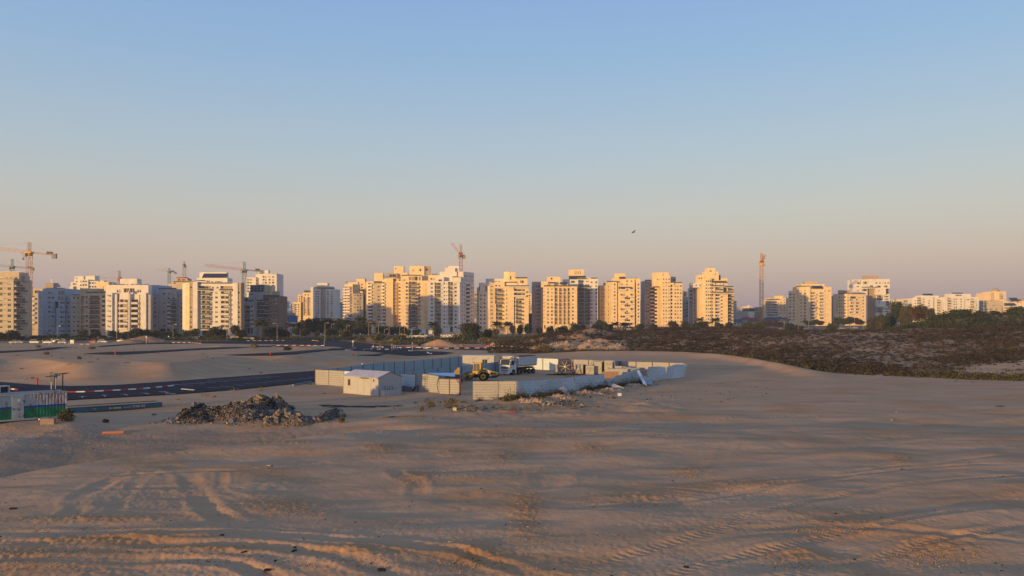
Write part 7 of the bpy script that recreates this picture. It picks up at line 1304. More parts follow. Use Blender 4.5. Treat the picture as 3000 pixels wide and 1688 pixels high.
def yellow_bit():
    Y = 136; x = PX(1340, Y); e = empty('yellow_machine', (x, Y, gz(x, Y)), .1, 'partly hidden yellow machine frame behind the gate leaf', 'machine'); b = MB(); b.extr([(-.9, .3), (-.9, 1.0), (-.5, 2.0), (.1, 2.6), (.35, 2.6), (.35, .3)], -.5, -.35); b.extr([(-.9, .3), (-.9, 1.0), (-.5, 2.0), (.1, 2.6), (.35, 2.6), (.35, .3)], .35, .5); b.box((0, 0, .8), (.8, .8, .7), 1); b.build('frame', [M_YD, M_BLK], e); b = MB(); b.tube((-.5, -.6, .5), (-.5, .6, .5), .5, 18); b.build('drum', M_STL, e)
yellow_bit()
car(1320, 1100, 'dark blue', 'hatchback', .3, Y=134.5, label='dark car whose roof shows behind the gate leaf')
# ================================================================ yard equipment
def cable_reel():
    Y = 157; x = PX(1657, Y); z = gz(x, Y); R0 = 1.5; e = empty('cable_reel', (x, Y, z+.1), -.25, 'large rusty cable reel with white spokes in the yard', 'reel'); mr = mat('reel_rust', (.11, .035, .03), .8, noise=.3, nscale=4)
    for s, nm in ((-.55, 'flange'), (.55, 'flange')):
        b = MB(); n = 28; P = [(R0*math.cos(6.283*k/n), s, R0+R0*math.sin(6.283*k/n)) for k in range(n+1)]; b.path(P, .045, 5); P = [(.95*math.cos(6.283*k/n), s, R0+.95*math.sin(6.283*k/n)) for k in range(n+1)]; b.path(P, .04, 5)
        for k in range(9): a = 6.283*k/9; b.tube((0, s, R0), (R0*math.cos(a), s, R0+R0*math.sin(a)), .035, 4)
        b.build(nm, mr, e)
    b = MB(); b.tube((0, -.5, R0), (0, .5, R0), .92, 26); b.build('cable_coil', M_BLK, e); b = MB()
    for k in range(7): a = .35+6.283*k/7; b.tube((0, -.66, R0), (1.1*math.cos(a), -.62, R0+1.1*math.sin(a)), .035, 5)
    b.tube((0, -.75, R0), (0, -.5, R0), .18, 10); b.build('spokes', M_WH, e)
    b = MB(); b.path([(1.75, -.3, 0), (1.3, -.5, 3.0)], .06, 5); b.path([(2.2, .2, 0), (1.45, -.4, 1.5)], .05, 5); b.path([(-1.2, -.7, .05), (2.0, -.7, .05)], .06, 5); b.build('stand', mr, e)
    h = MB()
    for j, (rx, cx) in enumerate(((1.9, -1.9), (1.4, -1.2), (1.6, -.2))): n = 22; h.path([(cx+rx*math.cos(6.283*k/n), -1.0-.1*j+.9*math.sin(6.283*k/n), .07+.07*j) for k in range(n+1)], .06, 5)
    q = h.build('hose', M_BLK); q.location = (x, Y, z); tag(q, 'black hose loops on the ground around the cable reel', 'hose')
cable_reel()
M_CAB = mat('beige_enclosure', (.42, .38, .31), .75, noise=.15, nscale=1.5); M_CAB2 = mat('blue_grey_enclosure', (.20, .25, .29), .75, noise=.15, nscale=1.5); M_CONC = mat('yard_concrete', (.40, .37, .33), .9, noise=.2, nscale=2)
def enclosure(px0, px1, top, Y, label, m=None, det='slots', D_=1.2, name='electrical_cabinet', cat='cabinet', rz=-.08):
    x0, x1 = PX(px0, Y), PX(px1, Y); w = x1-x0; z = gz(x0, Y); h = PZ(top, Y)-z; e = empty(name, (x0, Y, z), rz, label, cat, 'cabinets and boxes along the back fence'); b = MB(); b.box((w/2, D_/2, h/2), (w, D_, h)); b.build('shell', m or M_CAB, e); b = MB(); b.box((w/2, D_/2, h+.04), (w+.1, D_+.1, .07)); b.build('lid', m or M_CAB, e)
    if det == 'slots':
        for r_ in range(2):
            for k in range(4): b = MB(); b.box((w*(.2+.2*k), -.012, h*(.82-.09*r_)), (w*.12, .03, .05)); b.build('vent_slot', M_BLK, e)
        b = MB(); b.box((w*.5, -.015, h*.5), (w*.08, .04, .16)); b.build('handle', M_BLK, e)
    elif det == 'hole': b = MB(); b.tube((w*.45, -.03, h*.5), (w*.45, .02, h*.5), min(w, h)*.36, 20); b.build('fan_opening', M_BLK, e); b = MB(); b.tube((w*.45, -.06, h*.5), (w*.45, -.03, h*.5), min(w, h)*.28, 16, 0, min(w, h)*.34); b.build('fan_ring', M_CAB, e)
    elif det == 'door': b = MB(); b.box((w*.5, -.012, h*.5), (w*.86, .03, h*.9)); b.build('door', m or M_CAB, e); b = MB(); b.box((w*.85, -.04, h*.5), (.05, .05, .2)); b.build('handle', M_BLK, e)
    return e
enclosure(1628,1638,1070,160,'small beige box left of the cable reel', None, 'door', .6, 'box', 'box'); enclosure(1686,1708,1070,158,'squat concrete box with a round fan hole', M_CONC, 'hole'); enclosure(1708,1717,1070,158.5,'narrow dark box against the fan hole box', M_BLK, 'door', .8)
enclosure(1716,1740,1073,156.5,'low beige generator box with slots', None, 'slots'); enclosure(1741,1763,1061,157.5,'plain beige cabinet left of the tallest one', None, 'door'); enclosure(1764,1771,1062,158,'dark side of the plain beige cabinet, built as a narrow box', M_BLK, 'door', .8); enclosure(1771,1794,1057.5,156.5,'tallest beige cabinet with vent slots', None, 'slots'); enclosure(1795,1811,1057,160.5,'blue grey cabinet right of the tallest one', M_CAB2, 'door', 1.0)  # narrow dark box added as the dark side of the beige cabinet
enclosure(1798,1821,1074,157,'small beige crate stacked before the blue grey cabinet', None, 'slots', .8, 'crate', 'crate'); enclosure(1822,1835,1075,157,'grey odd box right of the small beige crate', M_CAB2, 'door', .8, 'crate', 'crate'); enclosure(1836,1850,1078,155,'low cream crate at the right end of the row', M_CONC, 'door', .8, 'crate', 'crate'); enclosure(1786,1838,1082,152,'long pale slab table before the crates', M_CONC, 'none', 1.4, 'slab', 'slab'); enclosure(1848,1868,1079,151,'blue grey board behind the sagging panel', M_CAB2, 'none', .5, 'board', 'board')
def pipe(p, q, r, m, label, name='pipe', cat='pipe', n=8, dz=0.0, group=None):
    a, c = GG(*p), GG(*q); A, C = Vector((a[0], a[1], a[2]+r*.8+dz)), Vector((c[0], c[1], c[2]+r*.8+dz)); b = MB(); mid = A.lerp(C, .5); mid.z = (A.z+C.z)/2; b.tube(A-A, mid-A, r, n); b.tube(mid-A, C-A, r, n); o = b.build(name, m); o.location = A; tag(o, label, cat, group); return o
pipe((1676,1094),(1798,1097),.17,M_BLK,'thick black pipe lying before the cabinets'); pipe((1672,1098),(1780,1099),.12,M_BLK,'thinner black pipe under the thick one')
pipe((1702,1099),(1735,1098),.10,M_RED,'pinkish red board end by the black pipes', 'board', 'board'); pipe((858,1131),(912,1121),.16,M_CAB2,'grey blue pipe lying left of the fence corner'); pipe((1120,1223),(1240,1222),.07,M_BARK,'long brown pole lying on the sand below the gate', 'wooden_pole', 'pole')
pipe((300,1272),(363,1270),.14,mat('pink_plastic', (.45, .17, .12), .6),'pinkish pipe lying on the near sand bank'); pipe((532,1143),(570,1146),.14,M_CONC,'pale log end lying on the asphalt edge', 'log', 'log'); pipe((485,1157),(515,1156),.10,M_CAB2,'short grey pipe beside the asphalt edge'); pipe((114,1231),(128,1229),.08,M_WH,'white tube leaning by the tan block')
pipe((1490,1208),(1512,1211),.07,M_RED,'short red stick in the sand below the bright fence corner', 'stick', 'stick'); pipe((1460,1206),(1515,1209),.06,mat('pink_timber', (.4, .2, .14), .8),'pinkish timber lying below the bright fence corner', 'timber', 'timber')
pipe((362,1068),(382,1068),.05,M_BLK,'dark cable on the left sand bank', 'cable', 'cable')
# ================================================================ green and white container
def corr_wall(b, p0, p1, z0, z1, n, dep=.045, mi=0):
    d = (Vector(p1)-Vector(p0)); L = d.length; d /= L; nr = Vector((d.y, -d.x, 0)); pr = []
    for k in range(n):
        for t, o in ((0, 0), (.3, 0), (.5, -dep), (.8, -dep)): pr.append(((k+t)/n, o))
    pr.append((1, 0)); P = [Vector(p0)+d*L*t+nr*o for t, o in pr]
    for a, c in zip(P[:-1], P[1:]): b.face([(a.x, a.y, z0), (c.x, c.y, z0), (c.x, c.y, z1), (a.x, a.y, z1)], mi)
def text_obj(s, size, m, name='lettering'):
    cu = bpy.data.curves.new(name, 'FONT'); cu.body = s; cu.size = size; cu.extrude = .006; cu.resolution_u = 3; cu.align_x = 'CENTER'; cu.align_y = 'CENTER'
    t = bpy.data.objects.new(name, cu); COL.objects.link(t); bpy.context.view_layer.update(); me = bpy.data.meshes.new_from_object(t.evaluated_get(bpy.context.evaluated_depsgraph_get())); bpy.data.objects.remove(t); me.materials.clear(); me.materials.append(m); return me
HEB = '\u05d9\u05e0\u05e8\u05d5\u05d0 \u05d7\u05e6'
def rust_mat():
    m = mat('rusty_white_paint', (.50, .52, .52), .7); n, l = m.node_tree.nodes, m.node_tree.links; t = n.new('ShaderNodeTexCoord'); mp = n.new('ShaderNodeMapping'); mp.inputs['Scale'].default_value = (2.6, 2.6, .55); nz = n.new('ShaderNodeTexNoise'); nz.inputs['Scale'].default_value = 2.9; nz.inputs['Detail'].default_value = 7; nz.inputs['Roughness'].default_value = .65
    sp = n.new('ShaderNodeSeparateXYZ'); l.new(t.outputs['Object'], sp.inputs[0]); l.new(t.outputs['Object'], mp.inputs[0]); l.new(mp.outputs[0], nz.inputs['Vector']); mr = n.new('ShaderNodeMapRange'); mr.inputs['From Min'].default_value = -4.2; mr.inputs['From Max'].default_value = -2.6; mr.inputs['To Min'].default_value = -.10; mr.inputs['To Max'].default_value = .10; l.new(sp.outputs['X'], mr.inputs['Value'])
    ad = n.new('ShaderNodeMath'); ad.operation = 'ADD'; l.new(nz.outputs['Fac'], ad.inputs[0]); l.new(mr.outputs[0], ad.inputs[1]); cr = n.new('ShaderNodeValToRGB'); e = cr.color_ramp.elements; e[0].position = .50; e[0].color = (.34, .39, .38, 1); e[1].position = .66; e[1].color = (.24, .13, .11, 1); x = e.new(.57); x.color = (.50, .50, .50, 1); l.new(ad.outputs[0], cr.inputs[0]); l.new(cr.outputs[0], n['Principled BSDF'].inputs['Base Color']); return m
def container():
    P = wp(196, 81.3); d = Vector((-.72, -.69, 0)).normalized(); rz = math.atan2(-d.y, -d.x); L, D_, h = 6.1, 2.44, 2.6; zb = .74
    e = empty('shipping_container', (P.x, P.y, zb), rz, 'green and white rusty container with a blue stripe', 'container')   # local +x points to the right end, which is x = 0
    G_ = mat('container_green', (.02, .20, .085), .6, noise=.25, nscale=1.2); B_ = mat('container_blue', (.03, .07, .30), .6, noise=.15, nscale=2); Wm = rust_mat(); door0, door1 = -4.86, -3.80
    for x0, x1, nm in ((-L, door0, 'side'), (door1, -.1, 'side')):
        n = max(3, int((x1-x0)/.28)); 
        for z0, z1, m_, nm2 in ((.16, 1.18, G_, 'green_band'), (1.18, 1.38, B_, 'blue_stripe'), (1.38, h-.12, Wm, 'white_band')):
            b = MB(); corr_wall(b, (x0, 0, 0), (x1, 0, 0), z0, z1, n); b.build(nm2, m_, e)
    b = MB(); b.box((-L/2, .0, .08), (L, .12, .16)); b.box((-L/2, .0, h-.06), (L, .12, .12)); b.box((-.05, 0, h/2), (.1, .14, h-.01)); b.box((-L+.05, 0, h/2), (.1, .14, h-.01)); b.build('frame', Wm, e)
    b = MB(); b.box((-L/2, D_/2+.05, h/2), (L-.02, D_-.1, h-.05)); b.build('shell', Wm, e); b = MB(); b.box((-L/2, D_/2, h+.01), (L, D_, .04)); b.build('roof', mat('dusty_container_roof', (.30, .28, .28), .9, noise=.2, nscale=1), e)
    DM = mat('grey_door', (.36, .42, .43), .6, noise=.1, nscale=1.5); b = MB(); b.box(((door0+door1)/2, -.03, 1.2), (door1-door0-.06, .08, 2.06)); do = b.build('door', DM, e); b = MB(); b.box(((door0+door1)/2, -.01, 2.36), (door1-door0, .06, .22)); b.build('door_lintel', Wm, e)
    for z in (1.85, .45): b = MB(); b.box((door1-.02, -.1, z), (.1, .06, .24)); b.build('hinge', M_BLK, do)
    b = MB(); b.box((door0+.15, -.1, 1.15), (.07, .06, .2)); b.build('handle', M_BLK, do); b = MB(); b.box(((door0+door1)/2+.1, -.08, 1.98), (.18, .02, .18)); b.build('small_sticker', M_WH, do)
    TR = mat('red_lettering', (.35, .05, .07), .7); me = text_obj(HEB, .42, TR); t = inst('lettering', me, do, ((door0+door1)/2+.1, -.085, 1.0)); t.rotation_euler = (R(90), R(90), 0)
    for xx, s, z, m_, sz in ((-5.3, '09-7488648', 1.2, mat('dark_lettering', (.10, .09, .10), .8), .27), (-1.2, HEB, .95, mat('faded_lettering', (.05, .10, .10), .8), .25)): me = text_obj(s, sz, m_); t = inst('lettering', me, e, (xx, -.03, z)); t.rotation_euler = (R(90), R(90), 0)
    b = MB(); b.path([(-3.25, -.05, 1.6), (-3.2, -.08, 1.2), (-3.0, -.12, .8), (-2.7, -.15, .3), (-2.4, -.3, .0)], .035, 5); b.build('cable', M_BLK, e)
    b = MB(); 
    for xx in (-.4, -3, -5.7): b.box((xx, D_/2, -.2), (.4, D_, .4))
    b.build('support_block', M_BLK, e)
    ca, sa = math.cos(rz), math.sin(rz)
    def at(x, y): return (P.x+x*ca-y*sa, P.y+x*sa+y*ca)
    ax, ay = at(-5.45, .9); a = empty('air_conditioner', (ax, ay, zb+h+.04), rz+.55, 'boxy air conditioner standing on the container roof', 'air conditioner'); b = MB()
    for c, d2 in (((0, 0, .04), (1.15, .6, .08)), ((0, 0, .72), (1.15, .6, .08)), ((-.53, 0, .38), (.09, .6, .6)), ((.53, 0, .38), (.09, .6, .6)), ((0, .27, .38), (.98, .06, .6))): b.box(c, d2)
    b.build('casing', mat('ac_white', (.55, .53, .48), .6), a); b = MB(); b.box((0, -.12, .38), (.97, .04, .6)); b.build('grille', mat('ac_grille', (.02, .04, .04), .7), a)
    for xx, yy, h_, l in ((-1.0, .6, 1.55, 'dark post with a slanted board on the container roof'), (-.2, .7, 1.75, 'dark post with a cross piece at the container end')):
        q = at(xx, yy); b = MB(); b.tube((0, 0, 0), (0, 0, h_), .055, 6)
        if xx < -1: b.tube((-.5, 0, h_-.15), (.55, 0, h_+.55), .05, 5); b.tube((-.25, .1, h_-.1), (.7, .1, h_+.5), .03, 4)
        else: b.tube((-.9, 0, h_-.03), (.6, 0, h_+.08), .045, 5); b.tube((-.8, .1, h_-.12), (.2, .1, h_-.02), .03, 4)
        o = b.build('roof_post', M_BLK); o.location = (q[0], q[1], zb+h); tag(o, l, 'post', 'dark posts on the container roof')
container()
def flatbed():
    A, B = wp(186, 90.4), wp(470, 97.0); d = (B-A); L = Vector((d.x, d.y, 0)).length+1.5; rz = math.atan2(d.y, d.x); e = empty('steel_trough', (A.x-d.x/L*1.5, A.y-d.y/L*1.5, A.z-.02), rz, 'long blue steel trough with white lettering beside the container', 'trough'); m = mat('trough_blue', (.025, .085, .16), .6, noise=.2, nscale=1); D_ = 2.5; h = .62
    b = MB(); b.box((L/2, 0, h/2+.06), (L, .07, h-.1)); b.build('side_wall', m, e); b = MB(); b.box((L/2, D_, h/2+.06), (L, .07, h-.1)); b.build('side_wall', m, e); b = MB(); b.box((L, D_/2, h/2), (.08, D_-.08, h-.1)); b.build('end_wall', m, e); b = MB(); b.box((L/2, -.02, h-.0), (L, .16, .05)); b.box((L/2, D_, h), (L, .12, .05)); b.build('rim', mat('trough_rim', (.05, .06, .07), .7), e)
    b = MB(); b.box((L/2, D_/2, h/2), (L-.1, D_-.08, h-.14)); b.build('sand_fill', M_SAND, e); b = MB(); b.box((L/2, .1, .03), (L-.3, .3, .1)); b.build('skid', M_BLK, e)
    M_LT = mat('pale_lettering', (.42, .45, .47), .7)
    def ux(px): return ((px-186)/(470-186))**1.0*(L-1.5)+1.5
    for s, px, sz, z in ((HEB, 398, .40, .34), ('09-7488648', 327, .27, .27), ('\u05e1\u05d9\u05de\u05d5\u05df \u05db\u05d1\u05d9\u05e9\u05d9\u05dd'[::-1], 364, .15, .28), ('12-9', 268, .18, .32)): t = inst('lettering', text_obj(s, sz, M_LT), e, (ux(px), -.045, z+.02)); t.rotation_euler = (R(90), 0, 0)
flatbed()
def block(px, py, w, h, dd, m, label, name, cat, rz=.1, Y=None):
    x, Y, z = GG(px, py); b = MB(); b.box((0, 0, h/2), (w, dd, h)); b.box((0, 0, h+.01), (w*.9, dd*.85, .03)); o = b.build(name, m); o.location = (x, Y, z-.03); o.rotation_euler = (0, 0, rz); tag(o, label, cat)
block(141, 1243, 1.25, .55, .5, mat('tan_block', (.30, .22, .16), .9, noise=.2, nscale=4), 'tan concrete block on the sand before the container', 'concrete_block', 'block'); block(1815, 1160, .45, .4, .4, M_WH, 'small white bucket-like box on the weedy bank', 'box', 'box'); block(1332, 1204, .42, .4, .3, mat('yellow_box2', (.55, .5, .22), .7), 'small yellow drum in the litter below the gate', 'drum', 'drum'); block(1925, 1128, .5, .15, .4, mat('turquoise_rag', (.05, .22, .22), .9), 'turquoise rag right of the crumpled sheet', 'rag', 'rag', .7); block(1778, 1190, .5, .05, .15, M_BLUE, 'flat blue scrap on the open sand', 'scrap', 'scrap')
def brick_heap():
    x, Y, z = GG(1786, 1108); e = empty('brick_stack', (x, Y, z), .1, 'stack of tan bricks seen through the fence gap', 'bricks'); br = MB(); br.box((0, 0, 0), (.42, .2, .19)); me = br.mesh('brick', mat('tan_brick', (.35, .22, .14), .9, noise=.2, nscale=3))
    for k in range(7):
        for j in range(6): inst('brick', me, e, (-1.2+k*.44+(j % 2)*.1, random.uniform(-.04, .04), .1+j*.2), random.uniform(-.08, .08))
    for k, (px, py, n) in enumerate(((1680, 1103, 8), (1740, 1101, 7))):
        x, Y, z = GG(px, py); e = empty('brick_row', (x, Y, z), .05, ['loose row of pale bricks before the cable reel', 'loose row of pale bricks under the black pipes'][k], 'bricks')
        for i in range(n): inst('brick', me, e, (i*.5-1.5, random.uniform(-.2, .2), .1), random.uniform(-.5, .5))
brick_heap()
# ================================================================ rubble, litter, weeds, stones
CM = {'grey': mat('rubble_concrete', (.19, .165, .14), .95, noise=.25, nscale=3), 'blue': mat('rubble_bluish', (.13, .125, .12), .95, noise=.25, nscale=3), 'tan': mat('rubble_tan', (.24, .175, .12), .95, noise=.25, nscale=3), 'black': mat('rubble_asphalt', (.022, .021, .022), .95, noise=.3, nscale=3), 'brick': mat('rubble_brick', (.32, .16, .10), .95, noise=.25, nscale=3), 'pale': mat('rubble_pale', (.33, .28, .235), .95, noise=.2, nscale=3), 'yel': mat('rubble_yellow', (.36, .24, .10), .95, noise=.2, nscale=3)}
def chunk_mesh(seed, m, flat=1.0):
    r = random.Random(seed); b = MB(); x, y, z = .5*r.uniform(.8, 1.2), .5*r.uniform(.5, .9), .5*r.uniform(.35, .7)*flat; V = []
    for a in (-1, 1):
        for c in (-1, 1):
            for d in (-1, 1): V.append((a*x*r.uniform(.6, 1.1), c*y*r.uniform(.6, 1.1), d*z*r.uniform(.65, 1.1)))
    b.v = V; b.f = [(0, 1, 3), (0, 3, 2), (4, 6, 7), (4, 7, 5), (0, 4, 5), (0, 5, 1), (2, 3, 7), (2, 7, 6), (0, 2, 6), (0, 6, 4), (1, 5, 7), (1, 7, 3)]; b.m = [0]*12; return b.mesh('chunk', m)
CH = {(c, k): chunk_mesh(k*13+hash(c) % 7 if False else k*13+len(c)*5, CM[c], .5 if k % 3 == 0 else 1) for c in CM for k in range(5)}
def pile(label, bumps, n, fines, name='rubble_pile', cols=None, smin=.22, smax=.85, seed=1, core='tan', clusters=()):
    """bumps: (px, py, half width px, half depth m, height m)"""
    r = random.Random(seed); B = []
    for px, py, hw, dd, h in bumps:
        x, Y, z = GG(px, py); B.append((x, Y+dd*.9, hw*Y/F, dd, h))
    x0 = B[0][0]; y0 = B[0][1]; z0 = gz(x0, y0)
    def hh(x, y):
        m_ = 0
        for bx, by, w, dd, h in B: 
            d = math.sqrt(((x-bx)/w)**2+((y-by)/dd)**2); m_ = max(m_, h*max(0, 1-d**1.35))
        return m_
    e = empty(name, (x0, y0, z0), 0, label, 'rubble')
    # earth core
    xs0, xs1 = min(b_[0]-b_[2] for b_ in B), max(b_[0]+b_[2] for b_ in B); ys0, ys1 = min(b_[1]-b_[3] for b_ in B), max(b_[1]+b_[3] for b_ in B); nx, ny = 90, 44; c = MB()
    for i in range(nx+1):
        for j in range(ny+1):
            x, y = xs0+(xs1-xs0)*i/nx, ys0+(ys1-ys0)*j/ny; h = hh(x, y); c.v.append((x-x0, y-y0, gz(x, y)-z0-.12+h*.93+(.14*r.uniform(-1, 1) if h > .05 else -.1)))
    c.f = [(i*(ny+1)+j, (i+1)*(ny+1)+j, (i+1)*(ny+1)+j+1, i*(ny+1)+j+1) for i in range(nx) for j in range(ny)]; c.m = [0]*len(c.f); stuff(c.build('earth_core', CM[core] if core != 'sand' else M_SAND, e))
    cols = cols or ['grey']*5+['blue']*4+['tan']*5+['brick']+['pale']*2+['yel']
    def pick(x, y):
        for (cx, cy, rad, col) in clusters:
            gx_, gy_ = (cx-CX)*y/F, y
            if abs((CX+F*x/y)-cx) < rad and abs((HY+(H-hh(x, y))*F/y)-cy) < rad*.45 and r.random() < .9: return col
        return r.choice(cols)
    k = 0; t = 0
    while k < n and t < n*40:
        t += 1; x, y = r.uniform(xs0, xs1), r.uniform(ys0, ys1); h = hh(x, y)
        if h < .04 and r.random() > .12: continue
        if r.random() < .45 and y > y0+.6: continue
        s = smin+(smax-smin)*r.random()**2.2; o = inst('chunk', CH[(pick(x, y), r.randrange(5))], e, (x-x0, y-y0, gz(x, y)-z0+h*.95+s*.05)); o.rotation_euler = (r.uniform(-.9, .9), r.uniform(-.9, .9), r.uniform(0, 6.3)); o.scale = (s,)*3; k += 1
    for ci, cn in enumerate(('grey', 'tan', 'black' if clusters else 'blue')):
        f = MB()
        for _ in range(fines//3):
            x, y = r.uniform(xs0, xs1), r.uniform(ys0, ys1); h = hh(x, y)
            if h < .03 and r.random() > .3: continue
            s = r.uniform(.05, .2); me = CH[(cn, r.randrange(5))]; R3 = Matrix.Rotation(r.uniform(0, 6), 3, (r.random(), r.random(), r.random()+.1)); i = len(f.v); o3 = Vector((x-x0, y-y0, gz(x, y)-z0+h*.97))
            f.v += [tuple(R3 @ (v.co*s)+o3) for v in me.vertices]; f.f += [tuple(i+q for q in p.vertices) for p in me.polygons]; f.m += [0]*len(me.polygons)
        if f.v: stuff(f.build('rubble_fines', CM[cn], e))
    return e
pile('large heap of broken concrete, asphalt and earth in the near left', [(740,1222,90,3.0,2.3),(668,1236,110,3.0,1.8),(790,1222,58,2.6,2.15),(600,1236,75,2.6,1.4),(545,1244,60,2.0,.75),(560,1222,60,2.4,1.3)], 290, 5200, seed=3, smin=.16, smax=.8, clusters=((770,1185,34,'black'),(598,1205,60,'black'),(640,1190,36,'black'),(740,1160,70,'tan'),(540,1215,26,'black'),(725,1180,34,'blue')))
pile('low rubble mound with sand right of the large heap', [(822,1240,58,1.8,1.15),(860,1243,50,1.5,.8),(795,1246,30,1.2,.7)], 110, 900, seed=5)
pile('small broken heap with blue grey slabs at the end of the rubble', [(968,1226,38,1.6,.95),(925,1238,30,1.2,.5)], 80, 600, seed=6, smax=.7)
pile('gravelly sand hump before the low rubble mound', [(850,1249,62,1.4,.55)], 10, 700, seed=8, core='sand', smax=.2, name='sand_hump')
pile('far earth and rubble bank beyond the truck at the scrub foot', [(1660,1024,60,7,2.2),(1740,1026,60,7,2.4),(1590,1026,50,6,1.4),(1800,1026,50,6,1.5)], 120, 700, seed=9, core='sand', smin=.5, smax=1.6, cols=['pale', 'grey', 'tan', 'tan'])
for k, (px, w, s) in enumerate(((1395,30,21),(1345,60,22))): pass
pile('heap of litter and broken plastic below the bright fence corner', [(1385,1206,34,1.0,.3),(1345,1204,26,.8,.2)], 70, 500, name='litter_heap', cols=['pale', 'pale', 'blue', 'black', 'grey'], smin=.12, smax=.4, seed=21); pile('scatter of white and blue trash under the long bent fence', [(1625,1192,40,1.6,.25),(1590,1190,26,1.2,.2),(1665,1180,40,1.2,.2)], 110, 700, name='litter_heap', cols=['pale', 'pale', 'blue', 'pale', 'grey'], smin=.12, smax=.45, seed=22)
pile('weedy earth bank strewn with debris along the long bent fence', [(1560,1182,70,1.9,.7),(1640,1172,70,2.0,.8),(1720,1160,70,2.0,.8),(1790,1150,60,2.0,.7),(1860,1134,45,2.0,.6)], 60, 900, name='earth_bank', cols=['tan', 'grey', 'pale'], smin=.12, smax=.4, seed=23, core='sand')
# black tar spill and its thin tongues
b = MB(); x0, Y0, z0 = GG(1000, 1191)
for cx, cy, hw, hd, sd in ((965,1189,30,1.6,1),(1005,1192,42,1.5,2),(1050,1192,48,1.4,3),(1110,1191,30,.9,4),(1160,1190,20,.5,5)):
    r = random.Random(sd); P = []; n = 40; c = GG(cx, cy)
    for k in range(n): a = 6.283*k/n; q = 1+.35*math.sin(3*a+sd)+.25*r.uniform(-1, 1); x, y = c[0]+hw*c[1]/F*math.cos(a)*q, c[1]+hd*math.sin(a)*q*.55; P.append((x-x0, y-Y0, gz(x, y)-z0+.03+.004*sd))
    for k in range(n): b.face([(c[0]-x0, c[1]-Y0, gz(c[0], c[1])-z0+.05+.004*sd), P[k], P[(k+1) % n]])
q = b.build('tar_spill', CM['black']); q.location = (x0, Y0, z0); tag(q, 'black tar streak on the sand before the shed', 'tar')
# weeds by the fence and loose stones
fy = [(1384, 107.0), (1514, 106.0), (1682, 117), (1773, 124.6), (1870, 137.5), (2010, 151)]
scatter_scrub('fence_weeds', 420, (1450, 1900, lambda p: ip(p, fy)-4.2, lambda p: ip(p, fy)-.2, lambda x, y, px: np.clip(.45+1.1*fbm(x*.35, y*.35, 90, 3), 0, 1)*np.clip((px-1450)/60, .1, 1)), 'weed', .42, 60, 31, .075, 'green weeds growing along the foot of the bent fence', 1.0)
scatter_scrub('dry_weeds', 150, (1150, 1800, lambda p: np.full_like(p, 94.), lambda p: ip(p, fy)-1.5, lambda x, y, px: np.clip(.1+1.3*fbm(x*.3, y*.3, 92, 3), 0, 1)), 'dry', .32, 45, 32, .06, 'sparse dry weeds on the sand before the yard', 1.0)
scatter_scrub('bank_tufts', 60, (-50, 950, lambda p: np.full_like(p, 84.), lambda p: np.full_like(p, 260.), lambda x, y, px: np.clip(.3+fbm(x*.1, y*.1, 94, 3), 0, 1)*(1-mask_at(x, y, rb))), 'dry', .4, 40, 33, .08, 'scattered dry tufts on the left sand', .6)
bush(190, 1232, 62, 'olive', 'dark olive bush growing at the container corner', .55, 900); bush(165, 1212, 46, 'red', 'brown dead bush leaning on the green container side', .6, 700); bush(1262, 1192, 34, 'dry', 'dry weed tuft before the pinkish fence', .5); bush(1325, 1188, 40, 'dry', 'taller dry weeds left of the gate opening', .6); bush(1235, 1204, 20, 'dry', 'small leafless weed below the shed', .6); bush(310, 1238, 24, 'dry', 'yellow tuft on the sand before the blue trough', .5); bush(1000, 1238, 30, 'dry', 'yellow weed at the end of the small heap', .6)
def stones(name, n, reg, smin, smax, seed, m, label, seln=None):
    r = random.Random(seed); f = MB()
    for _ in range(n):
        px = r.uniform(reg[0], reg[1]); py = r.uniform(reg[2], reg[3]); x, Y, z = GP(px, py); z = gz(x, Y); s = r.uniform(smin, smax)*(r.random()**1.5*.8+.4); me = CH[('grey', r.randrange(5))]; R3 = Matrix.Rotation(r.uniform(0, 6), 3, 'Z'); i = len(f.v)
        f.v += [tuple(R3 @ (v.co*s)+Vector((x, Y, z+s*.08))) for v in me.vertices]; f.f += [tuple(i+q for q in p.vertices) for p in me.polygons]; f.m += [0]*len(me.polygons)
    o = f.build(name, m); stuff(o); o['label'] = label
stones('pebbles', 340, (-50, 3050, 1290, 1680), .03, .10, 41, CM['black'], 'dark pebbles sprinkled over the near sand'); stones('gravel', 600, (-60, 330, 1242, 1325), .05, .16, 42, CM['pale'], 'pale gravel spilling down the left sand bank'); stones('debris_crumbs', 420, (950, 2050, 1130, 1290), .05, .2, 43, CM['grey'], 'small debris crumbs on the sand round the yard')
stones('dark_crumbs', 160, (1850, 2250, 1110, 1180), .08, .25, 44, CM['black'], 'dark crumbs on the sand right of the yard')
M_CLOD = mat('damp_sand_clod', (.38, .22, .115), 1.0, noise=.3, nscale=6)
f = MB(); r = random.Random(77)
for px, py, wx, wy, n in CLODS:
    for _ in range(int(n*1.3)):
        x, Y, z = GP(px+r.gauss(0, wx*.55), py+r.gauss(0, wy*.6)); z = gz(x, Y); s = .02+.06*r.random()**2.5; me = CH[('grey', r.randrange(5))]; R3 = Matrix.Rotation(r.uniform(0, 6), 3, (r.random(), r.random(), r.random()+.2)); i = len(f.v)
        f.v += [tuple(R3 @ (v.co*s)+Vector((x, Y, z+s*.05))) for v in me.vertices]; f.f += [tuple(i+q for q in p.vertices) for p in me.polygons]; f.m += [0]*len(me.polygons)
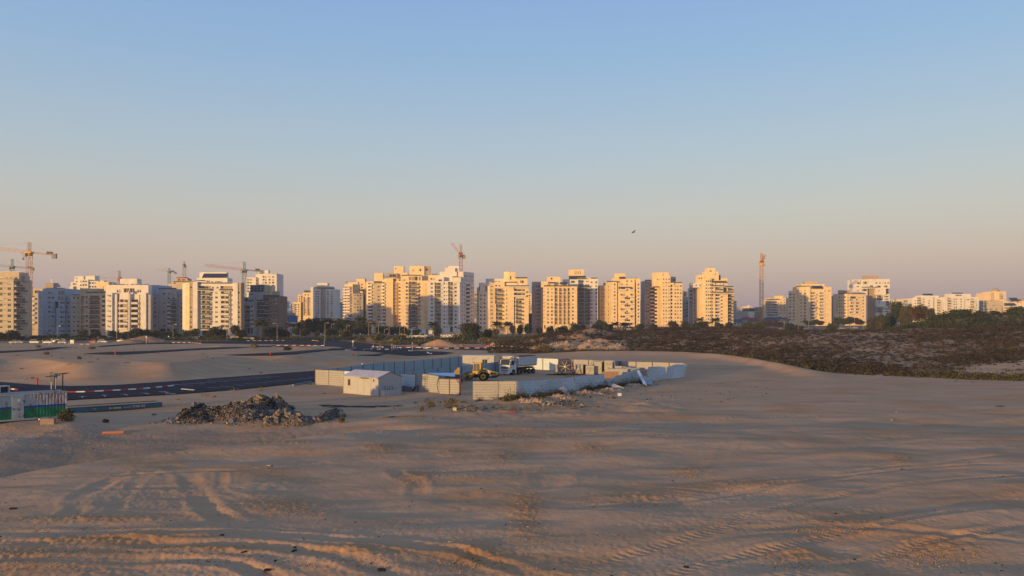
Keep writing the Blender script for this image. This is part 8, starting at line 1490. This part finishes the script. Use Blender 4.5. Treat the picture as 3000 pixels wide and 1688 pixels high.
o = f.build('sand_clods', M_CLOD); stuff(o); o['label'] = 'crumbled sand clods in patches over the near sand'
SM = {k: chunk_mesh(k+70, CM['black']) for k in range(3)}
for px, py, s, l in [(38,1492,.35,'dark clod on the near sand at the left'),(650,1569,.22,'dark stone in the second rut ridge'),(714,1619,.24,'dark stone on the near rut ridge'),(862,1615,.26,'reddish dark stone right of the middle of the rut ridge'),(863,1605,.16,'small dark stone above the reddish one'),(806,1644,.2,'little stone low in the rut'),(784,1673,.4,'broad flat brown clod at the bottom edge'),(1118,1672,.34,'round dark stone near the bottom centre'),(2010,1663,.28,'dark stone near the bottom right of centre'),(275,1316,.18,'small dark stone on the dip slope'),(650,1320,.15,'dark pebble at the rim of the dip'),(2928,1192,.8,'flat dark rag on the open sand at the far right'),(2800,1117,.7,'dark flat clod by the scrub edge'),(2848,1121,.7,'second dark flat clod by the scrub edge, right of the first'),(2395,1224,.45,'pale lump standing alone on the open sand'),(2625,1209,.3,'small pale scrap right of the lone lump'),(2612,1232,.5,'brownish scrap below the small pale one'),(1320,1589,.28,'white crumpled scrap on the near sand'),(790,1365,.5,'pale board scrap at the rim of the dip')]:
    x, Y, z = GG(px, py); pale = any(w in l for w in ('pale', 'white')); o = inst('stone' if not pale else 'scrap', chunk_mesh(int(px), CM['pale'] if pale else CM['black'], .5)); o.location = (x, Y, z+s*.12); o.scale = (s, s*.8, s*.7 if 'flat' not in l else s*.25); o.rotation_euler = (0, 0, px); tag(o, l, 'scrap' if pale else 'stone')
# air: thin evening haze round the whole place
hm = bpy.data.materials.new('haze'); hm.use_nodes = True; hn, hl = hm.node_tree.nodes, hm.node_tree.links; hn.clear(); ho = hn.new('ShaderNodeOutputMaterial'); hv = hn.new('ShaderNodeVolumePrincipled'); hv.inputs['Color'].default_value = (.80, .82, .90, 1); hv.inputs['Density'].default_value = .00016; hv.inputs['Anisotropy'].default_value = .2; hl.new(hv.outputs[0], ho.inputs['Volume'])
hb = MB(); hb.box((0, 2400, 40), (7000, 8200, 88)); q = hb.build('haze', hm); stuff(q)
